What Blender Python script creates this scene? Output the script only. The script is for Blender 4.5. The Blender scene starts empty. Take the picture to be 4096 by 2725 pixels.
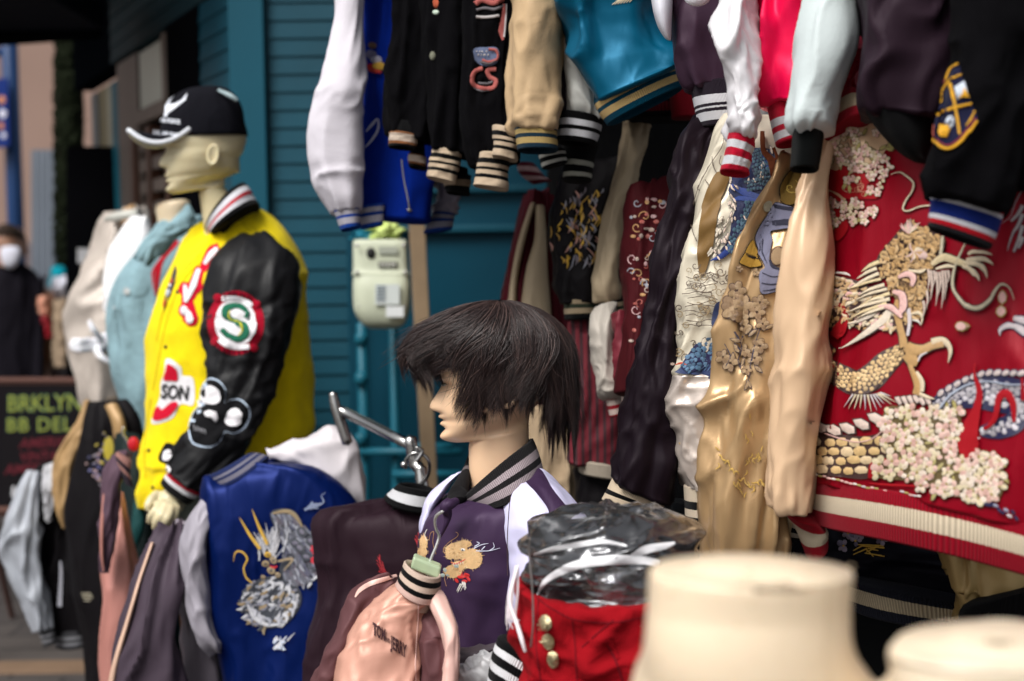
import bpy, bmesh, math, random
import numpy as np
from mathutils import Vector, Matrix, Euler
from mathutils.bvhtree import BVHTree
from mathutils.geometry import delaunay_2d_cdt

random.seed(7)
R = math.radians
SC = bpy.context.scene
COL = SC.collection

# ------------------------------------------------------------------ camera
CAM_Z = 1.55
cd = bpy.data.cameras.new('camera')
cam = bpy.data.objects.new('camera', cd)
COL.objects.link(cam)
cam.location = (0, 0, CAM_Z)
cam.rotation_euler = (Matrix.Rotation(R(90 - 3.5), 3, 'X') @ Matrix.Rotation(R(-0.8), 3, 'Z')).to_euler()
cd.lens = 50
cd.sensor_width = 36
cd.clip_start = 0.05
cd.clip_end = 400
cd.dof.use_dof = True
cd.dof.focus_distance = 2.15
cd.dof.aperture_fstop = 2.9
cd.dof.aperture_blades = 9
SC.camera = cam

# ------------------------------------------------------------------ world, sun, exposure
wd = bpy.data.worlds.new('World')
SC.world = wd
wd.use_nodes = True
nt = wd.node_tree
sky = nt.nodes.new('ShaderNodeTexSky')
sky.sky_type = 'NISHITA'
sky.sun_disc = False
SUN_EL, SUN_ROT = R(52), R(218)
sky.sun_elevation = SUN_EL
sky.sun_rotation = SUN_ROT
sky.air_density = 1.0
sky.dust_density = 4.0
hs = nt.nodes.new('ShaderNodeHueSaturation')
hs.inputs['Saturation'].default_value = 0.22
nt.links.new(sky.outputs[0], hs.inputs['Color'])
bgn = nt.nodes['Background']
nt.links.new(hs.outputs[0], bgn.inputs['Color'])
bgn.inputs['Strength'].default_value = 0.11
sd = bpy.data.lights.new('sun', 'SUN')
sd.energy = 2.6
sd.angle = R(30)
sd.color = (1.0, 0.975, 0.94)
so = bpy.data.objects.new('sun', sd)
COL.objects.link(so)
_dir = Vector((math.sin(SUN_ROT) * math.cos(SUN_EL), math.cos(SUN_ROT) * math.cos(SUN_EL), math.sin(SUN_EL)))
so.rotation_euler = _dir.to_track_quat('Z', 'Y').to_euler()
so.location = (0, 0, 8)
SC.view_settings.view_transform = 'Standard'
SC.view_settings.look = 'None'
SC.view_settings.gamma = 1
SC.view_settings.exposure = 0.42
SC.render.engine = 'CYCLES'
SC.cycles.max_bounces = 6
SC.cycles.transparent_max_bounces = 16

# ------------------------------------------------------------------ frames: places read off the photograph
def F(ox, oy, s):
    return lambda x, y: (ox + s * x, oy + s * y)
V = F(0, 0, 1.73780)
C1 = F(0, 0, .82908); C2 = F(0, 1300, .90854); C3 = F(1200, 0, .82908); C4 = F(1200, 1300, .90854)
C5 = F(2300, 0, .82919); C6 = F(3100, 0, .82931); C7 = F(2300, 1200, .97276); C8 = F(3100, 1200, .97266)
D1 = F(3200, 400, .57399); D2 = F(3200, 1200, .57399); D3 = F(2600, 500, .51020); D4 = F(1550, 1150, .51020)
D5 = F(0, 600, .51020); D6 = F(500, 1000, .70175)
FP = 4096 * 50 / 36.0
CM = cam.rotation_euler.to_matrix()
CL = Vector(cam.location)
CMn = np.array(CM); CLn = np.array(CL)

def P(fr, x, y, d):
    X, Y = fr(x, y)
    return CL + CM @ Vector(((X - 2048) / FP * d, -(Y - 1362.5) / FP * d, -d))
def ray(fr, x, y):
    X, Y = fr(x, y)
    return (CM @ Vector(((X - 2048) / FP, -(Y - 1362.5) / FP, -1))).normalized()
def onplane(fr, x, y, p0, n):
    r = ray(fr, x, y)
    return CL + r * ((Vector(p0) - CL).dot(n) / r.dot(n))

# ------------------------------------------------------------------ noise
def _hash(ix, iy, iz):
    h = (ix * 374761393 + iy * 668265263 + iz * 2147483647) & 0xffffffff
    h = ((h ^ (h >> 13)) * 1274126177) & 0xffffffff
    return ((h ^ (h >> 16)) & 0xffff) / 32767.5 - 1.0
def vnoise(x, y, z):
    x, y, z = [np.asarray(a, float) for a in np.broadcast_arrays(x, y, z)]
    x0 = np.floor(x).astype(np.int64); y0 = np.floor(y).astype(np.int64); z0 = np.floor(z).astype(np.int64)
    fx = x - x0; fy = y - y0; fz = z - z0
    fx = fx * fx * (3 - 2 * fx); fy = fy * fy * (3 - 2 * fy); fz = fz * fz * (3 - 2 * fz)
    r = 0
    for i in (0, 1):
        for j in (0, 1):
            for k in (0, 1):
                w = (fx if i else 1 - fx) * (fy if j else 1 - fy) * (fz if k else 1 - fz)
                r = r + w * _hash(x0 + i, y0 + j, z0 + k)
    return r

GEO = {}
# ------------------------------------------------------------------ things and parts
def thing(name, label, cat, group=None):
    o = bpy.data.objects.new(name, None)
    COL.objects.link(o)
    o.empty_display_size = .1
    o['label'] = label; o['category'] = cat
    if group: o['group'] = group
    return o
def tag(o, label, cat, group=None):
    o['label'] = label; o['category'] = cat
    if group: o['group'] = group
    return o
def mk(name, verts, faces, mat, par=None, uv=None, midx=None, smooth=True, kind=None):
    me = bpy.data.meshes.new(name)
    me.from_pydata([tuple(v) for v in verts], [], [tuple(f) for f in faces])
    mats = mat if isinstance(mat, (list, tuple)) else [mat]
    for m in mats: me.materials.append(m)
    if uv is not None:
        ul = me.uv_layers.new(name='UVMap')
        li = np.zeros(len(me.loops), np.int32); me.loops.foreach_get('vertex_index', li)
        ul.data.foreach_set('uv', np.asarray(uv, np.float32)[li].ravel())
    if midx is not None: me.polygons.foreach_set('material_index', np.asarray(midx, np.int32))
    me.polygons.foreach_set('use_smooth', [smooth] * len(me.polygons))
    me.update()
    o = bpy.data.objects.new(name, me)
    COL.objects.link(o)
    if par: o.parent = par
    if kind: o['kind'] = kind
    GEO[o] = ([tuple(v) for v in verts], [tuple(f) for f in faces])
    return o
def rebase():
    kids = {}
    for o in bpy.data.objects:
        if o.parent: kids.setdefault(o.parent, []).append(o)
    def desc(o):
        r = []
        for c in kids.get(o, []): r.append(c); r += desc(c)
        return r
    for o in list(COL.objects):
        if o.parent or o.type not in ('EMPTY', 'MESH') or o.get('noshift'): continue
        ms = [c for c in [o] + desc(o) if c.type == 'MESH']
        if not ms: continue
        A = np.concatenate([np.array([v.co for v in m.data.vertices]) for m in ms])
        lo, hi = A.min(0), A.max(0)
        B = Vector(((lo[0] + hi[0]) / 2, (lo[1] + hi[1]) / 2, lo[2]))
        T = Matrix.Translation(-B)
        for m in ms: m.data.transform(T)
        o.location = B

# ------------------------------------------------------------------ materials
MC = {}
def nodes(name):
    m = bpy.data.materials.new(name); m.use_nodes = True
    n = m.node_tree; b = n.nodes['Principled BSDF']
    return m, n, b
def N(n, t, **kw):
    x = n.nodes.new(t)
    for k, v in kw.items():
        if k.startswith('i_'): x.inputs[k[2:].replace('_', ' ')].default_value = v
        else: setattr(x, k, v)
    return x
def mapped(n, scale, coord='Object', rot=(0, 0, 0)):
    tc = N(n, 'ShaderNodeTexCoord'); mp = N(n, 'ShaderNodeMapping')
    mp.inputs['Scale'].default_value = scale; mp.inputs['Rotation'].default_value = rot
    n.links.new(tc.outputs[coord], mp.inputs['Vector'])
    return mp.outputs['Vector']
def varycol(n, b, col, vec, amt=.25, scale=3.0):
    nz = N(n, 'ShaderNodeTexNoise'); nz.inputs['Scale'].default_value = scale; nz.inputs['Detail'].default_value = 5
    n.links.new(vec, nz.inputs['Vector'])
    mx = N(n, 'ShaderNodeMix', data_type='RGBA')
    mx.inputs[6].default_value = (*[c * (1 - amt) for c in col], 1)
    mx.inputs[7].default_value = (*[min(1, c * (1 + amt)) for c in col], 1)
    n.links.new(nz.outputs['Fac'], mx.inputs[0])
    n.links.new(mx.outputs[2], b.inputs['Base Color'])
def bump(n, b, hts):
    prev = None
    for (sock, s, dist) in hts:
        bp = N(n, 'ShaderNodeBump'); bp.inputs['Strength'].default_value = s; bp.inputs['Distance'].default_value = dist
        n.links.new(sock, bp.inputs['Height'])
        if prev: n.links.new(prev, bp.inputs['Normal'])
        prev = bp.outputs[0]
    n.links.new(prev, b.inputs['Normal'])
def noise(n, vec, scale, detail=3, dist=0, rough=.5):
    nz = N(n, 'ShaderNodeTexNoise'); nz.inputs['Scale'].default_value = scale
    nz.inputs['Detail'].default_value = detail; nz.inputs['Distortion'].default_value = dist; nz.inputs['Roughness'].default_value = rough
    n.links.new(vec, nz.inputs['Vector']); return nz.outputs['Fac']
def crease(n, vec, scale, dist):
    nz = N(n, 'ShaderNodeTexNoise', noise_type='RIDGED_MULTIFRACTAL'); nz.inputs['Scale'].default_value = scale
    nz.inputs['Detail'].default_value = 2.0; nz.inputs['Roughness'].default_value = .35; nz.inputs['Distortion'].default_value = dist
    n.links.new(vec, nz.inputs['Vector']); return nz.outputs['Fac']
def fab(kind, col, **k):
    key = (kind, tuple(col), tuple(sorted(k.items())))
    if key in MC: return MC[key]
    m, n, b = nodes(kind)
    v = mapped(n, (1, 1, 1))
    if kind == 'satin':
        b.inputs['Roughness'].default_value = k.get('rough', .34) * .9 + .16
        b.inputs['Specular IOR Level'].default_value = .12 if max(col) < .12 else (.2 if max(col) > 20 * min(col) else .42)
        b.inputs['Metallic'].default_value = k.get('metal', .15)
        vs = mapped(n, (1, 1, .25), rot=(0, R(k.get('rot', 10)), 0)); v2 = mapped(n, (1, 1, .5), rot=(0, R(-35), R(10)))
        varycol(n, b, col, vs, .1, 6)
        bump(n, b, [(crease(n, vs, 8, .6), k.get('f1', .5) * .8, .018), (crease(n, v2, 17, 1.2), k.get('f2', .3) * 1.3, .008), (crease(n, vs, 38, .8), .3, .003), (noise(n, v, 420, 2), .12, .001)])
    elif kind == 'wool':
        b.inputs['Roughness'].default_value = 1; b.inputs['Specular IOR Level'].default_value = .06
        b.inputs['Sheen Weight'].default_value = k.get('sheen', .03); b.inputs['Sheen Roughness'].default_value = .5
        varycol(n, b, col, v, .15, 30)
        bump(n, b, [(noise(n, mapped(n, (1, 1, .4)), 8, 3, .5), .4, .03), (noise(n, v, 500, 3), .35, .002)])
    elif kind == 'leather':
        b.inputs['Roughness'].default_value = k.get('rough', .38) + .1
        b.inputs['Specular IOR Level'].default_value = .2
        varycol(n, b, col, v, .08, 5)
        vo = N(n, 'ShaderNodeTexVoronoi'); vo.inputs['Scale'].default_value = 260
        n.links.new(v, vo.inputs['Vector'])
        bump(n, b, [(crease(n, mapped(n, (1, 1, .6), rot=(0, R(25), 0)), 6, .7), .35, .012), (noise(n, v, 45, 3, 1), .15, .004), (vo.outputs['Distance'], .2, .0008)])
    elif kind == 'cotton':
        b.inputs['Roughness'].default_value = .9; b.inputs['Specular IOR Level'].default_value = .12
        varycol(n, b, col, v, .12, 12)
        bump(n, b, [(noise(n, mapped(n, (1, 1, .5)), 14, 4, 1), .5, .02), (noise(n, v, 350, 2), .3, .0015)])
    elif kind == 'denim':
        b.inputs['Roughness'].default_value = .9
        varycol(n, b, col, v, .35, 16)
        wv = N(n, 'ShaderNodeTexWave'); wv.inputs['Scale'].default_value = 250
        n.links.new(v, wv.inputs['Vector'])
        bump(n, b, [(noise(n, v, 30, 4, 1), .5, .01), (wv.outputs['Fac'], .25, .001)])
    elif kind == 'plain':
        b.inputs['Roughness'].default_value = k.get('rough', .5)
        b.inputs['Metallic'].default_value = k.get('metal', 0)
        if not k.get('metal'): b.inputs['Specular IOR Level'].default_value = 0 if max(col) < .02 else .22
        varycol(n, b, col, v, k.get('amt', .08), k.get('vs', 7))
        bump(n, b, [(noise(n, v, k.get('bs', 120), 4), k.get('bump', .1), .002)])
    elif kind == 'plastic':          # mannequin shell
        b.inputs['Roughness'].default_value = k.get('rough', .42)
        b.inputs['Subsurface Weight'].default_value = .12; b.inputs['Subsurface Radius'].default_value = (.02, .01, .005)
        b.inputs['Subsurface Scale'].default_value = .5
        varycol(n, b, col, v, .07, k.get('vs', 8))
        bump(n, b, [(noise(n, v, 9, 2), .12, .01), (noise(n, v, 300, 2), .06, .0006)])
    elif kind == 'thread':
        b.inputs['Roughness'].default_value = .5
        b.inputs['Specular IOR Level'].default_value = .6
        uvv = mapped(n, (1, 1, 1), 'UV')
        wv = N(n, 'ShaderNodeTexWave', wave_type='BANDS', bands_direction='X'); wv.inputs['Scale'].default_value = 1.0
        wv.inputs['Distortion'].default_value = 1.5; wv.inputs['Detail'].default_value = 2
        n.links.new(uvv, wv.inputs['Vector'])
        nz = noise(n, v, 160, 3)
        mx = N(n, 'ShaderNodeMix', data_type='RGBA')
        mx.inputs[6].default_value = (*[c * .75 for c in col], 1); mx.inputs[7].default_value = (*[min(1, c * 1.25) for c in col], 1)
        mm = N(n, 'ShaderNodeMath', operation='MULTIPLY_ADD'); mm.inputs[1].default_value = .4
        n.links.new(wv.outputs['Fac'], mm.inputs[0]); n.links.new(nz, mm.inputs[2]); n.links.new(mm.outputs[0], mx.inputs[0])
        n.links.new(mx.outputs[2], b.inputs['Base Color'])
        bump(n, b, [(wv.outputs['Fac'], .6, .0012), (nz, .3, .002)])
    MC[key] = m
    return m
def rib(stripes, nr=110, fuzz=.03, blur=0):
    nr = int(nr * 1.5)
    key = ('rib', tuple(stripes), nr)
    if key in MC: return MC[key]
    m, n, b = nodes('ribbed_knit')
    b.inputs['Roughness'].default_value = .95; b.inputs['Specular IOR Level'].default_value = .08
    b.inputs['Sheen Weight'].default_value = fuzz
    tc = N(n, 'ShaderNodeTexCoord'); sp = N(n, 'ShaderNodeSeparateXYZ')
    n.links.new(tc.outputs['UV'], sp.inputs[0])
    mp = mapped(n, (nr * 1.0, 30, 1), 'UV')
    nz = noise(n, mp, 1, 2)
    ma = N(n, 'ShaderNodeMath', operation='MULTIPLY_ADD'); ma.inputs[1].default_value = .03
    n.links.new(nz, ma.inputs[0]); n.links.new(sp.outputs['Y'], ma.inputs[2])
    sb = N(n, 'ShaderNodeMath', operation='SUBTRACT'); sb.inputs[1].default_value = .015
    n.links.new(ma.outputs[0], sb.inputs[0])
    cr = N(n, 'ShaderNodeValToRGB'); cr.color_ramp.interpolation = 'CONSTANT'
    el = cr.color_ramp.elements
    p = 0.0
    for i, (f, c) in enumerate(stripes):
        e = el[0] if i == 0 else (el[1] if i == 1 else el.new(p))
        e.position = p; e.color = (*c, 1); p = f
    if len(stripes) == 1: el[1].color = (*stripes[0][1], 1)
    n.links.new(sb.outputs[0], cr.inputs[0])
    sn = N(n, 'ShaderNodeMath', operation='MULTIPLY'); sn.inputs[1].default_value = nr * 2 * math.pi
    n.links.new(sp.outputs['X'], sn.inputs[0])
    s2 = N(n, 'ShaderNodeMath', operation='SINE'); n.links.new(sn.outputs[0], s2.inputs[0])
    mr = N(n, 'ShaderNodeMapRange'); mr.inputs[1].default_value = -1; mr.inputs[3].default_value = .62
    n.links.new(s2.outputs[0], mr.inputs[0])
    mx = N(n, 'ShaderNodeMix', data_type='RGBA', blend_type='MULTIPLY'); mx.inputs[0].default_value = 1
    n.links.new(cr.outputs[0], mx.inputs[6]); n.links.new(mr.outputs[0], mx.inputs[7])
    n.links.new(mx.outputs[2], b.inputs['Base Color'])
    bump(n, b, [(s2.outputs[0], .5, .0015), (noise(n, mapped(n, (1, 1, 1)), 500, 2), .3, .001)])
    MC[key] = m
    return m

# ------------------------------------------------------------------ lofted cloth volumes
def crom(A, t):
    n = len(A); A = np.asarray(A, float)
    s = np.clip(t, 0, n - 1 - 1e-9); i = np.floor(s).astype(int); f = (s - i)[:, None]
    p0 = A[np.maximum(i - 1, 0)]; p1 = A[i]; p2 = A[np.minimum(i + 1, n - 1)]; p3 = A[np.minimum(i + 2, n - 1)]
    m1 = (p2 - p0) * .5; m2 = (p3 - p1) * .5
    f2 = f * f; f3 = f2 * f
    return (2 * f3 - 3 * f2 + 1) * p1 + (f3 - 2 * f2 + f) * m1 + (-2 * f3 + 3 * f2) * p2 + (f3 - f2) * m2
SEED = [11]
def loft(name, fr, rings, mat, par=None, M=72, NR=64, e=None, folds=(), open0=False, open1=False, th=.1, d=2.0, lin=False, kind=None):
    if e is None: e = 2.9 if name in ('torso', 'side_panel', 'lower_panel') else 2.3
    Ls, Rs, T, B = [], [], [], []
    for r in rings:
        r = list(r)
        if len(r) < 5: r.append(d)
        if len(r) < 6: r.append(th)
        if len(r) < 7: r.append(None)
        if len(r) < 8: r.append(0)
        dr = r[4] if r[6] is None else r[6]
        Ls.append(P(fr, r[0], r[1], r[4])); Rs.append(P(fr, r[2], r[3], dr)); T.append([r[5]])
        k = fr(0, 1)[1] - fr(0, 0)[1]
        B.append([r[7] * k / FP * (r[4] + dr) / 2])
    n = len(Ls)
    t = np.linspace(0, n - 1, NR)
    # even spacing along the spine
    C0 = (np.array(Ls) + np.array(Rs)) / 2
    cl = np.concatenate([[0], np.cumsum(np.linalg.norm(np.diff(C0, axis=0), axis=1) + 1e-6)])
    t = np.interp(np.linspace(0, cl[-1], NR), cl, np.arange(n))
    if lin:
        f = lambda A: np.stack([np.interp(t, np.arange(n), np.asarray(A, float)[:, j]) for j in range(np.asarray(A).shape[1])], 1)
    else:
        f = lambda A: crom(A, t)
    L = f(Ls); Rr = f(Rs); TH = np.maximum(f(T), .001); BW = f(B)
    c = (L + Rr) / 2; a = (Rr - L) / 2
    tg = np.gradient(c, axis=0); tg /= np.linalg.norm(tg, axis=1)[:, None] + 1e-9
    ah = a / (np.linalg.norm(a, axis=1)[:, None] + 1e-9)
    b = np.cross(ah, tg); bn = np.linalg.norm(b, axis=1)[:, None]
    b = np.where(bn > .15, b / (bn + 1e-9), np.array([[0, 1, 0]]))
    vd = c - CLn
    vh = vd / np.linalg.norm(vd, axis=1)[:, None]; vp = vh - tg * (vh * tg).sum(1)[:, None]
    vn = np.linalg.norm(vp, axis=1)[:, None]; b = np.where(vn > .5, vp / (vn + 1e-9), b)
    b = np.where((b * vd).sum(1)[:, None] < 0, -b, b)
    th_ = np.arange(M) / M * 2 * np.pi
    cs, sn = np.cos(th_), np.sin(th_)
    C = np.sign(cs) * np.abs(cs) ** (2 / e); S = np.sign(sn) * np.abs(sn) ** (2 / e)
    G = c[:, None, :] - a[:, None, :] * C[None, :, None] - b[:, None, :] * (S[None, :, None] * TH[:, None, :] / 2)
    dn = -np.array(CM.col[1])
    G = G + dn[None, None, :] * (BW[:, None, :] * (1 - C ** 2)[None, :, None])
    # normals
    du = np.roll(G, -1, 1) - np.roll(G, 1, 1); dv = np.gradient(G, axis=0)
    nn = np.cross(du, dv); nn /= np.linalg.norm(nn, axis=2)[:, :, None] + 1e-9
    outw = G - c[:, None, :]
    sg = np.sign((nn * outw).sum(2).mean())
    nn *= sg
    vv = np.linspace(0, 1, NR)[:, None] * np.ones((1, M))
    uu = (0.5 - 0.5 * cs)[None, :] * np.ones((NR, 1)); zz = sn[None, :] * .7 * np.ones((NR, 1))
    sd_ = (rings[0][0] * 1.37 + rings[0][1] * .71 + rings[-1][0] * .53 + len(name)) % 97 + 11
    for fo in folds:
        amp, fu, fv, skew = fo[:4]
        ridged = fo[4] if len(fo) > 4 else 0
        w = 1.0
        if len(fo) > 6: w = np.exp(-np.abs(vv - fo[5]) / fo[6])
        x = uu * fu + vv * skew + .35 * vnoise(uu * 3 + sd_, vv * 4, zz)
        y = vv * fv + sd_
        nz = vnoise(x, y, zz + sd_) * .7 + vnoise(x * 2.1, y * 2.1, zz * 2 + sd_) * .3
        if ridged: nz = 2.0 * np.clip(1 - 1.7 * np.abs(nz), 0, 1) ** 1.6 - .6
        G = G + nn * (amp * nz * w)[:, :, None]
    verts = G.reshape(-1, 3)
    idx = np.arange(NR * M).reshape(NR, M); nx = np.roll(idx, -1, 1)
    q = np.stack([idx[:-1], nx[:-1], nx[1:], idx[1:]], -1).reshape(-1, 4)
    if sg < 0: q = q[:, ::-1]
    uv = np.stack([np.broadcast_to(np.arange(M) / M, (NR, M)), vv], -1).reshape(-1, 2)
    verts = list(map(tuple, verts)); faces = [tuple(int(z) for z in r_) for r_ in q]; uv = list(map(tuple, uv))
    def cap(row, opn, sgn):
        nonlocal verts, faces, uv
        ring = G[row]; cen = ring.mean(0)
        v_ = 0.0 if row == 0 else 1.0
        tv = tg[row] * (-sgn)
        prev = [row % NR * M + j for j in range(M)]
        if opn:
            steps = [(.93, -.002), (.86, .004), (.8, .05), (.0, .055)]
        else:
            steps = [(.9, -.15), (.0, -.22)]
        wdt = np.linalg.norm(ring - cen, axis=1).min()
        for (s_, off) in steps:
            o_ = off if opn else off * wdt * .5
            if s_ == 0.0:
                verts.append(tuple(cen + tv * o_)); uv.append((.5, v_)); k = len(verts) - 1
                for j in range(M):
                    fa = (prev[j], prev[(j + 1) % M], k)
                    faces.append(fa if (sgn > 0) == (sg > 0) else fa[::-1])
            else:
                base = len(verts)
                for j in range(M):
                    verts.append(tuple(cen + (ring[j] - cen) * s_ + tv * o_)); uv.append((j / M, v_))
                cur = [base + j for j in range(M)]
                for j in range(M):
                    fa = (prev[j], prev[(j + 1) % M], cur[(j + 1) % M], cur[j])
                    faces.append(fa if (sgn > 0) == (sg > 0) else fa[::-1])
                prev = cur
    cap(0, open0, -1); cap(NR - 1, open1, 1)
    o = mk(name, verts, faces, mat, par, uv, kind=kind)
    return o
def bvh(objs):
    vs, fs = [], []
    for o in objs:
        v, f = GEO[o]; b = len(vs)
        vs += v; fs += [tuple(i + b for i in q) for q in f]
    return BVHTree.FromPolygons(vs, fs)

# ------------------------------------------------------------------ tubes, boxes
def tube_geo(pts, rad, M=10, sub=6, closed=False):
    A = np.array([tuple(p) for p in pts], float)
    rr = np.array(rad if hasattr(rad, '__len__') else [rad] * len(A), float)[:, None]
    n = len(A)
    if n > 2 and sub > 1:
        t = np.linspace(0, n - 1, (n - 1) * sub + 1)
        A = crom(A, t); rr = np.maximum(crom(rr, t), 1e-5)
    K = len(A)
    tg = np.gradient(A, axis=0); tg /= np.linalg.norm(tg, axis=1)[:, None] + 1e-9
    up = np.array([0.13, 0.31, .94]); vs = []
    for i in range(K):
        x = np.cross(tg[i], up); 
        if np.linalg.norm(x) < .1: x = np.cross(tg[i], [1, 0, 0])
        x /= np.linalg.norm(x); y = np.cross(tg[i], x)
        if i: 
            x = px - tg[i] * (px @ tg[i]); x /= np.linalg.norm(x); y = np.cross(tg[i], x)
        px = x
        for j in range(M):
            a = j / M * 2 * math.pi
            vs.append(tuple(A[i] + (x * math.cos(a) + y * math.sin(a)) * rr[i, 0]))
    fs = [(i * M + j, i * M + (j + 1) % M, (i + 1) * M + (j + 1) % M, (i + 1) * M + j) for i in range(K - 1) for j in range(M)]
    c0 = len(vs); vs.append(tuple(A[0] - tg[0] * rr[0, 0] * .5)); vs.append(tuple(A[-1] + tg[-1] * rr[-1, 0] * .5))
    for j in range(M):
        fs.append((j, c0, (j + 1) % M)); fs.append(((K - 1) * M + j, (K - 1) * M + (j + 1) % M, c0 + 1))
    return vs, fs
class MB:
    def __init__(s): s.v = []; s.f = []
    def add(s, vf):
        b = len(s.v); s.v += list(vf[0]); s.f += [tuple(i + b for i in q) for q in vf[1]]; return s
    def tube(s, pts, rad, M=10, sub=6): return s.add(tube_geo(pts, rad, M, sub))
    def hexa(s, p8):
        return s.add(([tuple(p) for p in p8], [(0, 3, 2, 1), (4, 5, 6, 7), (0, 1, 5, 4), (1, 2, 6, 5), (2, 3, 7, 6), (3, 0, 4, 7)]))
    def box(s, x0, y0, z0, x1, y1, z1):
        return s.hexa([(x0, y0, z0), (x1, y0, z0), (x1, y1, z0), (x0, y1, z0), (x0, y0, z1), (x1, y0, z1), (x1, y1, z1), (x0, y1, z1)])
    def ball(s, c, r, M=14, K=10, sc=(1, 1, 1)):
        vs = []; fs = []
        for i in range(K + 1):
            t = math.pi * i / K
            for j in range(M):
                a = 2 * math.pi * j / M
                vs.append((c[0] + r * sc[0] * math.sin(t) * math.cos(a), c[1] + r * sc[1] * math.sin(t) * math.sin(a), c[2] + r * sc[2] * math.cos(t)))
        for i in range(K):
            for j in range(M):
                fs.append((i * M + j, i * M + (j + 1) % M, (i + 1) * M + (j + 1) % M, (i + 1) * M + j))
        return s.add((vs, fs))
    def quadslab(s, q, thick, nrm):
        n = Vector(nrm).normalized() * thick
        return s.hexa([Vector(p) for p in q] + [Vector(p) + n for p in q])
    def build(s, name, mat, par=None, smooth=False, bev=0, kind=None, remesh=0, auto=False):
        o = mk(name, s.v, s.f, mat, par, smooth=smooth, kind=kind)
        bm = bmesh.new(); bm.from_mesh(o.data); bmesh.ops.recalc_face_normals(bm, faces=bm.faces); bm.to_mesh(o.data); bm.free()
        if remesh:
            md = o.modifiers.new('remesh', 'REMESH'); md.mode = 'VOXEL'; md.voxel_size = remesh; md.use_smooth_shade = True
            ms = o.modifiers.new('smooth', 'SMOOTH'); ms.iterations = 4; ms.factor = .5
        if bev:
            bb = o.modifiers.new('bevel', 'BEVEL'); bb.width = bev; bb.segments = 2; bb.limit_method = 'ANGLE'
        return o

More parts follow.
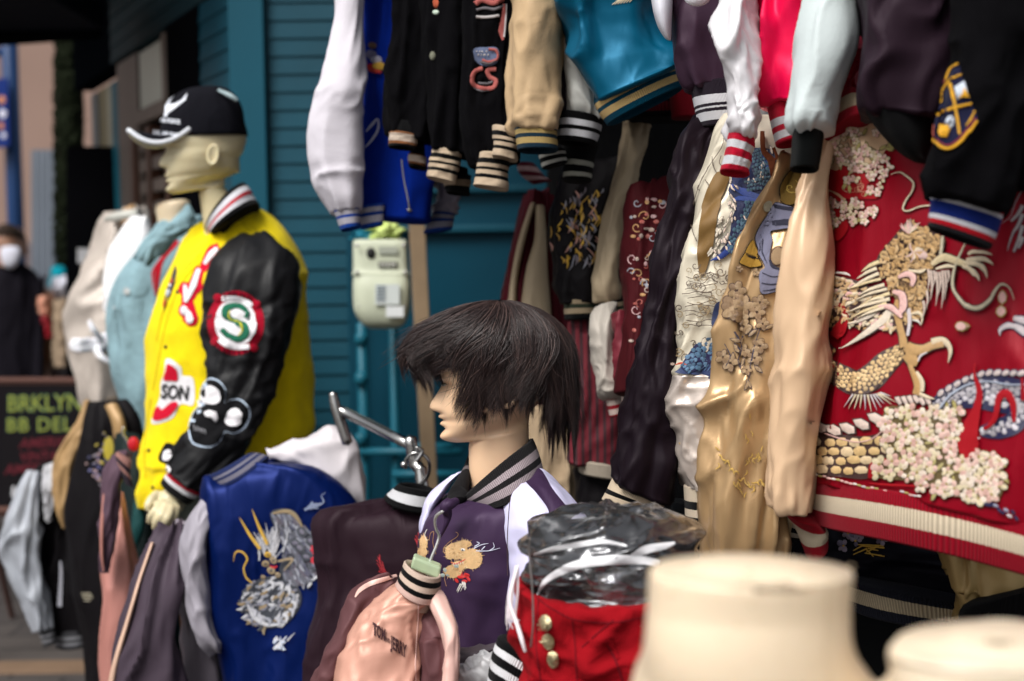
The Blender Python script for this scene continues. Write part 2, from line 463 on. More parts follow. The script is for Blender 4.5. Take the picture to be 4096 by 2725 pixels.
# ------------------------------------------------------------------ raised patches and embroidery laid onto cloth
class Emb:
    def __init__(s, objs, base=.0008):
        s.t = bvh(objs); s.v = []; s.f = []; s.m = []; s.uv = []; s.mats = []; s.base = base; s.last = 2.0; s.up = 0; s.hk = .16
        s.fr = V
    def mi(s, mat):
        if mat not in s.mats: s.mats.append(mat)
        return s.mats.index(mat)
    def proj(s, X, Y, h):
        r = (CM @ Vector(((X - 2048) / FP, -(Y - 1362.5) / FP, -1))).normalized()
        hit = s.t.ray_cast(CL, r)
        if hit[0] is None:
            return CL + r * s.last
        s.last = hit[3]
        n = hit[1]
        if n.dot(r) > 0: n = -n
        n = (n - r * 1.0).normalized()
        return hit[0] + n * (h + s.base + s.up)
    def put(s, pts, hs, faces, mat, ang=0, per=9):
        b = len(s.v); mi = s.mi(mat); ca, sa = math.cos(ang), math.sin(ang)
        for (X, Y), h in zip(pts, hs):
            s.v.append(tuple(s.proj(X, Y, h * s.hk)))
            s.uv.append(((X * ca + Y * sa) / per, (-X * sa + Y * ca) / per))
        for f in faces: s.f.append(tuple(i + b for i in f)); s.m.append(mi)
    def shape(s, pts, mat, h=.0015, fr=None, ang=0):
        """one roughly star-shaped raised piece"""
        fr = fr or s.fr
        p = [fr(*q) for q in pts]; n = len(p)
        cx = sum(q[0] for q in p) / n; cy = sum(q[1] for q in p) / n
        ring = [(cx + (x - cx) * .86, cy + (y - cy) * .86) for x, y in p]
        s.put(p + ring + [(cx, cy)], [0] * n + [h] * n + [h * 1.1],
              [(i, (i + 1) % n, n + (i + 1) % n, n + i) for i in range(n)] + [(n + i, n + (i + 1) % n, 2 * n) for i in range(n)], mat, ang)
        s.last = s.last
    def ell(s, cx, cy, rx, ry, rot, mat, h=.0015, fr=None, n=12, ang=None):
        c, d = math.cos(rot), math.sin(rot)
        pts = [(cx + rx * math.cos(t) * c - ry * math.sin(t) * d, cy + rx * math.cos(t) * d + ry * math.sin(t) * c) for t in [2 * math.pi * i / n for i in range(n)]]
        s.shape(pts, mat, h, fr, rot if ang is None else ang)
    def rib(s, pts, w, mat, h=.0015, fr=None, sub=5):
        """ribbon stroke; w a width or list of widths in frame units"""
        fr = fr or s.fr
        k = fr(1, 0)[0] - fr(0, 0)[0]
        A = np.array([fr(*q) for q in pts], float)
        W = np.array(w if hasattr(w, '__len__') else [w] * len(A), float) * k
        if len(A) > 2:
            t = np.linspace(0, len(A) - 1, (len(A) - 1) * sub + 1)
            A = crom(A, t); W = np.interp(t, np.arange(len(W)), W)
        elif len(A) == 2:
            t = np.linspace(0, 1, 6)[:, None]; A = A[0] * (1 - t) + A[1] * t; W = np.interp(t[:, 0], [0, 1], W)
        T = np.gradient(A, axis=0); T /= np.linalg.norm(T, axis=1)[:, None] + 1e-9
        Nn = np.stack([-T[:, 1], T[:, 0]], 1)
        prof = [(-.5, 0), (-.41, .85), (0, 1), (.41, .85), (.5, 0)]
        P_ = []; H = []
        for i in range(len(A)):
            for (o_, hh) in prof:
                P_.append(tuple(A[i] + Nn[i] * W[i] * o_)); H.append(h * hh)
        m = 5
        fs = [(i * m + j, i * m + j + 1, (i + 1) * m + j + 1, (i + 1) * m + j) for i in range(len(A) - 1) for j in range(m - 1)]
        s.put(P_, H, fs, mat, math.atan2(T[len(T) // 2, 1], T[len(T) // 2, 0]))
    def area(s, pts, mat, h=.001, fr=None, grid=14, smooth=True, ang=0):
        """any outline, filled with a grid that follows the folds"""
        fr = fr or s.fr
        A = np.array([fr(*q) for q in pts], float)
        if smooth:
            n = len(A); B = np.concatenate([A[-1:], A, A[:2]])
            t = np.linspace(1, n + 1, n * 5 + 1)[:-1]; A = crom(B, t)
        else:
            o_ = []
            for i in range(len(A)):
                p, q = A[i], A[(i + 1) % len(A)]; kk = max(1, int(np.linalg.norm(q - p) / grid))
                for j in range(kk): o_.append(p + (q - p) * j / kk)
            A = np.array(o_)
        n = len(A)
        def inside(x, y):
            c = False; j = n - 1
            for i in range(n):
                if (A[i, 1] > y) != (A[j, 1] > y) and x < (A[j, 0] - A[i, 0]) * (y - A[i, 1]) / (A[j, 1] - A[i, 1]) + A[i, 0]: c = not c
                j = i
            return c
        P_ = [tuple(p) for p in A]
        x0, y0 = A.min(0); x1, y1 = A.max(0)
        y = y0 + grid * .5
        while y < y1:
            x = x0 + grid * .5
            while x < x1:
                if inside(x, y) and ((A - (x, y)) ** 2).sum(1).min() > (grid * .45) ** 2: P_.append((x, y))
                x += grid
            y += grid
        r = delaunay_2d_cdt([Vector(p) for p in P_], [], [list(range(n))], 1, 1e-4)
        pp = [tuple(v) for v in r[0]]
        hs = []
        for i, o_ in enumerate(r[3]): hs.append(h * .2 if any(k < n for k in o_) else h)
        s.put(pp, hs, [tuple(f) for f in r[2]], mat, ang)
    def text(s, txt, p, right, size, mat, fr=None, h=.001, bold=.02, up=None, space=1.0):
        """lettering: baseline start p, direction vector right (per em), size em in frame units"""
        fr = fr or s.fr
        cu = bpy.data.curves.new('t', 'FONT'); cu.body = txt; cu.size = 1; cu.offset = bold; cu.resolution_u = 3
        cu.space_character = space
        o = bpy.data.objects.new('t', cu); COL.objects.link(o)
        dg = bpy.context.evaluated_depsgraph_get(); me = o.evaluated_get(dg).to_mesh()
        L = math.hypot(*right); rx, ry = right[0] / L * size, right[1] / L * size
        ux, uy = (ry, -rx) if up is None else (up[0], up[1])
        pts = [fr(p[0] + v.co.x * rx + v.co.y * ux, p[1] + v.co.x * ry + v.co.y * uy) for v in me.vertices]
        s.put(pts, [h] * len(pts), [tuple(f.vertices) for f in me.polygons], mat)
        o.evaluated_get(dg).to_mesh_clear()
        bpy.data.objects.remove(o); bpy.data.curves.remove(cu)
    def build(s, name, par):
        return mk(name, s.v, s.f, s.mats, par, s.uv, s.m)

def inpoly(poly, x, y):
    c = False; j = len(poly) - 1
    for i in range(len(poly)):
        if (poly[i][1] > y) != (poly[j][1] > y) and x < (poly[j][0] - poly[i][0]) * (y - poly[i][1]) / (poly[j][1] - poly[i][1]) + poly[i][0]: c = not c
        j = i
    return c

# ------------------------------------------------------------------ palette
BLK = (.003, .003, .0035); DP = (.028, .016, .026); WHT = (.72, .72, .76); TEAL = (.003, .055, .085)
CRM = (.62, .5, .36); GOLD = (.42, .27, .12); RED = (.23, .0004, .009); HOT = (.72, .002, .06)
thr = lambda c: fab('thread', c)

def st(name, mb, mat, **k):
    o = mb.build(name, mat, kind='structure', **k); return o

# ------------------------------------------------------------------ setting: pavement, street
def paving():
    m, n, b = nodes('paving'); v = mapped(n, (1, 1, 1))
    br = N(n, 'ShaderNodeTexBrick'); br.inputs['Scale'].default_value = 1.0
    br.inputs['Brick Width'].default_value = .42; br.inputs['Row Height'].default_value = .2; br.inputs['Mortar Size'].default_value = .008
    br.inputs['Color1'].default_value = (.05, .043, .043, 1); br.inputs['Color2'].default_value = (.085, .072, .065, 1); br.inputs['Mortar'].default_value = (.02, .018, .018, 1)
    n.links.new(v, br.inputs['Vector'])
    mx = N(n, 'ShaderNodeMix', data_type='RGBA', blend_type='MULTIPLY'); mx.inputs[0].default_value = .6
    n.links.new(br.outputs[0], mx.inputs[6])
    cr = N(n, 'ShaderNodeValToRGB'); cr.color_ramp.elements[0].position = .3; cr.color_ramp.elements[0].color = (.4, .4, .4, 1)
    n.links.new(noise(n, v, 6, 6), cr.inputs[0]); n.links.new(cr.outputs[0], mx.inputs[7])
    n.links.new(mx.outputs[2], b.inputs['Base Color']); b.inputs['Roughness'].default_value = .7
    bump(n, b, [(br.outputs['Fac'], -.6, .006), (noise(n, v, 90, 3), .3, .003)])
    return m
g = mk('ground', [(-60, -20, 0), (60, -20, 0), (60, 120, 0), (-60, 120, 0)], [(0, 1, 2, 3)], paving(), kind='structure', smooth=False)
m_tan = fab('plain', (.17, .11, .07), rough=.8, bump=.3, vs=5, amt=.3)
MB().box(-9, 5.25, .0, -1.0, 5.42, .004).build('pavement_band', m_tan, kind='structure')
MB().box(-9, 3.9, .0, -1.0, 4.0, .004).build('pavement_strip', m_tan, kind='structure')

# shop walls ------------------------------------------------------
A0 = Vector((P(V, 568, 700, 4.7).x, 4.7, 0))
wd_ = Vector((-.438, .899, 0)); wn = Vector((-.899, -.438, 0))
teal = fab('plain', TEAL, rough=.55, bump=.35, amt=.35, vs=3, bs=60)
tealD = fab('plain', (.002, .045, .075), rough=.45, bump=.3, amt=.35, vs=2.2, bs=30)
def siding(name, p, dr, nrm, length, z0, z1, pitch, label, x_first=0):
    """lapped boards as one wall mesh"""
    mb = MB(); k = int((z1 - z0) / pitch)
    for i in range(k):
        z = z0 + i * pitch
        q = []
        for (s_, o_, zz) in ((0, .009, z), (length, .009, z), (length, 0, z), (0, 0, z), (0, .003, z + pitch - .0015), (length, .003, z + pitch - .0015), (length, 0, z + pitch - .0015), (0, 0, z + pitch - .0015)):
            q.append(p + dr * s_ + nrm * o_ + Vector((0, 0, zz)))
        mb.hexa(q)
    q = [p + dr * s_ + nrm * o_ + Vector((0, 0, zz)) for (s_, o_, zz) in ((0, -.001, z0), (length, -.001, z0), (length, -.08, z0), (0, -.08, z0), (0, -.001, z1), (length, -.001, z1), (length, -.08, z1), (0, -.08, z1))]
    mb.hexa(q)
    return mb
X2 = P(V, 818, 600, 4.7).x
wall_c = thing('clad_wall', 'teal lapped horizontal boards on the wall beside the gas meter', 'wall')
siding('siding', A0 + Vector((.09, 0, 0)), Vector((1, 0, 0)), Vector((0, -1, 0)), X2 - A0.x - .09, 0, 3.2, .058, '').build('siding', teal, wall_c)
MB().box(A0.x - .03, 4.655, 0, A0.x + .085, 4.78, 3.2).build('corner_board', fab('plain', (.005, .075, .115), rough=.5, amt=.06), wall_c, bev=.004)
# receding shopfront
darkm_ = fab('plain', (.004, .005, .007), rough=.6)
shop = thing('shopfront', 'teal clad shopfront running back along the street with dark door', 'building')
siding('siding', A0 + Vector((-.035, .05, 0)), wd_, wn, 2.1, 2.45, 3.6, .068, '').build('upper_siding', fab('plain', (.003, .026, .036), rough=.7, amt=.2), shop)  # same teal boards, darkened to paint in the shade from overhead
mb = MB(); q_ = A0 + wn * .0; mb.hexa([q_ + wd_ * a_ + wn * b_ + Vector((0, 0, c_)) for (a_, b_, c_) in ((-.2, -.1, 3.0), (3.3, -.1, 3.0), (3.3, .95, 2.95), (-.2, .95, 2.95), (-.2, -.1, 3.1), (3.3, -.1, 3.1), (3.3, .95, 3.05), (-.2, .95, 3.05))]); mb.build('unseen_shade_slab', darkm_, shop)  # slab added above view to keep sky light off the upper boards
mb = MB(); mb.hexa([q_ + wd_ * a_ + wn * b_ + Vector((0, 0, c_)) for (a_, b_, c_) in ((2.1, -.1, 2.45), (3.3, -.1, 2.45), (3.3, .0, 2.45), (2.1, .0, 2.45), (2.1, -.1, 3.0), (3.3, -.1, 3.0), (3.3, .0, 3.0), (2.1, .0, 3.0))]); mb.build('dark_fascia', darkm_, shop)
siding('s', A0 + Vector((-.035, .05, 0)), wd_, wn, .42, 0, 2.45, .068, '').build('siding', teal, shop)
def wq(x0, x1, z0, z1, off, thick):
    a = A0 + Vector((-.035, .05, 0)) + wn * off
    return [a + wd_ * x0 + Vector((0, 0, z0)), a + wd_ * x1 + Vector((0, 0, z0)), a + wd_ * x1 + Vector((0, 0, z1)), a + wd_ * x0 + Vector((0, 0, z1))], thick
def wslab(mb, x0, x1, z0, z1, off, thick): 
    q, t = wq(x0, x1, z0, z1, off, thick); mb.quadslab(q, t, wn)
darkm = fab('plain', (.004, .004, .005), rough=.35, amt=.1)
sV = lambda v: (-.897 - 4.6 * (v - 1178) / 3273) / (.438 + .899 * (v - 1178) / 3273)
mb = MB(); wslab(mb, .42, .93, 0, 2.45, -.06, .07); mb.build('dark_pillar', darkm, shop)
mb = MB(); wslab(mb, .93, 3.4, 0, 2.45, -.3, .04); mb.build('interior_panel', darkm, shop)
wood = fab('plain', (.085, .035, .02), rough=.45, amt=.6, vs=4); bei = fab('plain', (.16, .125, .105), rough=.5, amt=.35, vs=3)
mb = MB()
for (a, b_) in ((.97, 1.02), (1.3, 1.37), (1.62, 1.70)): wslab(mb, a, b_, 0, 2.1, -.04, .05)
wslab(mb, 1.72, 2.02, 0, 1.72, -.05, .04)
mb.build('door_frame', wood, shop, bev=.004)
mb = MB(); wslab(mb, 1.6, 2.05, 1.74, 2.44, -.05, .04); wslab(mb, 1.0, 1.6, 2.12, 2.18, -.04, .05); wslab(mb, 1.0, 1.08, 2.18, 2.44, -.04, .04); mb.build('lintel', bei, shop, bev=.004)
ml, nl_, bl_ = nodes('window_blind'); bl_.inputs['Base Color'].default_value = (.55, .6, .53, 1); bl_.inputs['Roughness'].default_value = .35
mb = MB()
for k in range(9): wslab(mb, 1.10 + k * .054, 1.10 + k * .054 + .046, 2.19, 2.43, -.03, .012)
mb.build('window_blind', ml, shop)
mb = MB()
for k in range(6): wslab(mb, 1.0, 1.55, 1.55 + k * .092, 1.60 + k * .092, -.03, .03)
mb.build('louvre', bei, shop)
for (v0, v1, c) in ((188, 201, (.16, .17, .17)), (207, 221, (.2, .17, .08)), (222, 232, (.4, .38, .28)), (233, 246, (.01, .12, .17)), (249, 271, (.24, .2, .13)), (273, 285, (.12, .15, .17))):
    mb = MB(); wslab(mb, sV(v1), sV(v0), 1.1, 2.4, -.1, .05); mb.build('window_strip', fab('plain', c, rough=.5, amt=.3), shop)
# black board standing out of the shopfront
bb = thing('black_partition', 'tall matt black board with a small white sticker', 'partition')
mb = MB(); q = [P(V, 152, 1180, 6.9), P(V, 284, 1180, 6.9), P(V, 284, 337, 6.9), P(V, 152, 337, 6.9)]
mb.quadslab(q, .05, (0, 1, 0)); mb.build('board', darkm, bb)
mb = MB(); mb.quadslab([P(V, 178, 606, 6.88), P(V, 204, 606, 6.88), P(V, 204, 572, 6.88), P(V, 178, 572, 6.88)], .004, (0, 1, 0)); mb.build('sticker', fab('plain', (.7, .7, .72)), bb)
mb = MB(); mb.quadslab([P(V, 274, 520, 6.86), P(V, 292, 520, 6.86), P(V, 292, 398, 6.86), P(V, 274, 398, 6.86)], .012, (0, 1, 0)); mb.build('handle_plate', fab('plain', (.22, .26, .28)), bb)
# awning at upper left
aw = thing('awning', 'dark navy canvas awning high over the shopfront', 'awning')
mb = MB(); yb = 6.0
q = [(-7, 5.15, 2.52), (P(V, 250, 60, 6).x, 5.15, 2.52), (P(V, 250, 60, 6.1).x, 6.1, 2.52), (-7, 6.1, 2.50), (-7, 5.15, 2.66), (P(V, 250, 60, 6).x, 5.15, 2.66), (P(V, 250, 60, 6.1).x, 6.1, 2.62), (-7, 6.1, 2.62)]
mb.hexa(q); mb.build('canvas', fab('cotton', (.004, .005, .012)), aw)
mb = MB(); mb.tube([(-7, 6.12, 2.49), (-3, 6.12, 2.48), (P(V, 235, 60, 6.1).x, 6.12, 2.52)], .035); mb.build('front_bar', darkm, aw, smooth=True)
# panel wall with meter
pw = thing('panel_wall', 'flat blue painted metal panel wall behind the hanging jackets', 'wall')
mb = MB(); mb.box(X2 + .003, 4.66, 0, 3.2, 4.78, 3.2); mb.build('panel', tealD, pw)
mb = MB()
for yy in (436, 527): 
    z = P(V, 1050, yy, 4.62).z
    mb.box(X2 + .01, 4.63, z - .012, 2.2, 4.659, z + .012)
mb.build('ledge', teal, pw, bev=.004)
mb = MB(); mb.box(X2 - .02, 4.63, 0, X2 + .02, 4.682, 3.2); mb.build('edge_trim', tealD, pw, bev=.004)

# gas meter
chrome0 = fab('plain', (.42, .41, .4), rough=.35, metal=1, amt=.2)
gm = thing('gas_meter', 'cream gas meter on the teal wall with its label and dial window', 'gas meter')
cm = fab('plain', (.52, .55, .42), rough=.4, amt=.1)
loft('lower_case', C3, [(258, 1335, 532, 1335, 4.3, .16), (255, 1400, 536, 1400, 4.3, .18), (262, 1500, 530, 1500, 4.3, .18), (300, 1565, 505, 1565, 4.3, .15), (330, 1580, 480, 1580, 4.3, .1)], cm, gm, e=4)
loft('upper_case', C3, [(262, 1165, 512, 1165, 4.3, .1), (256, 1180, 518, 1180, 4.3, .13), (256, 1300, 524, 1300, 4.3, .14), (250, 1330, 532, 1330, 4.3, .16)], cm, gm, e=5)
mb = MB(); mb.quadslab([P(C3, 378, 1290, 4.225), P(C3, 468, 1290, 4.225), P(C3, 468, 1262, 4.225), P(C3, 378, 1262, 4.225)], .008, (0, 1, 0)); mb.build('dial_window', fab('plain', (.1, .1, .08), rough=.2), gm)
mb = MB(); mb.ball(P(C3, 342, 1222, 4.23), .014, sc=(1, .5, 1.2)); mb.build('valve_knob', fab('plain', (.02, .02, .02)), gm, smooth=True)
mb = MB(); mb.quadslab([P(C3, 362, 1470, 4.2), P(C3, 480, 1470, 4.2), P(C3, 480, 1372, 4.2), P(C3, 362, 1372, 4.2)], .006, (0, 1, 0)); lab = mb.build('label_plate', fab('plain', (.58, .62, .6), rough=.4), gm)
mb = MB()
for k in range(5): mb.quadslab([P(C3, 368, 1385 + k * 16, 4.197), P(C3, 412, 1385 + k * 16, 4.197), P(C3, 412, 1380 + k * 16, 4.197), P(C3, 368, 1380 + k * 16, 4.197)], .002, (0, 1, 0))
mb.build('label_print', fab('plain', (.15, .2, .25)), gm)
mb = MB()
for (x, y) in ((275, 1185), (500, 1185), (275, 1315), (508, 1315), (290, 1480), (505, 1480)): mb.ball(P(C3, x, y, 4.222), .006, sc=(1, .6, 1))
mb.build('screws', chrome0, gm, smooth=True)
mb = MB()
for k in range(5): mb.quadslab([P(C3, 386 + k * 16, 1286, 4.222), P(C3, 396 + k * 16, 1286, 4.222), P(C3, 396 + k * 16, 1267, 4.222), P(C3, 386 + k * 16, 1267, 4.222)], .003, (0, 1, 0))
mb.build('dial_digits', fab('plain', (.5, .5, .45)), gm)
mb = MB(); mb.quadslab([P(C3, 380, 1225, 4.226), P(C3, 470, 1225, 4.226), P(C3, 470, 1190, 4.226), P(C3, 380, 1190, 4.226)], .003, (0, 1, 0)); mb.build('rating_plate', fab('plain', (.34, .36, .3), rough=.4), gm)
mb = MB(); mb.quadslab([P(C3, 415, 1530, 4.2), P(C3, 500, 1530, 4.2), P(C3, 500, 1478, 4.2), P(C3, 415, 1478, 4.2)], .004, (0, 1, 0)); mb.build('paper_sticker', fab('plain', (.66, .68, .68)), gm)
bag = thing('plastic_bag', 'crumpled yellow green bag stuffed on top of the gas meter', 'bag')
loft('bag', C3, [(345, 1085, 470, 1085, 4.32, .06), (330, 1110, 500, 1105, 4.32, .1), (345, 1150, 470, 1150, 4.32, .08)], fab('satin', (.45, .55, .16)), bag, folds=((.012, 5, 4, 1, 1),))
loft('wrap', C3, [(262, 1120, 350, 1115, 4.34, .06), (256, 1160, 512, 1160, 4.34, .1)], fab('satin', (.02, .25, .35)), bag, folds=((.01, 5, 4, 1, 1),))
# pipes below the meter
pp = thing('gas_pipes', 'teal painted gas pipes running down the wall under the meter', 'pipes')
mb = MB()
xa, xb = P(V, 832, 900, 4.5), P(V, 905, 900, 4.5)
for (x, r, z1) in ((832, .017, 745), (905, .015, 752), (990, .012, 1030)):
    p = P(V, x, z1, 4.5); mb.tube([(p.x, 4.5, 0), (p.x, 4.5, p.z)], r)
for yy in (770, 862, 1000): mb.tube([P(V, 832, yy, 4.5), P(V, 832, yy + 20, 4.5)], .0215)
for (x0, x1, yy) in ((828, 1060, 1040), (905, 1060, 1092), (960, 1040, 1028)): mb.tube([P(V, x0, yy, 4.5), P(V, x1, yy, 4.5)], .013)
mb.build('pipe', fab('plain', (.01, .11, .16), rough=.4), pp, smooth=True)
# leaning wooden post
wp = thing('wooden_post', 'weathered tan wooden post leaning beside the gas meter', 'post')
mb = MB(); mb.hexa([P(V, 975, 1180, 4.1), P(V, 1010, 1180, 4.1), P(V, 1010, 1180, 4.16), P(V, 975, 1180, 4.16), P(V, 938, 460, 4.2), P(V, 976, 460, 4.2), P(V, 976, 460, 4.26), P(V, 938, 460, 4.26)])
mb.build('post', fab('plain', (.2, .14, .085), rough=.9, bump=.6, amt=.4, vs=6, bs=40), wp, bev=.004)

# black sheet added behind the hanging clothes to stand for interior darkness
sb_ = thing('stall_shade_sheet', 'added black sheet standing in for the dark depth of the stall', 'sheet')
loft('canvas', V, [(1262, -150, 2700, -150, 3.75, .05), (1262, 500, 2700, 500, 3.75, .05), (1235, 1100, 2700, 1100, 3.75, .05), (1235, 2000, 2700, 2000, 3.75, .05)], fab('cotton', (.003, .003, .0035)), sb_, folds=((.02, 22, 2, 1),), e=6)
sr = thing('added_shade_roof', 'added slab above view that shades the hanging jackets', 'awning')  # unseen overhead slab, added to darken the rows of clothes below
MB().box(-.35, 2.55, 2.62, 3.2, 4.6, 2.68).build('canvas', fab('cotton', (.012, .014, .03)), sr)

# ------------------------------------------------------------------ far street
fb = thing('far_building', 'pinkish plastered building across the street with pale windows', 'building')
pink = fab('plain', (.27, .18, .145), rough=.9, amt=.12, vs=1)
mb = MB(); mb.box(-13, 17, 0, -2.9, 20, 9); mb.build('wall', pink, fb)
for (x, y, w, h) in ((60, 120, 60, 110), (-40, 120, 50, 110), (62, 300, 36, 120), (150, 140, 40, 90), (10, 300, 40, 280), (84, 420, 30, 80)):
    f = MB(); p = P(V, x, y, 16.98)
    q = [P(V, x, y + h, 16.97), P(V, x + w, y + h, 16.97), P(V, x + w, y, 16.97), P(V, x, y, 16.97)]
    f.quadslab(q, .1, (0, 1, 0)); fo = f.build('window', fab('plain', (.42, .42, .37), rough=.3), fb)
    f = MB(); e_ = 7
    q = [P(V, x + e_, y + h - e_, 16.95), P(V, x + w - e_, y + h - e_, 16.95), P(V, x + w - e_, y + e_, 16.95), P(V, x + e_, y + e_, 16.95)]
    f.quadslab(q, .01, (0, 1, 0)); f.build('pane', fab('plain', (.28, .34, .33), rough=.15), fo)
mb = MB()
for (x, y, w, h, c) in ((0, 500, 120, 300, 0),):
    mb.quadslab([P(V, -100, 900, 16.9), P(V, 160, 900, 16.9), P(V, 160, 560, 16.9), P(V, -100, 560, 16.9)], .08, (0, 1, 0))
mb.build('ground_floor', fab('plain', (.12, .09, .09), rough=.5, amt=.5, vs=1.2), fb)
sh = thing('shutter_column', 'grey blue ribbed roller shutter standing edge on beside the ivy trunk', 'shutter')
mb = MB()
for k in range(5):
    x = 72 + k * 13
    mb.quadslab([P(V, x, 860, 11), P(V, x + 11, 860, 11), P(V, x + 11, 345, 11), P(V, x, 345, 11)], .1, (0, 1, 0))
mb.build('slats', fab('plain', (.13, .15, .18), rough=.4, amt=.25, vs=2), sh)
bc = thing('street_column', 'dark blue painted steel column with cross arm across the street', 'column')
mb = MB(); p = P(V, 34, 90, 9.5)
mb.tube([(p.x, 9.5, 0), (p.x, 9.5, 3.6)], .055); mb.tube([(p.x - .5, 9.5, P(V, 34, 125, 9.5).z), (p.x + .02, 9.5, P(V, 34, 125, 9.5).z)], .03)
mb.build('post', fab('plain', (.012, .04, .12), rough=.4), bc, smooth=True)
bn = thing('street_banner', 'blue street banner with orange and white figures hanging on the column', 'banner')
mb = MB(); mb.quadslab([P(V, -60, 350, 9.3), P(V, 22, 335, 9.3), P(V, 18, 180, 9.3), P(V, -60, 185, 9.3)], .02, (0, 1, 0)); bo = mb.build('cloth', fab('cotton', (.012, .03, .16)), bn)
E = Emb([bo], .003)
for (x, y, r_, c) in ((4, 230, 8, (.6, .25, .12)), (6, 262, 9, (.6, .6, .7)), (2, 290, 7, (.5, .2, .1)), (8, 312, 6, (.6, .6, .7))): E.ell(x, y, r_, r_ * 1.2, 0, fab('cotton', c), .004)
E.build('print', bo)
# ivy trunk
iv = thing('ivy_trunk', 'tree trunk wrapped in dark mottled ivy beside the shutter', 'tree')
loft('trunk', V, [(128, -200, 190, -200, 9, .4), (132, 300, 188, 300, 9, .4), (135, 700, 182, 700, 9, .4), (130, 1150, 190, 1150, 9, .4)], fab('plain', (.014, .012, .010), rough=.95, amt=.5), iv, M=30, NR=40, folds=((.03, 6, 8, 0),))
vs, fs = [], []
for k in range(2600):
    y = random.uniform(-150, 900); a = random.gauss(0, .8); x = 158 + 30 * math.sin(a) * 1.05
    c = P(V, x, y, 9 - .22 * math.cos(a) - random.uniform(0, .06)); s_ = random.uniform(.015, .035)
    d1 = Vector((random.uniform(-1, 1), random.uniform(-.6, .2), random.uniform(-1, 1))).normalized() * s_; d2 = d1.cross(Vector((random.uniform(-.5, .5), 1, random.uniform(-.5, .5)))).normalized() * s_ * .7
    b_ = len(vs); vs += [tuple(c - d1), tuple(c + d2), tuple(c + d1), tuple(c - d2)]; fs.append((b_, b_ + 1, b_ + 2, b_ + 3))
o = mk('ivy', vs, fs, fab('plain', (.011, .014, .008), rough=.8, amt=.6, vs=9), iv, smooth=False); 
# lantern / sign at top
ls = thing('hanging_sign', 'small red and white sign hanging high on the shopfront', 'sign')
mb = MB(); mb.quadslab([P(V, 192, 170, 7.6), P(V, 212, 170, 7.6), P(V, 212, 92, 7.6), P(V, 192, 92, 7.6)], .06, (0, 1, 0)); mb.build('panel', fab('plain', (.5, .14, .12)), ls, bev=.01)
mb = MB(); mb.ball(P(V, 183, 97, 7.6), .035, sc=(1, 1, .7)); mb.build('lamp_cap', fab('plain', (.6, .65, .7)), ls, smooth=True)
# street clutter
def clutter(name, lab, cat, parts):
    t = thing(name, lab, cat)
    for (nm, rings, c, kind_) in parts: loft(nm, D5, rings, fab(kind_, c), t, M=28, NR=26, folds=((.012, 4, 4, .5, 1),))
clutter('rubbish_bag', 'white plastic bag on the stall pile behind the black partition', 'bag', [('bag', [(430, 1010, 530, 1000, 8.2, .2), (410, 1060, 550, 1060, 8.2, .3), (430, 1150, 540, 1150, 8.2, .25)], (.6, .6, .68), 'satin'), ])
clutter('teal_bundle', 'bright teal cloth bundle behind the white plastic bag', 'bundle', [('bundle', [(420, 930, 500, 930, 8.6, .2), (405, 980, 520, 980, 8.6, .3), (400, 1090, 540, 1090, 8.6, .3)], (.0, .2, .26), 'cotton')])
clutter('red_drum', 'red canister with orange and white top in the street', 'canister', [('top', [(300, 1150, 370, 1150, 8, .2), (295, 1210, 378, 1210, 8, .22), (305, 1300, 385, 1300, 8, .22)], (.65, .3, .2), 'plain'), ('body', [(315, 1305, 385, 1305, 8, .2), (345, 1400, 400, 1400, 8, .2), (350, 1470, 405, 1470, 8, .2)], (.3, .01, .02), 'plain')])
clutter('tan_bundle', 'tan and dark sack leaning on the black partition', 'sack', [('sack', [(450, 1180, 530, 1170, 8, .2), (420, 1260, 545, 1250, 8, .3), (430, 1700, 555, 1700, 8, .3)], (.3, .22, .15), 'cotton')])
clutter('dark_bin', 'dark grey bin beside the masked person', 'bin', [('bin', [(250, 990, 355, 1000, 9, .3), (255, 1120, 360, 1120, 9, .3), (300, 1700, 420, 1700, 9, .3)], (.05, .05, .07), 'plain')])
clutter('paving_sack', 'grey and brown pile at the foot of the street', 'pile', [('sack', [(320, 1450, 560, 1440, 8.4, .3), (300, 1560, 560, 1560, 8.4, .4), (280, 2000, 560, 2000, 8.4, .4)], (.14, .12, .12), 'cotton')])

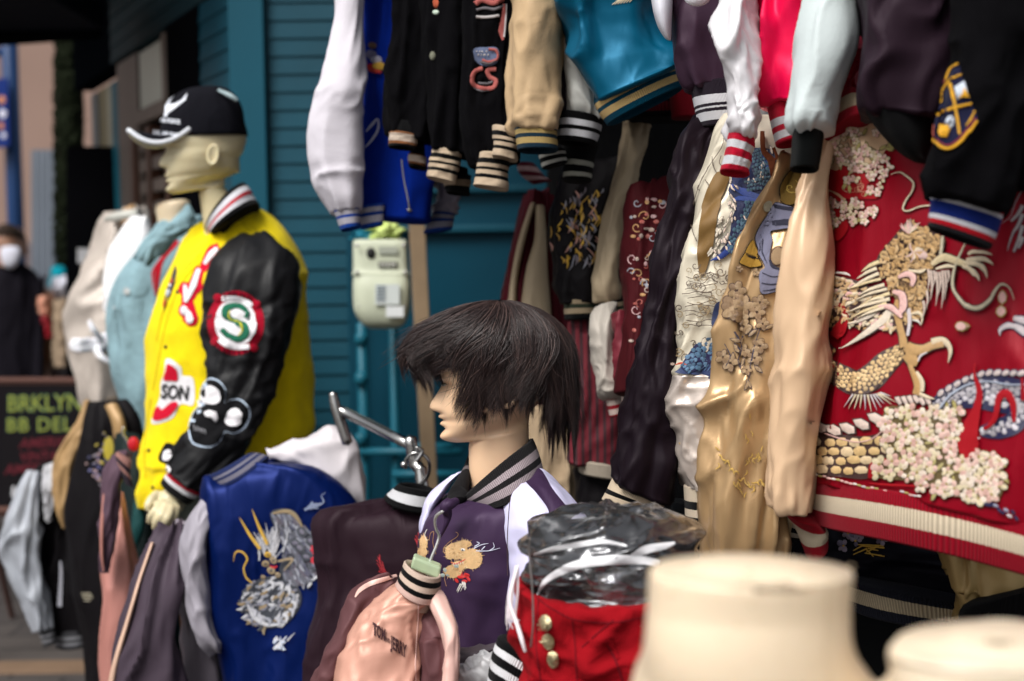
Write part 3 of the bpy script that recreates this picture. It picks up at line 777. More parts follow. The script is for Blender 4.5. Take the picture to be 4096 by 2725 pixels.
# ------------------------------------------------------------------ heads
HT = [  # z, front, back, half width
    (1.00, .03, .10, .02), (.985, -.12, .25, .13), (.95, -.235, .335, .215), (.88, -.335, .42, .28), (.78, -.40, .475, .325), (.68, -.435, .49, .342),
    (.60, -.44, .485, .345), (.545, -.435, .47, .34), (.50, -.405, .455, .335), (.45, -.400, .43, .33), (.40, -.405, .40, .318), (.34, -.41, .365, .305), (.28, -.418, .32, .29),
    (.23, -.418, .285, .272), (.18, -.40, .262, .25), (.13, -.405, .25, .235), (.07, -.414, .24, .195), (.02, -.385, .235, .16), (-.012, -.32, .23, .155), (-.035, None, .23, .165), (-.07, None, .23, .162)]
def head_geo(H, org, yaw=0, sx=1, nf=-.22, nb=.23, neck=((-.2, 0, 0, .165),), nz=.34, M=72, sub=4, brow=1):
    """one skin: skull, face features, neck; org = point on the ear axis at chin height"""
    rows = []
    for (z, f, b, w) in HT:
        rows.append((z, nf if f is None else f, min(b, nb + .02) if z < .05 else (max(b, nb) if z < .42 else b), w))
    for (z, df, db, w) in neck: rows.append((z, nf + df, nb + db, w))
    rows = np.array(rows)
    t = np.linspace(0, len(rows) - 1, (len(rows) - 1) * sub + 1)
    Q = crom(rows, t); vs = []
    th = np.arange(M) / M * 2 * np.pi
    for (z, f, b, w) in Q:
        xc = (f + b) / 2; ax = (b - f) / 2
        C, S = np.cos(th), np.sin(th); p = 2 / 2.15
        x = xc - ax * np.sign(C) * np.abs(C) ** p; y = w * np.sign(S) * np.abs(S) ** p
        fm = np.clip((xc - x) / ax, 0, 1) ** .5
        g = lambda z0, sz, y0, sy: np.exp(-((z - z0) / sz) ** 2 - ((np.abs(y) - y0) / sy) ** 2)
        dz = .34 - nz; zf = z + dz                          # nose and eyes sit at zf, mouth and chin at z
        ge = lambda z0, sz, y0, sy: np.exp(-((zf - z0) / sz) ** 2 - ((np.abs(y) - y0) / sy) ** 2)
        if .27 < zf < .56:
            k = (.52 - zf) / .18; pr = .100 * (1 - (1 - min(1, max(0, k)) ** 1.15) ** 1.0) * (1 - .12 * max(0, 1 - abs(zf - .34) / .03)) * (1 if zf > .34 else max(0, 1 - ((.34 - zf) / .055) ** 2))
            x = x - fm * pr * np.exp(-(y / (.036 + .035 * np.clip(k, 0, 1))) ** 2)
        x = x - fm * (.028 * ge(.545, .028, .13, .09) * brow) + fm * (.048 * ge(.485, .035, .145, .055)) - fm * (.028 * ge(.478, .018, .145, .036))
        x = x - fm * (.034 * g(.208, .018, 0, .075) + .032 * g(.156, .020, 0, .062)) + fm * (.010 * g(.182, .006, 0, .08))
        x = x + fm * (.022 * g(.108, .02, 0, .09)) - fm * (.022 * g(.055, .035, 0, .1))
        y = y * (1 + .05 * np.exp(-((z - .4) / .07) ** 2) * fm)
        zt_ = z + .25 * math.exp(-(z / .2) ** 2) * (x + .42) * (1 if z < .35 else 0)
        for j in range(M): vs.append((x[j], y[j], zt_[j]))
    K = len(Q)
    fs = [(i * M + j, i * M + (j + 1) % M, (i + 1) * M + (j + 1) % M, (i + 1) * M + j) for i in range(K - 1) for j in range(M)]
    c0 = len(vs); vs.append((.065, 0, 1.003)); fs += [(c0, (j + 1) % M, j) for j in range(M)]
    # ears
    for sg in (-1, 1):
        b0 = len(vs); n1, n2 = 18, 8
        for i in range(n1):
            a = 2 * math.pi * i / n1
            ex = .055 + .052 * math.cos(a) + (.018 if math.sin(a) > 0 else -.008) * abs(math.sin(a)); ez = .415 + .10 * math.sin(a)
            for j in range(n2):
                bb_ = 2 * math.pi * j / n2
                rr = .017 if math.sin(a) > -.6 else .024
                vs.append((ex + rr * math.cos(a) * math.cos(bb_), sg * (.342 + .02 * (1 + math.cos(a)) + rr * math.sin(bb_)), ez + rr * math.sin(a) * math.cos(bb_)))
        for i in range(n1):
            for j in range(n2):
                q = (b0 + i * n2 + j, b0 + ((i + 1) % n1) * n2 + j, b0 + ((i + 1) % n1) * n2 + (j + 1) % n2, b0 + i * n2 + (j + 1) % n2)
                fs.append(q if sg < 0 else q[::-1])
        b0 = len(vs)          # bowl of the ear
        for i in range(n1):
            a = 2 * math.pi * i / n1; vs.append((.055 + .05 * math.cos(a), sg * .376, .415 + .095 * math.sin(a)))
        vs.append((.045, sg * .358, .40)); fs += [(b0 + i, b0 + (i + 1) % n1, b0 + n1) for i in range(n1)]
    cy, sy_ = math.cos(yaw), math.sin(yaw)
    out = []
    for (x, y, z) in vs:
        x *= sx; X = x * cy - y * sy_; Y = x * sy_ + y * cy
        out.append((org[0] + X * H, org[1] + Y * H, org[2] + z * H))
    return out, fs

def hand(name, wrist, palm, fingers, mat, par, r=.008, vox=.0028, wr=.024):
    """palm slab + five separate tapered fingers fused into one skin. points are world positions"""
    mb = MB()
    mb.tube([wrist, (wrist + palm) / 2, palm], [wr, wr * 1.15, wr * 1.05], M=14)
    for ch in fingers:
        mb.tube([palm * .55 + wrist * .45, ch[0]], [r * 1.5, r * 1.25], M=10)
        mb.tube(ch, [r * 1.2, r * 1.1, r, r * .75][:len(ch)], M=10)
        for p, q in zip(ch, [1.2, 1.1, 1, .75]): mb.ball(p, r * q * 1.02)
    return mb.build(name, mat, par, remesh=vox)

# ------------------------------------------------------------------ embroidery motifs
def vary(mat):
    if mat not in VAR:
        c = [k[1] for k, v in MC.items() if v == mat][0]
        VAR[mat] = [mat, mat, thr(tuple(min(1, x * 1.22 + .02) for x in c)), thr(tuple(x * .74 for x in c))]
    return random.choice(VAR[mat])
VAR = {}
def scales(E, spine, w, rows, step, mat, edge, h=.0018, fr=None, jit=.16, out=1.12, size=1.0):
    """overlapping stitched scales along a bending body over a dark ground"""
    fr = fr or E.fr; rows = max(2, int(rows * .75 + .5)); step *= 1.2
    A = crom(np.array(spine, float), np.linspace(0, len(spine) - 1, len(spine) * 12))
    W = np.interp(np.linspace(0, 1, len(A)), np.linspace(0, 1, len(w)), w)
    E.rib(spine, [x * out for x in np.interp(np.linspace(0, 1, len(spine)), np.linspace(0, 1, len(w)), w)], edge, .0006, fr)
    L = np.concatenate([[0], np.cumsum(np.linalg.norm(np.diff(A, axis=0), axis=1))])
    n = int(L[-1] / step); E.up += .0005; f2 = lambda q, v: np.interp(q, L, A[:, v])
    for i in range(n):
        u = (i + .5) / n * L[-1]; p = np.array([f2(u, 0), f2(u, 1)]); t = np.array([f2(min(L[-1], u + step), k) - f2(max(0, u - step), k) for k in (0, 1)])
        t /= np.linalg.norm(t) + 1e-9; nn = np.array([-t[1], t[0]]); ww = np.interp(u, L, W)
        for j in range(rows if i % 2 == 0 else rows - 1):
            o_ = ((j + .5) / rows - .5) * ww + (0 if i % 2 == 0 else ww / rows * .5)
            c = p + nn * (o_ + random.uniform(-.1, .1) * ww / rows) + t * random.uniform(-jit, jit) * step
            k = size * random.uniform(.85, 1.12); rx, ry = step * .56 * k, ww / rows * .47 * k; a = math.atan2(t[1], t[0]) + random.uniform(-.25, .25)
            pts = [(-rx * .95, -ry * .55), (-rx * .2, -ry), (rx * .55, -ry * .85), (rx * 1.15, -ry * .1), (rx * .6, ry * .8), (-rx * .2, ry), (-rx * .95, ry * .55), (-rx * .6, 0)]
            ca, sa = math.cos(a), math.sin(a)
            E.shape([(c[0] + x * ca - y * sa, c[1] + x * sa + y * ca) for x, y in pts], vary(mat), h, fr, a)
    E.up -= .0005
def blossom(E, x, y, r, petals, core, edge, fr=None, rot=0, h=.0018):
    for k in range(5):
        if random.random() < .12: continue
        a = rot + k * 2 * math.pi / 5 + random.uniform(-.2, .2); d_ = r * random.uniform(.5, .66); q = random.uniform(.8, 1.2)
        px_, py_ = x + d_ * math.cos(a), y + d_ * math.sin(a)
        E.ell(px_, py_, r * .56 * q, r * .48 * q, a, edge, .0004, fr, 9)
        E.up += .0005; E.ell(px_, py_, r * .48 * q, r * .39 * q, a, random.choice(petals), h, fr, 9, a + 1.57); E.up -= .0005
    E.up += .0008; E.ell(x, y, r * .2, r * .2, 0, core, h, fr, 7); E.up -= .0008
def fill(E, poly, n, a0, da, l0, l1, w, mats, edge, fr=None, curl=.4):
    """short stitched strokes filling an outline"""
    xs = [p[0] for p in poly]; ys = [p[1] for p in poly]
    for k in range(n):
        for q in range(40):
            x, y = random.uniform(min(xs), max(xs)), random.uniform(min(ys), max(ys))
            if inpoly(poly, x, y): break
        else: continue
        a = a0 + random.uniform(-da, da); l = random.uniform(l0, l1); c = curl * random.choice((-1, 1))
        p = [(x, y), (x + l * .5 * math.cos(a), y + l * .5 * math.sin(a)), (x + l * math.cos(a + c), y + l * math.sin(a + c))]
        u = E.up; E.up = u + .000006 * k; E.rib(p, [w * .9, w * 1.35, w * .4], edge, .0003, fr, 3); E.up += .0004; E.rib(p, [w * .6, w, w * .2], random.choice(mats), .002, fr, 3); E.up = u
def cluster(E, poly, n, r0, r1, petals, core, edge, leaf, fr=None):
    xs = [p[0] for p in poly]; ys = [p[1] for p in poly]; done = []; tr = 0
    while len(done) < n and tr < n * 60:
        tr += 1
        x, y, r = random.uniform(min(xs), max(xs)), random.uniform(min(ys), max(ys)), random.uniform(r0, r1)
        if not inpoly(poly, x, y) or any((x - a) ** 2 + (y - b) ** 2 < ((r + c) * .58) ** 2 for a, b, c in done): continue
        done.append((x, y, r))
    for (x, y, r) in done:
        if random.random() < .5:
            a = random.uniform(0, 6.28); E.ell(x + r * math.cos(a), y + r * math.sin(a), r * .8, r * .32, a, edge, .0004, fr); E.ell(x + r * math.cos(a), y + r * math.sin(a), r * .68, r * .22, a, leaf, .0015, fr)
    for (x, y, r) in done: blossom(E, x, y, r, petals, core, edge, fr, random.uniform(0, 1.2))
def petal(E, x, y, a, L, w, mat, edge, fr=None, h=.0016):
    c, s_ = math.cos(a), math.sin(a)
    f = lambda k: [(x + (u * L * k + L * (1 - k) * .5) * c - v * w * k * s_, y + (u * L * k + L * (1 - k) * .5) * s_ + v * w * k * c) for u, v in ((0, 0), (.25, -.42), (.6, -.5), (.85, -.3), (1, 0), (.85, .3), (.6, .5), (.25, .42))]
    E.shape(f(1.18), edge, .0004, fr, a); E.up += .0005; E.shape(f(.95), mat, h, fr, a); E.up -= .0005
def swirl(E, x, y, r, turns, a0, w, mat, fr=None, sg=1):
    n = int(turns * 8) + 3
    E.rib([(x + r * (1 - i / n * .85) * math.cos(a0 + sg * i * turns * 6.28 / n), y + r * (1 - i / n * .85) * math.sin(a0 + sg * i * turns * 6.28 / n)) for i in range(n)], w, mat, .001, fr, 3)

# thread colours
tT = thr((.50, .30, .12)); tC = thr((.72, .6, .42)); tB = thr((.05, .02, .018)); tP = thr((.75, .46, .42)); tW = thr((.75, .7, .64)); tG = thr((.45, .38, .13))
tR = thr((.42, .006, .01)); tN = thr((.012, .012, .06)); tGy = thr((.34, .34, .38)); tGo = thr((.55, .33, .03)); tL = thr((.62, .55, .56)); tK = thr((.01, .01, .012))

FLD = [(.009, 3.5, .8, .7, 1), (.004, 5, 2.5, 2, 1), (.002, 10, 7, -4, 1)]
FLS = [(.006, 1.8, 2.0, 1.4, 1), (.002, 3, 6, -2.5, 1)]
GA1 = (.006, 16, 1, 0, 0, 1.0, .08); GA0 = (.005, 16, 1, 0, 0, 0.0, .08)

# ------------------------------------------------------------------ foreground torso forms
form = fab('plastic', (.74, .60, .43), vs=5)
t = thing('torso_form', 'cream headless torso form with clean flat neck top nearest the camera', 'mannequin', 'cream torso forms at the front')
o = loft('body', V, [(1590, 1303, 1870, 1308, 1.0, .085), (1520, 1300, 1945, 1309, 1.0, .128), (1502, 1306, 1962, 1318, 1.0, .141), (1496, 1326, 1962, 1342, 1.0, .143), (1492, 1400, 1958, 1410, 1.0, .14), (1484, 1480, 1966, 1490, 1.0, .145), (1470, 1560, 2010, 1570, 1.01, .16), (1420, 1680, 2120, 1690, 1.03, .18), (1250, 1850, 2300, 1860, 1.05, .22), (1200, 2400, 2350, 2400, 1.05, .24)], form, t, e=2.05, NR=120, M=110, folds=((.0012, 2, 2, 0),))
E = Emb([o], .0002); E.hk = .1
sm0 = fab('plastic', (.62, .46, .29), vs=30)
E.rib([(1905, 1345), (1904, 1420), (1900, 1500), (1915, 1600)], 2.4, sm0, .0004)
random.seed(77)
for k in range(70): E.ell(random.uniform(1500, 1960), random.choice([random.uniform(1300, 1350), random.uniform(1350, 1560)]), random.uniform(1.5, 7), random.uniform(.8, 3), random.uniform(0, 3), sm0, .0002)
E.build('scuff_marks', t)
form2 = fab('plastic', (.74, .62, .46), vs=22, rough=.36)
t = thing('torso_form', 'cream headless torso form with grimy smudged neck top at the right corner', 'mannequin', 'cream torso forms at the front')
o2 = loft('body', V, [(2180, 1474, 2470, 1480, .93, .085), (2085, 1472, 2570, 1482, .93, .13), (2055, 1482, 2600, 1494, .93, .14), (2046, 1505, 2608, 1518, .93, .142), (2052, 1580, 2600, 1590, .93, .14), (2010, 1680, 2680, 1690, .95, .17), (1900, 1850, 2850, 1860, .97, .2), (1880, 2400, 2850, 2400, .97, .22)], form2, t, e=2.05, NR=110, M=110, folds=((.0012, 2, 2, 0),))
E = Emb([o2], .0003); sm = fab('plain', (.35, .27, .18), amt=.5, vs=60)
for k in range(60):
    x, y = random.gauss(2300, 24), random.gauss(1480, 5); E.ell(x, y, random.uniform(2, 7), random.uniform(1, 2.2), 0, sm, .0001)
E.build('grime', t)

# ------------------------------------------------------------------ female mannequin with wig
skinF = fab('plastic', (.78, .52, .33), rough=.38)
t = thing('mannequin', 'peach female mannequin in profile wearing a shaggy dark brown wig', 'mannequin')
H = 1050 * .5102 * 2.35 / FP
o = P(D4, 868, 1220, 2.35)
vs, fs = head_geo(H, o, yaw=R(3), nz=.29, neck=((-.2, .0, .0, .158), (-.35, .01, .01, .16), (-.5, .02, .03, .18), (-.62, -.02, .06, .25), (-.75, -.03, .04, .42), (-1.0, -.02, .02, .45), (-1.6, .04, -.04, .3), (-3.4, .1, -.1, .2)))
hd = mk('body', vs, fs, skinF, t)
E = Emb([hd], .0004); E.fr = D4; E.hk = .1
E.shape([(418, 768), (432, 758), (450, 757), (462, 766), (448, 773), (430, 774)], fab('plain', (.7, .7, .68), rough=.2), .0008)
E.up = .0004; E.ell(434, 765, 6, 8, 0, fab('plain', (.05, .03, .02), rough=.2), .0008); E.rib([(412, 770), (425, 757), (448, 750), (470, 762)], [2, 6, 7, 3], fab('plain', (.02, .012, .01)), .0008)
E.build('eye', t)
# wig
def wig(H, org, n, par):
    rng = np.random.default_rng(5)
    K = 14; NL = 210
    t = np.linspace(0, 1, K)[None, :]
    pl = rng.uniform(-math.pi, math.pi, NL); sgn = np.where(pl < 0, -1, 1)
    swl = np.clip(rng.normal(.30, .16, NL), .02, .7) * np.abs(np.sin(pl)) ** .6 * np.where(np.cos(pl) > .8, .1, 1) * np.where(np.cos(pl) < -.75, .5, 1)
    fin = pl + sgn * swl
    fin = np.where(np.abs(fin) > math.pi, sgn * (math.pi - .02), fin)
    cf = np.cos(fin)
    zt = np.interp(cf, [-1, -.85, -.68, -.57, -.5, -.44, -.36, -.2, -.12, -.04, .15, .4, .6, .8, 1], [.53, .54, .60, .57, .22, .15, .42, .37, .16, .28, .27, .33, .28, .08, -.06])
    llay = rng.uniform(0, 1, NL) ** .8
    zl = zt + llay * rng.uniform(.0, .36, NL) * np.interp(cf, [-1, -.4, 1], [.5, .7, 1.1]) + rng.normal(0, .075, NL)
    flick = rng.normal(.0, .2, NL); out = rng.normal(.02, .06, NL); pfl = .80 + .21 * llay + rng.normal(0, .035, NL)
    li = rng.integers(0, NL, n)
    droot = rng.normal(0, .115, n); r_lay = rng.normal(0, .024, n); loose = rng.uniform(.7, 1.0, n)[:, None]
    zend = zl[li] + rng.normal(0, .045, n) + (rng.uniform(0, 1, n) < .3) * rng.uniform(0, .15, n)
    lay = np.clip(llay[li] + rng.normal(0, .12, n), 0, 1)
    top = .62 + .45 * (.85 + .15 * lay)
    zs = top - .004 - .42 * rng.uniform(0, 1, n) ** 2.2
    zs = np.maximum(zs, np.minimum(zend + .22, top - .01))
    z = zs[:, None] + (zend - zs)[:, None] * (t ** 1.1)
    zr = np.clip((z - .62) / (top[:, None] - .62), 0, 1)
    r = np.sqrt(1 - zr ** 2)
    dn = np.clip(.62 - z, 0, 1)
    frontness = np.clip(-cf[li], 0, 1); side = np.abs(np.sin(fin[li])); back = np.clip(cf[li], 0, 1)
    r = r * (1 - (.32 * frontness + .34 * side ** 2 * (1 - back) + .06 * back)[:, None] * dn)
    wv = rng.uniform(0, 6.28, NL)[li][:, None]; wa = rng.uniform(0, 1, NL)[li][:, None]
    pht = pl[li][:, None] + (sgn * swl)[li][:, None] * t ** 1.25 + droot[:, None] * (1 - loose * t ** 1.3) + (flick[li][:, None] * t ** 4) + (.03 + .10 * wa) * np.sin(wv + (4 + 4 * wa) * t) * t
    cx, sx_ = np.cos(pht), np.sin(pht)
    rx = np.where(cx < 0, .55 + .165 * np.abs(cx) ** 1.2, .525); ry = .44
    pr = pfl[li][:, None] + r_lay[:, None] * (1 - .7 * t) + out[li][:, None] * t ** 3 + .03 * np.sin(wv * 2 + 5 * t)
    X = r * rx * cx * pr; Y = r * ry * sx_ * pr
    xsh = .02
    Z = z
    st_ = rng.uniform(0, 1, n) < .05
    X = X * (1 + (st_ * rng.uniform(.0, .14, n))[:, None] * t) + (st_ * rng.normal(0, .05, n))[:, None] * t ** 2
    Z = Z + (st_ * rng.uniform(-.02, .06, n))[:, None] * t ** 2
    X = X + (back[:, None] * .03 * t)
    G = np.stack([org[0] + (X + xsh) * H, org[1] + Y * H, org[2] + Z * H], -1)
    t = t[0]
    # triangular strands
    rad = (rng.uniform(.00028, .0007, n)[:, None] * np.interp(t, [0, .5, .85, 1], [1, 1, .6, .12])[None, :])
    tg = np.gradient(G, axis=1); tg /= np.linalg.norm(tg, axis=2)[:, :, None] + 1e-9
    ctr = np.array([org[0], org[1], org[2] + .5 * H]); ou = G - ctr; ou /= np.linalg.norm(ou, axis=2)[:, :, None]
    sd2 = np.cross(tg, ou); sd2 /= np.linalg.norm(sd2, axis=2)[:, :, None] + 1e-9
    ou = np.cross(sd2, tg)
    V3 = np.stack([G - sd2 * rad[..., None], G + sd2 * rad[..., None], G + ou * rad[..., None] * .8], 2)   # n,K,3,3
    vs = V3.reshape(-1, 3)
    b = (np.arange(n)[:, None, None] * K * 3 + np.arange(K - 1)[None, :, None] * 3)
    j = np.arange(3)[None, None, :]; j2 = (np.arange(3) + 1) % 3
    q = np.stack([b + j, b + j2[None, None, :], b + 3 + j2[None, None, :], b + 3 + j], -1).reshape(-1, 4)
    uv = np.broadcast_to(np.stack([np.repeat(rng.uniform(0, 1, n), K), np.tile(t, n)], -1)[:, None, :], (n * K, 3, 2)).reshape(-1, 2)
    m, nn, bs = nodes('wig_hair')
    bs.inputs['Roughness'].default_value = .38; bs.inputs['Specular IOR Level'].default_value = .5
    tc = N(nn, 'ShaderNodeTexCoord'); sp = N(nn, 'ShaderNodeSeparateXYZ'); nn.links.new(tc.outputs['UV'], sp.inputs[0])
    cr = N(nn, 'ShaderNodeValToRGB'); cr.color_ramp.elements[0].color = (.014, .008, .008, 1); cr.color_ramp.elements[1].color = (.10, .060, .052, 1)
    e_ = cr.color_ramp.elements.new(.75); e_.color = (.034, .020, .019, 1)
    nn.links.new(sp.outputs['X'], cr.inputs[0]); nn.links.new(cr.outputs[0], bs.inputs['Base Color'])
    me = bpy.data.meshes.new('wig')
    me.vertices.add(len(vs)); me.vertices.foreach_set('co', vs.ravel())
    me.loops.add(q.size); me.loops.foreach_set('vertex_index', q.ravel().astype(np.int32))
    me.polygons.add(len(q)); me.polygons.foreach_set('loop_start', np.arange(0, q.size, 4, dtype=np.int32))
    me.update(calc_edges=True); me.validate()
    ul = me.uv_layers.new(name='UVMap'); ul.data.foreach_set('uv', uv[q.ravel()].astype(np.float32).ravel())
    me.polygons.foreach_set('use_smooth', [True] * len(me.polygons))
    me.materials.append(m)
    wo = bpy.data.objects.new('hair', me); COL.objects.link(wo); wo.parent = par
    # the cap the hair is knotted into
    mb = MB(); 
    cv, cf = [], []
    for i in range(13):
        ph_ = i / 12 * 1.75
        for k in range(32):
            a = k / 32 * 2 * math.pi
            rx_ = .42 if math.cos(a) < 0 else .45
            cv.append((org[0] + (.02 + rx_ * math.sin(ph_) * math.cos(a)) * H, org[1] + .365 * math.sin(ph_) * math.sin(a) * H, org[2] + (.60 + .36 * math.cos(ph_) - (.0 if math.cos(a) < 0 else .14 * (ph_ / 1.75) ** 2 * math.cos(a))) * H))
    cf = [(i * 32 + k, i * 32 + (k + 1) % 32, (i + 1) * 32 + (k + 1) % 32, (i + 1) * 32 + k) for i in range(12) for k in range(32)]
    c_ = mk('wig_cap', cv, cf, fab('plain', (.01, .007, .007), rough=.9), wo)
wig(H, o, 32000, t)

# ------------------------------------------------------------------ purple souvenir jacket on the female mannequin
PUR = (.040, .021, .052); LIL = (.62, .6, .82)
sp_ = fab('satin', PUR, rough=.36); slil = fab('satin', LIL, rough=.4)
t = thing('souvenir_jacket', 'purple satin jacket with lilac white shoulders and gold dragons on the wigged mannequin', 'jacket')
tor = loft('torso', C4, [(735, 720, 1000, 700, 2.35, .12), (690, 750, 1075, 690, 2.35, .18), (610, 790, 1170, 760, 2.35, .27), (548, 880, 1200, 880, 2.35, .29), (528, 980, 1200, 1000, 2.35, .29), (560, 1100, 1150, 1120, 2.35, .28), (620, 1250, 1060, 1250, 2.35, .26), (650, 1400, 1010, 1400, 2.35, .25), (680, 1600, 1020, 1600, 2.35, .25), (690, 1800, 1040, 1800, 2.35, .25)], sp_, t, folds=[(.005, 3, 1.2, 1, 1), (.003, 6, 5, -3, 1)], e=2.1)
lsh = loft('far_sleeve', C4, [(668, 668, 712, 640, 2.36, .03), (585, 735, 655, 720, 2.36, .06), (545, 800, 600, 800, 2.36, .08), (528, 870, 560, 880, 2.36, .09), (526, 930, 540, 930, 2.36, .08)], slil, t, folds=((.002, 2, 2, 1, 1),))
slv = loft('sleeve', C4, [(975, 742, 1064, 668, 2.30, .04), (940, 775, 1118, 722, 2.27, .09), (924, 822, 1196, 800, 2.24, .12), (915, 880, 1240, 880, 2.23, .14), (912, 1000, 1200, 1000, 2.23, .13), (912, 1100, 1150, 1110, 2.23, .12), (930, 1250, 1110, 1250, 2.23, .12), (960, 1400, 1100, 1400, 2.23, .12)], slil, t, folds=FLS, e=2.2)
E = Emb([slv, tor], .001); E.fr = C4
E.area([(985, 672), (1052, 632), (1110, 720), (1165, 790), (1200, 830), (1118, 862), (1085, 800), (1040, 740)], sp_, .0015, grid=12)
E.build('sleeve_stripe', slv)
E = Emb([tor, slv], .0006); E.fr = C4
E.rib([(935, 705), (922, 800), (915, 900), (912, 1010), (914, 1110)], 3, tB, .0012)
E.build('seam_piping', tor)
kc = rib([(.22, (.012, .011, .012)), (.42, (.34, .28, .30)), (.56, (.012, .011, .012)), (.78, (.34, .28, .30)), (1, (.012, .011, .012))], 90)
loft('collar', C4, [(700, 772, 1026, 500, 2.33, .19, None, -24), (716, 778, 1045, 546, 2.33, .215, None, -16), (740, 785, 1062, 600, 2.33, .24, None, -6), (775, 808, 1076, 665, 2.33, .26, None, 8)], kc, t, M=110, e=2.0, open0=True)
kd = rib([(.3, (.012, .011, .012)), (.4, (.2, .17, .18)), (1, (.012, .011, .012))], 40)
loft('collar_front', C4, [(738, 578, 752, 584, 2.40, .03), (715, 640, 750, 650, 2.38, .04), (680, 700, 742, 720, 2.34, .05), (648, 755, 735, 775, 2.3, .05), (640, 785, 700, 790, 2.28, .04)], kd, t, M=40)
mb = MB(); mb.tube([P(C4, 655, 775, 2.2), P(C4, 640, 800, 2.19), P(C4, 650, 835, 2.2), P(C4, 642, 880, 2.2), P(C4, 620, 930, 2.21)], [.006, .009, .007, .004, .002])
mb.tube([P(C4, 690, 775, 2.2), P(C4, 662, 790, 2.19), P(C4, 640, 800, 2.19)], [.006, .008, .008])
mb.build('tied_placket', sp_, t, smooth=True)
# dragons
E = Emb([tor, slv], .0008); E.fr = C4
fl_ = thr((.66, .42, .20)); fld = thr((.42, .22, .08))
def furball(E, cx, cy, rx, ry, n, mats, L=16, ang0=0, fr=None):
    for k in range(n):
        a = random.uniform(0, 6.28); rr = random.uniform(.1, 1) ** .6
        x, y = cx + rx * rr * math.cos(a), cy + ry * rr * math.sin(a)
        b = a + random.uniform(-.5, .5); l = L * random.uniform(.5, 1.1)
        E.rib([(x, y), (x + l * math.cos(b), y + l * math.sin(b))], [3.2, .8], random.choice(mats), .0012)
for (cx, cy, rx, ry, n) in ((690, 995, 48, 36, 120), (758, 1030, 44, 44, 140), (675, 1085, 38, 28, 70), (660, 1010, 18, 22, 30), (725, 965, 30, 16, 50), (700, 1060, 30, 20, 40)): 
    E.ell(cx, cy, rx * 1.05, ry * 1.05, 0, fl_, .0012); furball(E, cx, cy, rx, ry, n, [fl_, fl_, fld, thr((.75, .55, .3))], 15)
E.ell(718, 990, 10, 7, .2, tW, .003); E.ell(716, 991, 4, 4, 0, tK, .0035)
E.rib([(665, 1045), (685, 1052), (712, 1042), (730, 1030)], [3, 7, 7, 3], thr((.6, .08, .04)), .003)
for k in range(5): E.rib([(676 + k * 10, 1050 - k * 2), (680 + k * 10, 1062 - k * 2)], [4, 1], tW, .0036)
for pts in (((765, 985), (800, 968), (830, 962)), ((770, 975), (790, 962), (778, 955)), ((775, 995), (830, 995), (882, 982)), ((835, 994), (855, 978), (850, 958)), ((800, 990), (815, 975))): E.rib(pts, [5, 4, 1.5][:len(pts)], thr((.6, .62, .75)), .002)
E.rib([(640, 1010), (632, 985), (660, 955), (690, 935), (697, 920), (686, 912)], 2.2, fld, .001)
E.rib([(650, 1075), (637, 1110), (645, 1150)], 2, fld, .001)
for k in range(16):
    a = random.uniform(-.4, 1.0); E.rib([(715, 1115), (715 + 40 * math.cos(a - 1.5), 1115 + 34 * math.sin(a - 1.2))], [5, 1], thr((.6, .02, .02)), .0015)
for (x, y) in ((690, 1125), (705, 1110), (725, 1128), (742, 1118), (735, 1100)): E.ell(x, y, 13, 7, random.random(), thr((.55, .02, .02)), .0018)
for k in range(8): E.rib([(715 + random.uniform(-14, 16), 1130 + random.uniform(-6, 10)), (712 + random.uniform(-22, 22), 1165 + random.uniform(-10, 15))], [6, 1.5], tW, .002)
for (x, y) in ((640, 1080), (655, 1100), (628, 1102), (690, 1062)): E.ell(x, y, 12, 8, random.random(), thr((.35, .42, .4)), .0018)
for (cx, cy, rx, ry, n) in ((545, 960, 18, 34, 40), (540, 1000, 22, 22, 30)): E.ell(cx, cy, rx, ry, 0, fl_, .0012); furball(E, cx, cy, rx, ry, n, [fl_, fl_, fld], 12)
E.rib([(560, 900), (550, 925), (560, 950)], 3, tW, .0015); E.rib([(570, 950), (575, 920), (590, 912), (586, 960), (600, 1010)], 1.8, fld, .001)
E.rib([(515, 1012), (530, 1022), (545, 1018)], [3, 6, 3], thr((.6, .08, .04)), .003)
E.build('dragon_embroidery', tor)

# ------------------------------------------------------------------ small pink jacket on a hanger in front
PNK = (.52, .27, .20); LPK = (.72, .46, .40); MAU = (.10, .042, .045)
t = thing('souvenir_jacket', 'small coppery pink satin jacket with mauve and pale pink sleeves on a wire hanger', 'jacket')
spk = fab('satin', PNK, rough=.3, metal=.2, f1=.7, f2=.5)
pt = loft('torso', C4, [(425, 1150, 606, 1200, 1.975, .085), (362, 1205, 590, 1232, 1.975, .095), (285, 1285, 552, 1290, 1.97, .09), (222, 1390, 535, 1390, 1.96, .09), (180, 1490, 526, 1490, 1.95, .09), (150, 1600, 530, 1600, 1.95, .12), (120, 1760, 560, 1760, 1.95, .12)], spk, t, folds=[(.004, 3, 3, 1.5, 1), (.002, 6, 6, -2, 1)], e=3)
loft('side_panel', C4, [(525, 1185, 625, 1195, 1.995, .05), (520, 1290, 630, 1290, 1.98, .085), (512, 1400, 650, 1400, 1.97, .1), (508, 1500, 668, 1500, 1.96, .1), (515, 1700, 700, 1700, 1.96, .1)], fab('satin', MAU, rough=.4), t, folds=FLS)
loft('far_sleeve', C4, [(545, 1180, 630, 1190, 1.96, .04), (585, 1270, 662, 1265, 1.94, .055), (622, 1360, 690, 1350, 1.93, .06), (640, 1450, 695, 1450, 1.93, .06), (632, 1540, 692, 1550, 1.93, .06), (610, 1700, 690, 1700, 1.93, .06)], fab('satin', LPK, rough=.42, metal=.1), t, folds=((.0025, 2, 2, 1, 1),), e=3)
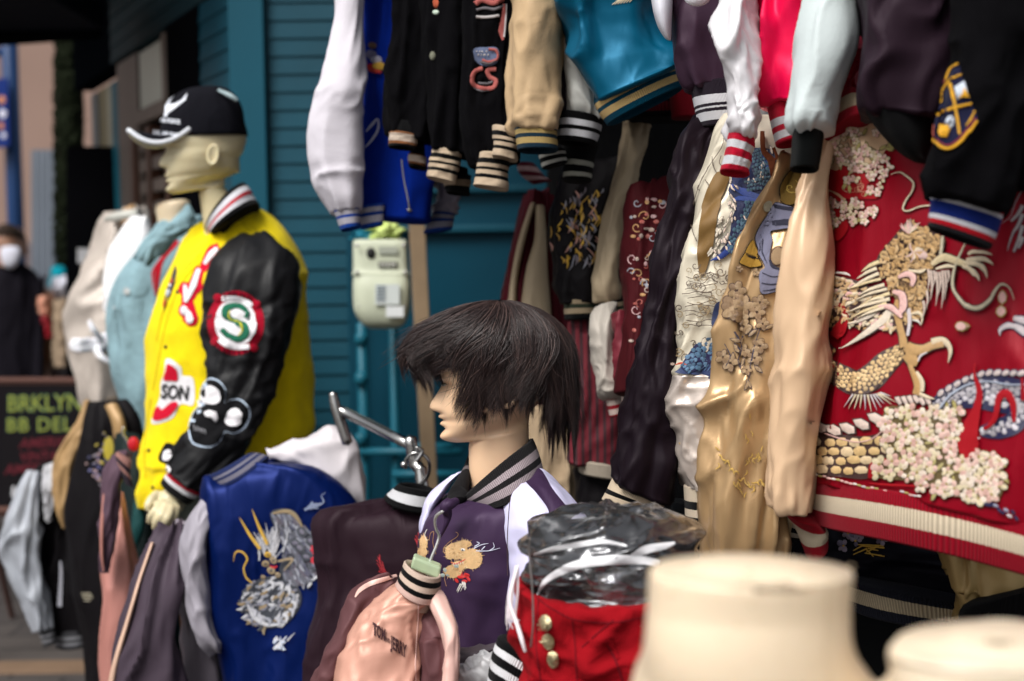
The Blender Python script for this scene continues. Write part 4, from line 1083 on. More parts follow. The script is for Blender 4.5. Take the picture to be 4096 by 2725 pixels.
ls_ = loft('sleeve', C4, [(395, 1100, 445, 1165, 2.02, .03), (300, 1135, 395, 1215, 2.02, .05), (228, 1195, 315, 1290, 2.01, .07), (150, 1350, 245, 1400, 2.0, .08), (90, 1500, 195, 1510, 2.0, .08), (30, 1700, 150, 1700, 2.0, .08)], fab('satin', MAU, rough=.4), t, folds=FLS)
E = Emb([ls_, pt], .001); E.fr = C4
E.rib([(425, 1103), (370, 1120), (310, 1140), (265, 1168), (243, 1200)], [14, 20, 22, 18, 6], fab('satin', LPK), .003)
E.build('shoulder_piping', ls_)
E = Emb([pt], .0008); E.fr = C4
E.rib([(522, 1190), (520, 1290), (512, 1400), (508, 1500), (512, 1600)], 5, fab('satin', LPK), .002)
lt = fab('cotton', (.05, .022, .025))
E.up = .0015; E.text('TOM', (322, 1362), (52, 30), 28, lt, h=.0015, bold=.04, up=(3, -72))
E.text('AND', (372, 1388), (36, 20), 13, lt, h=.0015, bold=.03, up=(1, -26))
E.text('JERRY', (400, 1420), (80, 52), 31, lt, h=.0015, bold=.04, up=(2, -76))
E.build('lettering', pt)
kp = rib([(.18, (.68, .52, .42)), (.38, BLK), (.58, (.68, .52, .42)), (.78, BLK), (1, (.66, .44, .38))], 60)
loft('collar', C4, [(458, 1042, 622, 1108, 1.965, .09, None, 8), (446, 1078, 620, 1142, 1.965, .095, None, 10), (430, 1120, 618, 1190, 1.965, .10, None, 14), (420, 1140, 614, 1214, 1.965, .10, None, 16)], kp, t, M=90, e=2.0, open0=True)
t = thing('wire_hanger', 'white wire hanger with pale green size clip above the small pink jacket', 'hanger')
mb = MB(); mb.tube([P(C4, 560, 1110, 1.99), P(C4, 574, 1040, 1.99), P(C4, 600, 975, 1.99), P(C4, 612, 930, 1.99), P(C4, 600, 900, 1.98), P(C4, 594, 865, 1.97), P(C4, 603, 838, 1.96), P(C4, 628, 822, 1.95)], .0022, sub=8)
mb.build('hook', fab('plain', (.6, .6, .58), rough=.2, metal=.6), t, smooth=True)
mgc, n_, b_ = nodes('clip_plastic'); b_.inputs['Base Color'].default_value = (.55, .68, .45, 1); b_.inputs['Transmission Weight'].default_value = .35; b_.inputs['Roughness'].default_value = .15
mb = MB(); mb.quadslab([P(C4, 484, 1074, 1.975), P(C4, 612, 1122, 1.975), P(C4, 622, 1070, 1.975), P(C4, 500, 1020, 1.975)], .02, (0, 1, .1)); mb.build('size_clip', mgc, t, bev=.003)

# ------------------------------------------------------------------ dark purple jacket behind, on the rack
t = thing('souvenir_jacket', 'dark plum satin jacket with black and white striped collar hanging on the chrome rack', 'jacket')
sdp = fab('satin', (.019, .008, .013), rough=.45)
pj = loft('torso', C4, [(370, 800, 640, 830, 2.68, .08), (290, 812, 680, 850, 2.67, .12), (190, 835, 690, 880, 2.66, .15), (90, 868, 700, 920, 2.65, .16), (98, 1000, 710, 1000, 2.65, .17), (115, 1150, 710, 1150, 2.65, .17), (60, 1400, 710, 1400, 2.65, .18), (20, 1800, 700, 1800, 2.65, .18)], sdp, t, folds=FLD)
loft('collar', C4, [(428, 702, 600, 735, 2.62, .09, None, -5), (402, 728, 602, 768, 2.62, .12), (368, 758, 604, 815, 2.62, .15, None, 8)], rib([(.3, BLK), (.72, (.6, .6, .62)), (1, BLK)], 60), t, M=80, e=2.0, open0=True)
E = Emb([pj], .001); E.fr = C4
for k in range(16): 
    x = 365 + random.uniform(-14, 12); E.rib([(340 + random.uniform(-5, 25), 1010 + k * 5), (352 + k * 3, 1050 + k * 4)], [2.5, 1], thr((.5, .01, .02)), .0015)
for k in range(8): E.rib([(515 + random.uniform(-10, 10), 915 + k * 6), (522, 930 + k * 12)], [4, 1], thr((.5, .01, .02)), .0015)
E.build('embroidery', pj)
t = thing('garment_rack', 'chrome garment rack rail ending in an upright with a ring hook', 'rack')
mb = MB(); mb.tube([P(V, 770, 940, 2.95), P(V, 812, 958, 2.93), P(V, 942, 1024, 2.75)], .0105, sub=3)
mb.tube([P(V, 944, 1008, 2.72), P(V, 955, 1070, 2.72), P(V, 975, 1140, 2.71), P(V, 990, 1700, 2.7)], .0125, sub=3); mb.tube([P(V, 766, 905, 2.95), P(V, 775, 945, 2.95), P(V, 800, 1020, 2.95)], [.009, .012, .012])
chrome = fab('plain', (.42, .41, .4), rough=.22, metal=1, amt=.2)
mb.build('rail', chrome, t, smooth=True)
mb = MB(); mb.tube([P(V, 962, 1120, 2.70), P(V, 985, 1095, 2.68), P(V, 988, 1065, 2.67), P(V, 972, 1045, 2.67), P(V, 948, 1045, 2.67), P(V, 932, 1065, 2.68), P(V, 934, 1078, 2.69)], .0035); mb.ball(P(V, 930, 1070, 2.68), .007)
mb.tube([P(V, 958, 1030, 2.66), P(V, 972, 1040, 2.66), P(V, 958, 1062, 2.66)], .004)
mb.build('ring_hook', chrome, t, smooth=True)

# ------------------------------------------------------------------ blue souvenir jacket
t = thing('souvenir_jacket', 'royal blue satin jacket with grey and gold dragon under the yellow varsity jacket', 'jacket')
sbl = fab('satin', (.001, .009, .078), rough=.26, f1=.9, f2=.5, metal=.35)
bj = loft('torso', C2, [(930, 690, 1190, 590, 3.0, .12), (915, 760, 1400, 610, 3.0, .18), (903, 850, 1560, 740, 3.0, .2), (900, 960, 1620, 900, 3.0, .2), (905, 1120, 1640, 1080, 3.0, .2), (935, 1300, 1640, 1280, 3.0, .2), (1005, 1460, 1640, 1440, 3.0, .2), (1025, 1800, 1640, 1800, 3.0, .2)], sbl, t, folds=[(.014, 3, 1.5, 1.5, 1), (.007, 5, 3, 2, 0)])
grs = fab('satin', (.30, .28, .32), rough=.5, f1=.5)
loft('sleeve', C2, [(930, 735, 962, 742, 2.98, .05), (858, 820, 930, 850, 2.97, .1), (812, 940, 908, 955, 2.96, .12), (790, 1100, 905, 1100, 2.96, .13), (830, 1280, 925, 1270, 2.96, .13), (880, 1400, 960, 1400, 2.96, .12), (925, 1450, 970, 1425, 2.96, .05)], grs, t, folds=FLS)
loft('far_sleeve', C2, [(1180, 560, 1215, 585, 3.06, .05), (1300, 508, 1330, 640, 3.06, .1), (1410, 472, 1450, 720, 3.06, .12), (1500, 452, 1545, 790, 3.07, .12), (1545, 480, 1600, 830, 3.08, .11), (1590, 660, 1630, 860, 3.09, .08)], fab('satin', (.6, .56, .58), rough=.6), t, folds=FLS)
loft('collar', C2, [(895, 678, 1110, 562, 2.99, .1, None, 18), (920, 700, 1150, 566, 2.99, .12, None, 26), (938, 724, 1185, 580, 2.99, .13, None, 34)], rib([(.3, (.02, .03, .1)), (.45, (.2, .19, .24)), (.6, (.02, .03, .1)), (.8, (.2, .19, .24)), (1, (.02, .03, .1))], 70), t, M=80, e=2, open0=True)
E = Emb([bj], .001); E.fr = C2
g1 = thr((.30, .31, .36)); g2 = thr((.05, .055, .07)); g3 = thr((.55, .55, .58)); yl = thr((.62, .36, .02)); gb = thr((.30, .22, .12))
bp_ = [(1190, 830), (1290, 815), (1340, 890), (1400, 950), (1405, 1080), (1345, 1130), (1290, 1130), (1230, 1090), (1245, 980)]
E.area(bp_, g2, .0006, grid=14); E.up = .0012; fill(E, bp_, 190, 1.0, .35, 30, 60, 13, [thr((.10, .10, .13)), g1, thr((.16, .17, .22)), thr((.10, .08, .11)), thr((.07, .07, .12))], g2, curl=.2)
lp_ = [(1060, 1200), (1120, 1130), (1220, 1105), (1310, 1150), (1325, 1230), (1262, 1315), (1170, 1335), (1095, 1295)]
E.area(lp_, g2, .0006, grid=14); E.up = .0014; fill(E, lp_, 150, 2.5, .5, 24, 48, 15, [g1, g3, thr((.2, .2, .25)), g2, gb], g2, curl=.3)
E.up = .004
E.rib([(1200, 830), (1260, 820), (1300, 840), (1332, 890)], [6, 18, 18, 5], gb); E.rib([(1090, 1230), (1120, 1285), (1180, 1320), (1240, 1315)], [6, 20, 16, 5], g3)
for k in range(11):
    a_ = 2.6 - k * .42; cx_, cy_ = 1200 + 95 * math.cos(a_), 1220 + 82 * math.sin(a_); E.rib([(cx_ - 12, cy_ - 10), (cx_ + 6, cy_), (cx_ + 4, cy_ + 26)], [10, 18, 5], random.choice([g3, thr((.45, .45, .5)), g1]), .003)
for k in range(52):
    a = random.uniform(-2.3, -.9); x, y = 1180 + random.gauss(0, 26), 990 + random.gauss(0, 20); l = random.uniform(40, 110)
    E.rib([(x, y), (x + l * .5 * math.cos(a) + 4, y + l * .5 * math.sin(a)), (x + l * math.cos(a), y + l * math.sin(a))], [7, 7, 1], random.choice([g3, g3, g1, thr((.42, .4, .42))]), .002)
E.up = .008
for pts in (((1145, 985), (1100, 920), (1058, 848)), ((1178, 965), (1145, 895), (1113, 812))): E.rib(pts, [15, 13, 2], yl, .004)
E.rib([(1110, 1135), (1085, 1110), (1075, 1070), (1090, 1030), (1070, 1000), (1040, 1000), (1028, 1040)], [6, 7, 7, 7, 8, 6, 2], yl, .003)
E.rib([(1225, 1040), (1290, 1030), (1250, 1080)], [10, 12, 3], gb); E.rib([(1370, 880), (1420, 850), (1445, 805)], [5, 8, 2], yl)
for (x, y, r_) in ((1180, 1010, 16), (1205, 1035, 18), (1170, 1050, 18), (1195, 1080, 20), (1225, 1100, 14), (1160, 1110, 12)): E.ell(x, y, r_, r_ * .8, random.random(), random.choice([yl, gb]), .004); E.ell(x, y, r_ * .4, r_ * .3, 0, g2, .006)
E.rib([(1190, 1060), (1210, 1068), (1222, 1060)], [5, 10, 3], thr((.6, .02, .02)), .006)
E.up = .006
for (x, y) in ((1330, 910), (1370, 950), (1320, 980), (1350, 1020), (1385, 1060), (1300, 960)): E.ell(x, y, 26, 20, random.random(), g2, .0015); E.ell(x, y, 15, 10, random.random(), thr((.16, .15, .2)), .003)
for k in range(10): E.rib([(1380 + random.uniform(-14, 14), 1020 + random.uniform(-50, 50)), (1386 + random.uniform(-25, 25), 1030 + random.uniform(-50, 50))], [14, 4], thr((.6, .01, .03)), .003)
E.rib([(1392, 905), (1425, 960), (1435, 1030), (1420, 1085), (1375, 1125)], [3, 16, 24, 20, 4], g3, .003)
for (x, y, a) in ((1392, 905, -1.2), (1410, 930, -.6), (1440, 1000, 0), (1438, 1060, .4), (1415, 1100, .9), (1375, 1130, 2.2)): petal(E, x, y, a, 34, 14, g3, g2)
for k in range(9): E.rib([(1370 + random.uniform(-34, 20), 800 + random.uniform(-14, 14)), (1385 + random.uniform(-34, 30), 795 + random.uniform(-18, 18))], [12, 3], thr((.22, .26, .38)), .0015)
E.rib([(1395, 800), (1425, 780), (1415, 755), (1430, 740)], [7, 6, 4, 2], thr((.2, .24, .36)))
for k in range(14): E.rib([(1235 + random.uniform(-28, 22), 1410 + random.uniform(-26, 34)), (1250 + random.uniform(-30, 30), 1400 + random.uniform(-40, 30))], [13, 3], random.choice([g3, thr((.5, .55, .66))]), .0015)
E.rib([(1265, 1390), (1285, 1370), (1300, 1355)], [8, 5, 2], g3)
E.build('dragon_embroidery', bj)

# ------------------------------------------------------------------ male mannequin
skinM = fab('plastic', (.62, .54, .34), rough=.4)
t = thing('mannequin', 'pale yellow male mannequin in profile standing tall in a black cap', 'mannequin')
Hm = 441 * .82908 * 3.5 / FP
om = P(C1, 988, 942, 3.5)
vs, fs = head_geo(Hm, om, yaw=R(19), sx=.96, nf=-.06, nb=.40, neck=((-.2, .02, .0, .18), (-.35, .04, .0, .185), (-.5, .05, .02, .2), (-.62, .0, .06, .3), (-.75, -.1, .1, .45), (-1.0, -.2, .2, .7), (-2.2, -.3, .2, .6), (-3.2, -.25, .2, .55)))
mk('body', vs, fs, skinM, t)
loft('legs', V, [(380, 960, 660, 960, 3.55, .2), (395, 1150, 640, 1150, 3.55, .22), (420, 1400, 600, 1400, 3.55, .2), (440, 1650, 560, 1650, 3.55, .16), (450, 1950, 540, 1950, 3.55, .12)], fab('cotton', (.10, .12, .11)), t, folds=FLS)
zb = MB(); pb = P(V, 500, 1950, 3.55); zb.box(pb.x - .25, 3.3, 0, pb.x + .25, 3.85, .02); zb.tube([(pb.x, 3.55, 0), (pb.x, 3.55, pb.z + .1)], .02); zb.build('stand', chrome, t, bev=.003)
# near hand
w_ = P(D6, 290, 1400, 3.26); pm = P(D6, 240, 1465, 3.24)
def Q(x, y, d=3.22): return P(D6, x, y, d)
hand('hand', w_, pm, [
    [Q(180, 1400, 3.25), Q(152, 1425, 3.22), Q(135, 1455, 3.21), Q(130, 1472, 3.21)],
    [Q(205, 1455, 3.21), Q(175, 1490, 3.19), Q(150, 1520, 3.2), Q(140, 1545, 3.21)],
    [Q(232, 1470, 3.2), Q(208, 1515, 3.18), Q(182, 1552, 3.19), Q(170, 1580, 3.2)],
    [Q(260, 1478, 3.2), Q(240, 1530, 3.18), Q(218, 1568, 3.19), Q(205, 1600, 3.2)],
    [Q(288, 1478, 3.21), Q(275, 1525, 3.2), Q(258, 1560, 3.2), Q(245, 1585, 3.21)]], skinM, t, r=.0102, wr=.028, vox=.003)

# cap
t = thing('baseball_cap', 'black cap with white winged emblem and white edged curved brim', 'cap')
capm = fab('cotton', (.004, .004, .007))
def capturn(v, c, a=R(19)):
    x, y = v[0] - c[0], v[1] - c[1]
    return (c[0] + x * math.cos(a) - y * math.sin(a), c[1] + x * math.sin(a) + y * math.cos(a), v[2])
def capgeo():
    vs, fs = [], []; K, M = 26, 64
    c = P(C1, 1035, 660, 3.5)
    px = .82908 * 3.5 / FP
    for i in range(K):
        a = i / (K - 1) * math.pi / 2
        for j in range(M):
            b = j / M * 2 * math.pi
            cx, sy = math.cos(b), math.sin(b)
            fr_ = cx < 0
            rx = (258 if fr_ else 152) * px; ry = 165 * px
            r = math.sin(a) ** (.62 if fr_ else .8)
            z = 242 * px * math.cos(a) ** .92
            x = rx * r * cx; y = ry * r * sy
            if fr_: x = x * (1 - .06 * math.cos(a)); 
            drop = -14 * px * (cx + 0) * (1 - math.cos(a)) * (1 if fr_ else 1)
            x += .004 * vnoise(x * 25, y * 25, z * 25)
            vs.append((c[0] + x + 40 * px * (1 - r) * .3, c[1] + y, c[2] + z + drop * -1 * .5 - 4 * px))
    fs = [(i * M + j, i * M + (j + 1) % M, (i + 1) * M + (j + 1) % M, (i + 1) * M + j) for i in range(K - 1) for j in range(M)]
    vs = [capturn(v, c) for v in vs]
    return vs, fs
vs, fs = capgeo()
cap_ = mk('crown', vs, fs, capm, t); GEO[cap_] = ([tuple(v) for v in vs], fs)
md = cap_.modifiers.new('solid', 'SOLIDIFY'); md.thickness = .002; md.offset = 0
mb = MB(); mb.ball(P(C1, 1010, 420, 3.5), .006, sc=(1, 1, .5)); mb.build('top_button', capm, cap_, smooth=True)
# brim: from the forehead out to the left, drooping at its sides
px = .82908 * 3.5 / FP
def brim(z_off, grow, nm, mat, par, inner=0.0):
    vs, fs = [], []; c = P(C1, 1035, 660, 3.5); NI, NJ = 14, 33
    for i in range(NI):
        u = i / (NI - 1)
        for j in range(NJ):
            s_ = -1 + 2 * j / (NJ - 1); b = math.pi + s_ * 1.02
            x0, y0 = 254 * px * math.cos(b), 163 * px * math.sin(b)
            out = (1 - abs(s_) ** 2.6) * 146 * px + grow
            x = x0 - out * u; y = y0 * (1 + .05 * u)
            z = (-215 * px * min(1.1, abs(y / (165 * px))) ** 2) * u * (1 - abs(s_) ** 3) + (26 * px) * u - 2 * px
            vs.append(capturn((c[0] + x, c[1] + y, c[2] + z + z_off), c))
    fs = [(i * NJ + j, i * NJ + j + 1, (i + 1) * NJ + j + 1, (i + 1) * NJ + j) for i in range(NI - 1) for j in range(NJ - 1)]
    o_ = mk(nm, vs, fs, mat, par); GEO[o_] = ([tuple(v) for v in vs], fs); m_ = o_.modifiers.new('solid', 'SOLIDIFY'); m_.thickness = .004; m_.offset = 0
    return o_, vs, NI, NJ
br_, bv, NI, NJ = brim(0, 0, 'brim', capm, t)
wm = fab('cotton', (.6, .62, .66))
mb = MB(); mb.tube([bv[(NI - 1) * NJ + j] for j in range(NJ)], .0062, sub=2); mb.build('brim_edging', wm, br_, smooth=True)
E = Emb([cap_], .003); E.fr = C1
wt = fab('cotton', (.72, .75, .82))
E.shape([(795, 548), (808, 552), (845, 525), (895, 485), (906, 452), (880, 480), (850, 500), (825, 505), (815, 520)], wt, .0015)
E.shape([(798, 540), (796, 510), (815, 480), (842, 458), (826, 488), (820, 512), (812, 545)], wt, .0015)
E.shape([(793, 552), (808, 550), (812, 560), (797, 566)], wt, .0015)
E.text('AIR FORCE', (772, 588), (110, 12), 20, wt, h=.001, bold=.04, up=(0, -27))
E.build('emblem', cap_)
E = Emb([br_], .004); E.fr = C1
E.text('U.S. AIR FORCE', (738, 645), (100, 14), 22, wt, h=.001, bold=.04, up=(2, -26))
E.build('brim_lettering', br_)
mb = MB(); 
md_ = fab('plain', (.05, .05, .06), rough=.1)
mb.tube([P(C1, 1055, 436, 3.44), P(C1, 1110, 462, 3.42), P(C1, 1145, 485, 3.42)], [.004, .006, .004]); mb.build('cap_clip', fab('plain', (.3, .38, .4), rough=.15), t, smooth=True)

# ------------------------------------------------------------------ yellow varsity jacket
YEL = (.80, .62, .008)
t = thing('varsity_jacket', 'bright yellow jacket with black leather sleeves and patches on the capped mannequin', 'jacket')
yw = fab('wool', YEL, sheen=.05)
yj = loft('torso', V, [(470, 530, 572, 480, 3.5, .16), (430, 566, 640, 520, 3.52, .32), (394, 610, 690, 590, 3.54, .40), (369, 670, 706, 650, 3.55, .42), (354, 740, 712, 730, 3.55, .42), (344, 840, 715, 840, 3.55, .4), (338, 940, 718, 930, 3.55, .38), (331, 1030, 716, 1000, 3.55, .36), (326, 1075, 610, 1052, 3.55, .34), (322, 1120, 500, 1095, 3.54, .28), (320, 1168, 400, 1150, 3.53, .16)], yw, t, folds=[(.007, 3, 1.5, 1, 1), (.005, 4, 4, -2, 1), (.002, 9, 8, 4, 1)], e=2.3, NR=100, M=90)
lk = fab('leather', (.007, .007, .008))
sl = loft('sleeve', V, [(548, 576, 628, 576, 3.42, .09), (506, 606, 676, 612, 3.35, .14), (480, 655, 686, 658, 3.31, .16), (470, 720, 678, 722, 3.30, .16), (468, 790, 656, 800, 3.28, .16), (480, 850, 632, 870, 3.27, .14), (478, 920, 612, 930, 3.26, .13), (452, 970, 590, 985, 3.25, .125), (410, 1030, 545, 1060, 3.24, .115), (388, 1072, 468, 1128, 3.24, .10)], lk, t, folds=[(.007, 3, 5, 2, 1), (.006, 5, 9, -3, 0), (.007, 2, 14, 3, 1, .45, .12), (.006, 2, 14, -3, 1, .8, .1), (.003, 7, 14, 4, 1)], NR=110, M=80)
loft('cuff', V, [(392, 1080, 464, 1128, 3.24, .078), (382, 1092, 456, 1142, 3.24, .08), (370, 1108, 438, 1160, 3.24, .078)], rib([(.16, (.01, .01, .01)), (.34, (.5, .01, .03)), (.58, (.7, .7, .72)), (1, (.01, .01, .01))], 60), sl, open1=True, M=60)
loft('collar', C1, [(990, 1112, 1182, 884, 3.47, .17, None, -8), (1000, 1122, 1208, 914, 3.47, .20, None, -2), (1012, 1132, 1226, 950, 3.47, .22, None, 6), (1028, 1140, 1252, 985, 3.47, .24, None, 16)], rib([(.2, BLK), (.42, (.7, .7, .74)), (.58, (.55, .01, .03)), (.8, (.7, .7, .74)), (1, BLK)], 80), t, M=90, e=2, open0=True)
E = Emb([yj], .001); E.fr = D6
dk = fab('plain', (.03, .03, .01), rough=.3)
for (x, y) in ((231, 553), (135, 1143), (157, 1354), (299, 240), (465, 30)):
    E = Emb([yj], .001); E.fr = D6; E.ell(x, y, 10, 12, 0, dk, .004); E.build('snap_button', yj)
E = Emb([yj], .0006); E.fr = D6; ys_ = fab('wool', (.42, .32, .004))
for pts in (((475, 40), (400, 100), (320, 190), (262, 330), (220, 480), (190, 640), (160, 800)), ((420, 30), (340, 110), (265, 230), (215, 360), (180, 520)), ((150, 850), (125, 1000), (112, 1140), (118, 1300)), ((860, 620), (840, 760), (800, 900))): E.rib(pts, 5, ys_, .0012)
E.build('placket_seam', yj)
rd = fab('wool', (.55, .008, .03)); wh = fab('wool', (.72, .70, .72))
E = Emb([yj], .0015); E.hk = .4; E.fr = D6
E.area([(240, 618), (318, 665), (330, 715), (390, 735), (392, 880), (318, 880), (270, 960), (160, 992), (165, 930), (200, 840), (205, 760), (225, 700)], wh, .003, grid=12)
E.up = .0035
E.area([(248, 650), (295, 680), (303, 742), (262, 745), (222, 738), (235, 690)], rd, .0015, grid=10); E.area([(265, 870), (300, 868), (300, 895), (245, 955), (168, 970), (172, 915), (195, 890), (215, 910)], rd, .0015, grid=10)
E.text('SON', (208, 842), (165, 14), 76, fab('cotton', (.012, .012, .012)), h=.002, bold=.03, up=(12, -112))
E.build('chest_patch', yj)
E = Emb([yj], .0015); E.hk = .4; E.fr = D6
# script letters down the front in red and white
for pts, w in ((((540, -10), (500, 10), (470, 60), (440, 120)), (60, 70, 60, 40)), (((430, 100), (400, 190), (370, 260), (350, 300)), (50, 70, 70, 40)), (((350, 250), (360, 330), (375, 400)), (50, 80, 90))): E.rib(pts, w, rd, .003)
for k, c in enumerate(((345, 345), (378, 395), (345, 225), (405, 205))): E.ell(c[0], c[1], 40, 44, 0, rd, .003)
E.up = .004
for pts, w in ((((530, -5), (490, 30), (455, 85)), (26, 36, 20)), (((425, 110), (395, 200), (360, 280)), (22, 34, 20)), (((345, 200), (352, 260), (350, 300)), (18, 30, 20)), (((335, 335), (365, 370), (375, 405)), (22, 40, 30))): E.rib(pts, w, wh, .003)
for c in ((340, 345), (372, 395)): E.ell(c[0], c[1], 22, 26, 0, wh, .003)
E.build('script_patch', yj)
E = Emb([yj], .0015); E.hk = .4; E.fr = D6
E.shape([(290, 85), (298, 120), (285, 190), (262, 260), (240, 300), (222, 355), (222, 290), (238, 220), (262, 170), (275, 120)], fab('wool', (.06, .05, .05)), .003)
E.up = .003
E.ell(248, 245, 12, 22, .3, fab('wool', (.4, .42, .42)), .002); E.ell(268, 180, 10, 18, .3, fab('wool', (.35, .08, .04)), .002); E.ell(230, 305, 9, 24, .2, fab('wool', (.45, .1, .03)), .002); E.ell(262, 205, 6, 9, 0, wh, .003)
E.build('small_patch', yj)
# sleeve crest: red ring, white disc, green snake S
E = Emb([sl], .0015); E.hk = .4; E.fr = D6
cr_ = fab('wool', (.30, .006, .02)); gr_ = fab('wool', (.02, .13, .075))
cx, cy = 632, 416
E.area([(cx + 162 * math.cos(a), cy + 184 * math.sin(a)) for a in [k * math.pi / 14 for k in range(28)]], cr_, .0025, grid=14)
E.up = .003
E.area([(cx + 116 * math.cos(a), cy + 134 * math.sin(a)) for a in [k * math.pi / 12 for k in range(24)]], wh, .002, grid=14)
for sgn in (-1, 1): E.rib([(cx - 75 * sgn, cy - 128 * sgn - 8 * sgn), (cx - 10 * sgn, cy - 140 * sgn), (cx + 60 * sgn, cy - 120 * sgn), (cx + 90 * sgn, cy - 95 * sgn)], 30, wh, .002)
for (nm, a0, a1) in (('SOUTH SIDE', -2.2, -.9), ('SERPENTS', 2.2, .85)):
    for k, ch in enumerate(nm):
        a = a0 + (a1 - a0) * k / (len(nm) - 1); r_ = (145, 162) if a < 0 else (150, 168)
        E.text(ch, (cx + r_[0] * math.cos(a) - 9, cy + r_[1] * math.sin(a) + (6 if a < 0 else 14)), (10, 10 * (math.tan(0))), 30, fab('wool', (.05, .004, .012)), h=.0015, bold=.04, up=(0, -30))
for sgn in (-1, 1): E.ell(cx - 100 * sgn, cy - 142 * sgn, 26, 24, .5, cr_, .003); E.ell(cx + 118 * sgn, cy - 105 * sgn, 22, 26, .5, cr_, .003)
E.up = .0055
S_ = [(698, 358), (668, 330), (631, 318), (588, 328), (570, 363), (594, 390), (643, 415), (680, 438), (693, 468), (676, 496), (640, 508), (603, 496), (572, 476), (550, 452)]
E.rib(S_, [20, 34, 38, 40, 40, 38, 38, 40, 42, 40, 36, 34, 30, 20], gr_, .003)
E.up = .0085
E.rib([(600, 345), (592, 375), (612, 402), (650, 420), (672, 455), (650, 492)], [5, 8, 9, 9, 9, 5], fab('wool', (.55, .5, .03)), .001)
E.shape([(690, 355), (715, 362), (700, 378), (712, 392), (678, 380)], gr_, .003); E.shape([(562, 440), (545, 462), (570, 482), (590, 470)], gr_, .003)
E.build('crest_patch', sl)
# black patch with round white discs
E = Emb([sl, yj], .0015); E.hk = .4; E.fr = D6
bkw = fab('wool', (.008, .008, .009)); blu = fab('cotton', (.55, .66, .8))
out = [(490, 728), (540, 748), (575, 800), (570, 870), (610, 850), (665, 855), (708, 900), (712, 960), (680, 1020), (620, 1050), (570, 1040), (545, 1090), (490, 1125), (420, 1120), (375, 1090), (362, 1010), (385, 930), (420, 880), (430, 800), (455, 750)]
E.area(out, blu, .002, grid=14)
E.up = .0025
cxx = sum(p[0] for p in out) / len(out); cyy = sum(p[1] for p in out) / len(out)
E.area([(cxx + (x - cxx) * .945, cyy + (y - cyy) * .955) for x, y in out], bkw, .003, grid=14)
E.up = .006
E.area([(440, 790), (490, 775), (538, 800), (545, 850), (520, 882), (450, 875), (430, 840)], wh, .003, grid=12)
E.area([(600, 915), (640, 905), (665, 940), (650, 990), (605, 1010), (572, 985), (575, 945)], wh, .003, grid=12)
E.shape([(455, 930), (485, 920), (520, 925), (530, 960), (515, 982), (495, 955), (465, 950)], wh, .003)
for k in range(6): E.rib([(398 + k * 12, 1000 + k * 5), (402 + k * 12, 1030 + k * 4)], [6, 3], fab('wool', (.3, .3, .32)), .002)
E.ell(427, 880, 8, 28, -.4, wh, .002); E.ell(440, 815, 5, 18, 0, bkw, .004)
E.build('disc_patch', sl)
E = Emb([sl, yj], .0015); E.hk = .4; E.fr = D6
E.area([(205, 1145), (235, 1100), (280, 1110), (300, 1145), (275, 1170), (280, 1195), (245, 1220), (200, 1210), (190, 1185)], bkw, .004, grid=10); E.up = .004
E.area([(225, 1150), (260, 1140), (272, 1170), (255, 1200), (220, 1200)], wh, .003, grid=10); E.ell(252, 1250, 12, 22, -.4, wh, .003)
E.build('cuff_patch', sl)

# ------------------------------------------------------------------ torsos at left
t = thing('torso_form', 'cream headless form wearing the pale denim jacket', 'mannequin')
loft('body', D5, [(1222, 455, 1478, 400, 4.25, .10), (1222, 480, 1490, 425, 4.25, .11), (1235, 620, 1480, 580, 4.25, .11), (1180, 700, 1500, 700, 4.25, .2), (1100, 800, 1500, 800, 4.25, .2)], fab('plastic', (.62, .5, .34)), t, e=2)
t = thing('denim_jacket', 'pale washed blue denim jacket open over a red top', 'jacket')
dn_ = fab('denim', (.20, .32, .36))
dj = loft('body', V, [(372, 520, 460, 500, 4.25, .18), (320, 590, 480, 560, 4.25, .3), (272, 650, 490, 640, 4.25, .34), (258, 700, 490, 700, 4.25, .34), (256, 800, 480, 800, 4.25, .33), (268, 900, 470, 900, 4.25, .32), (290, 985, 460, 985, 4.25, .3), (318, 1040, 460, 1040, 4.25, .3)], dn_, t, folds=[(.012, 4, 3, 1, 1), (.008, 6, 6, -2, 0)])
loft('collar', D5, [(1470, 450, 1535, 555, 4.08, .04), (1340, 560, 1430, 660, 4.05, .05), (1200, 650, 1310, 770, 4.02, .05), (1110, 760, 1230, 860, 4.01, .05), (1075, 830, 1175, 925, 4.01, .03)], dn_, t, folds=FLS)
loft('far_collar', D5, [(1180, 640, 1240, 625, 4.16, .04), (1110, 720, 1190, 710, 4.15, .04), (1045, 830, 1120, 850, 4.12, .04)], dn_, t)
E = Emb([dj], .002); E.fr = D5
E.area([(885, 1075), (960, 1035), (1100, 1040), (1170, 1060), (1130, 1135), (1040, 1150), (970, 1150), (900, 1110)], dn_, .006, grid=14)
E.up = .006; E.ell(1000, 1110, 24, 30, 0, fab('plain', (.6, .62, .6), rough=.25, metal=.5), .004); E.ell(905, 1235, 7, 7, 0, wh, .003)
for pts in (((960, 1150), (950, 1240), (985, 1400)), ((1100, 1150), (1105, 1260), (1090, 1330)), ((900, 1140), (905, 1300), (950, 1560)), ((1210, 950), (1215, 1150), (1200, 1500))): E.rib(pts, 5, fab('denim', (.1, .16, .17)), .001)
E.build('pocket_flap', dj)
E = Emb([dj], .002); E.fr = D5
E.area([(1370, 720), (1400, 730), (1290, 860), (1260, 960), (1225, 1150), (1190, 1010), (1200, 930), (1290, 810)], fab('cotton', (.42, .008, .02)), .004, grid=12)
E.build('red_lining', dj)
t = thing('torso_form', 'headless form with tan neck wearing the champagne bomber jacket', 'mannequin')
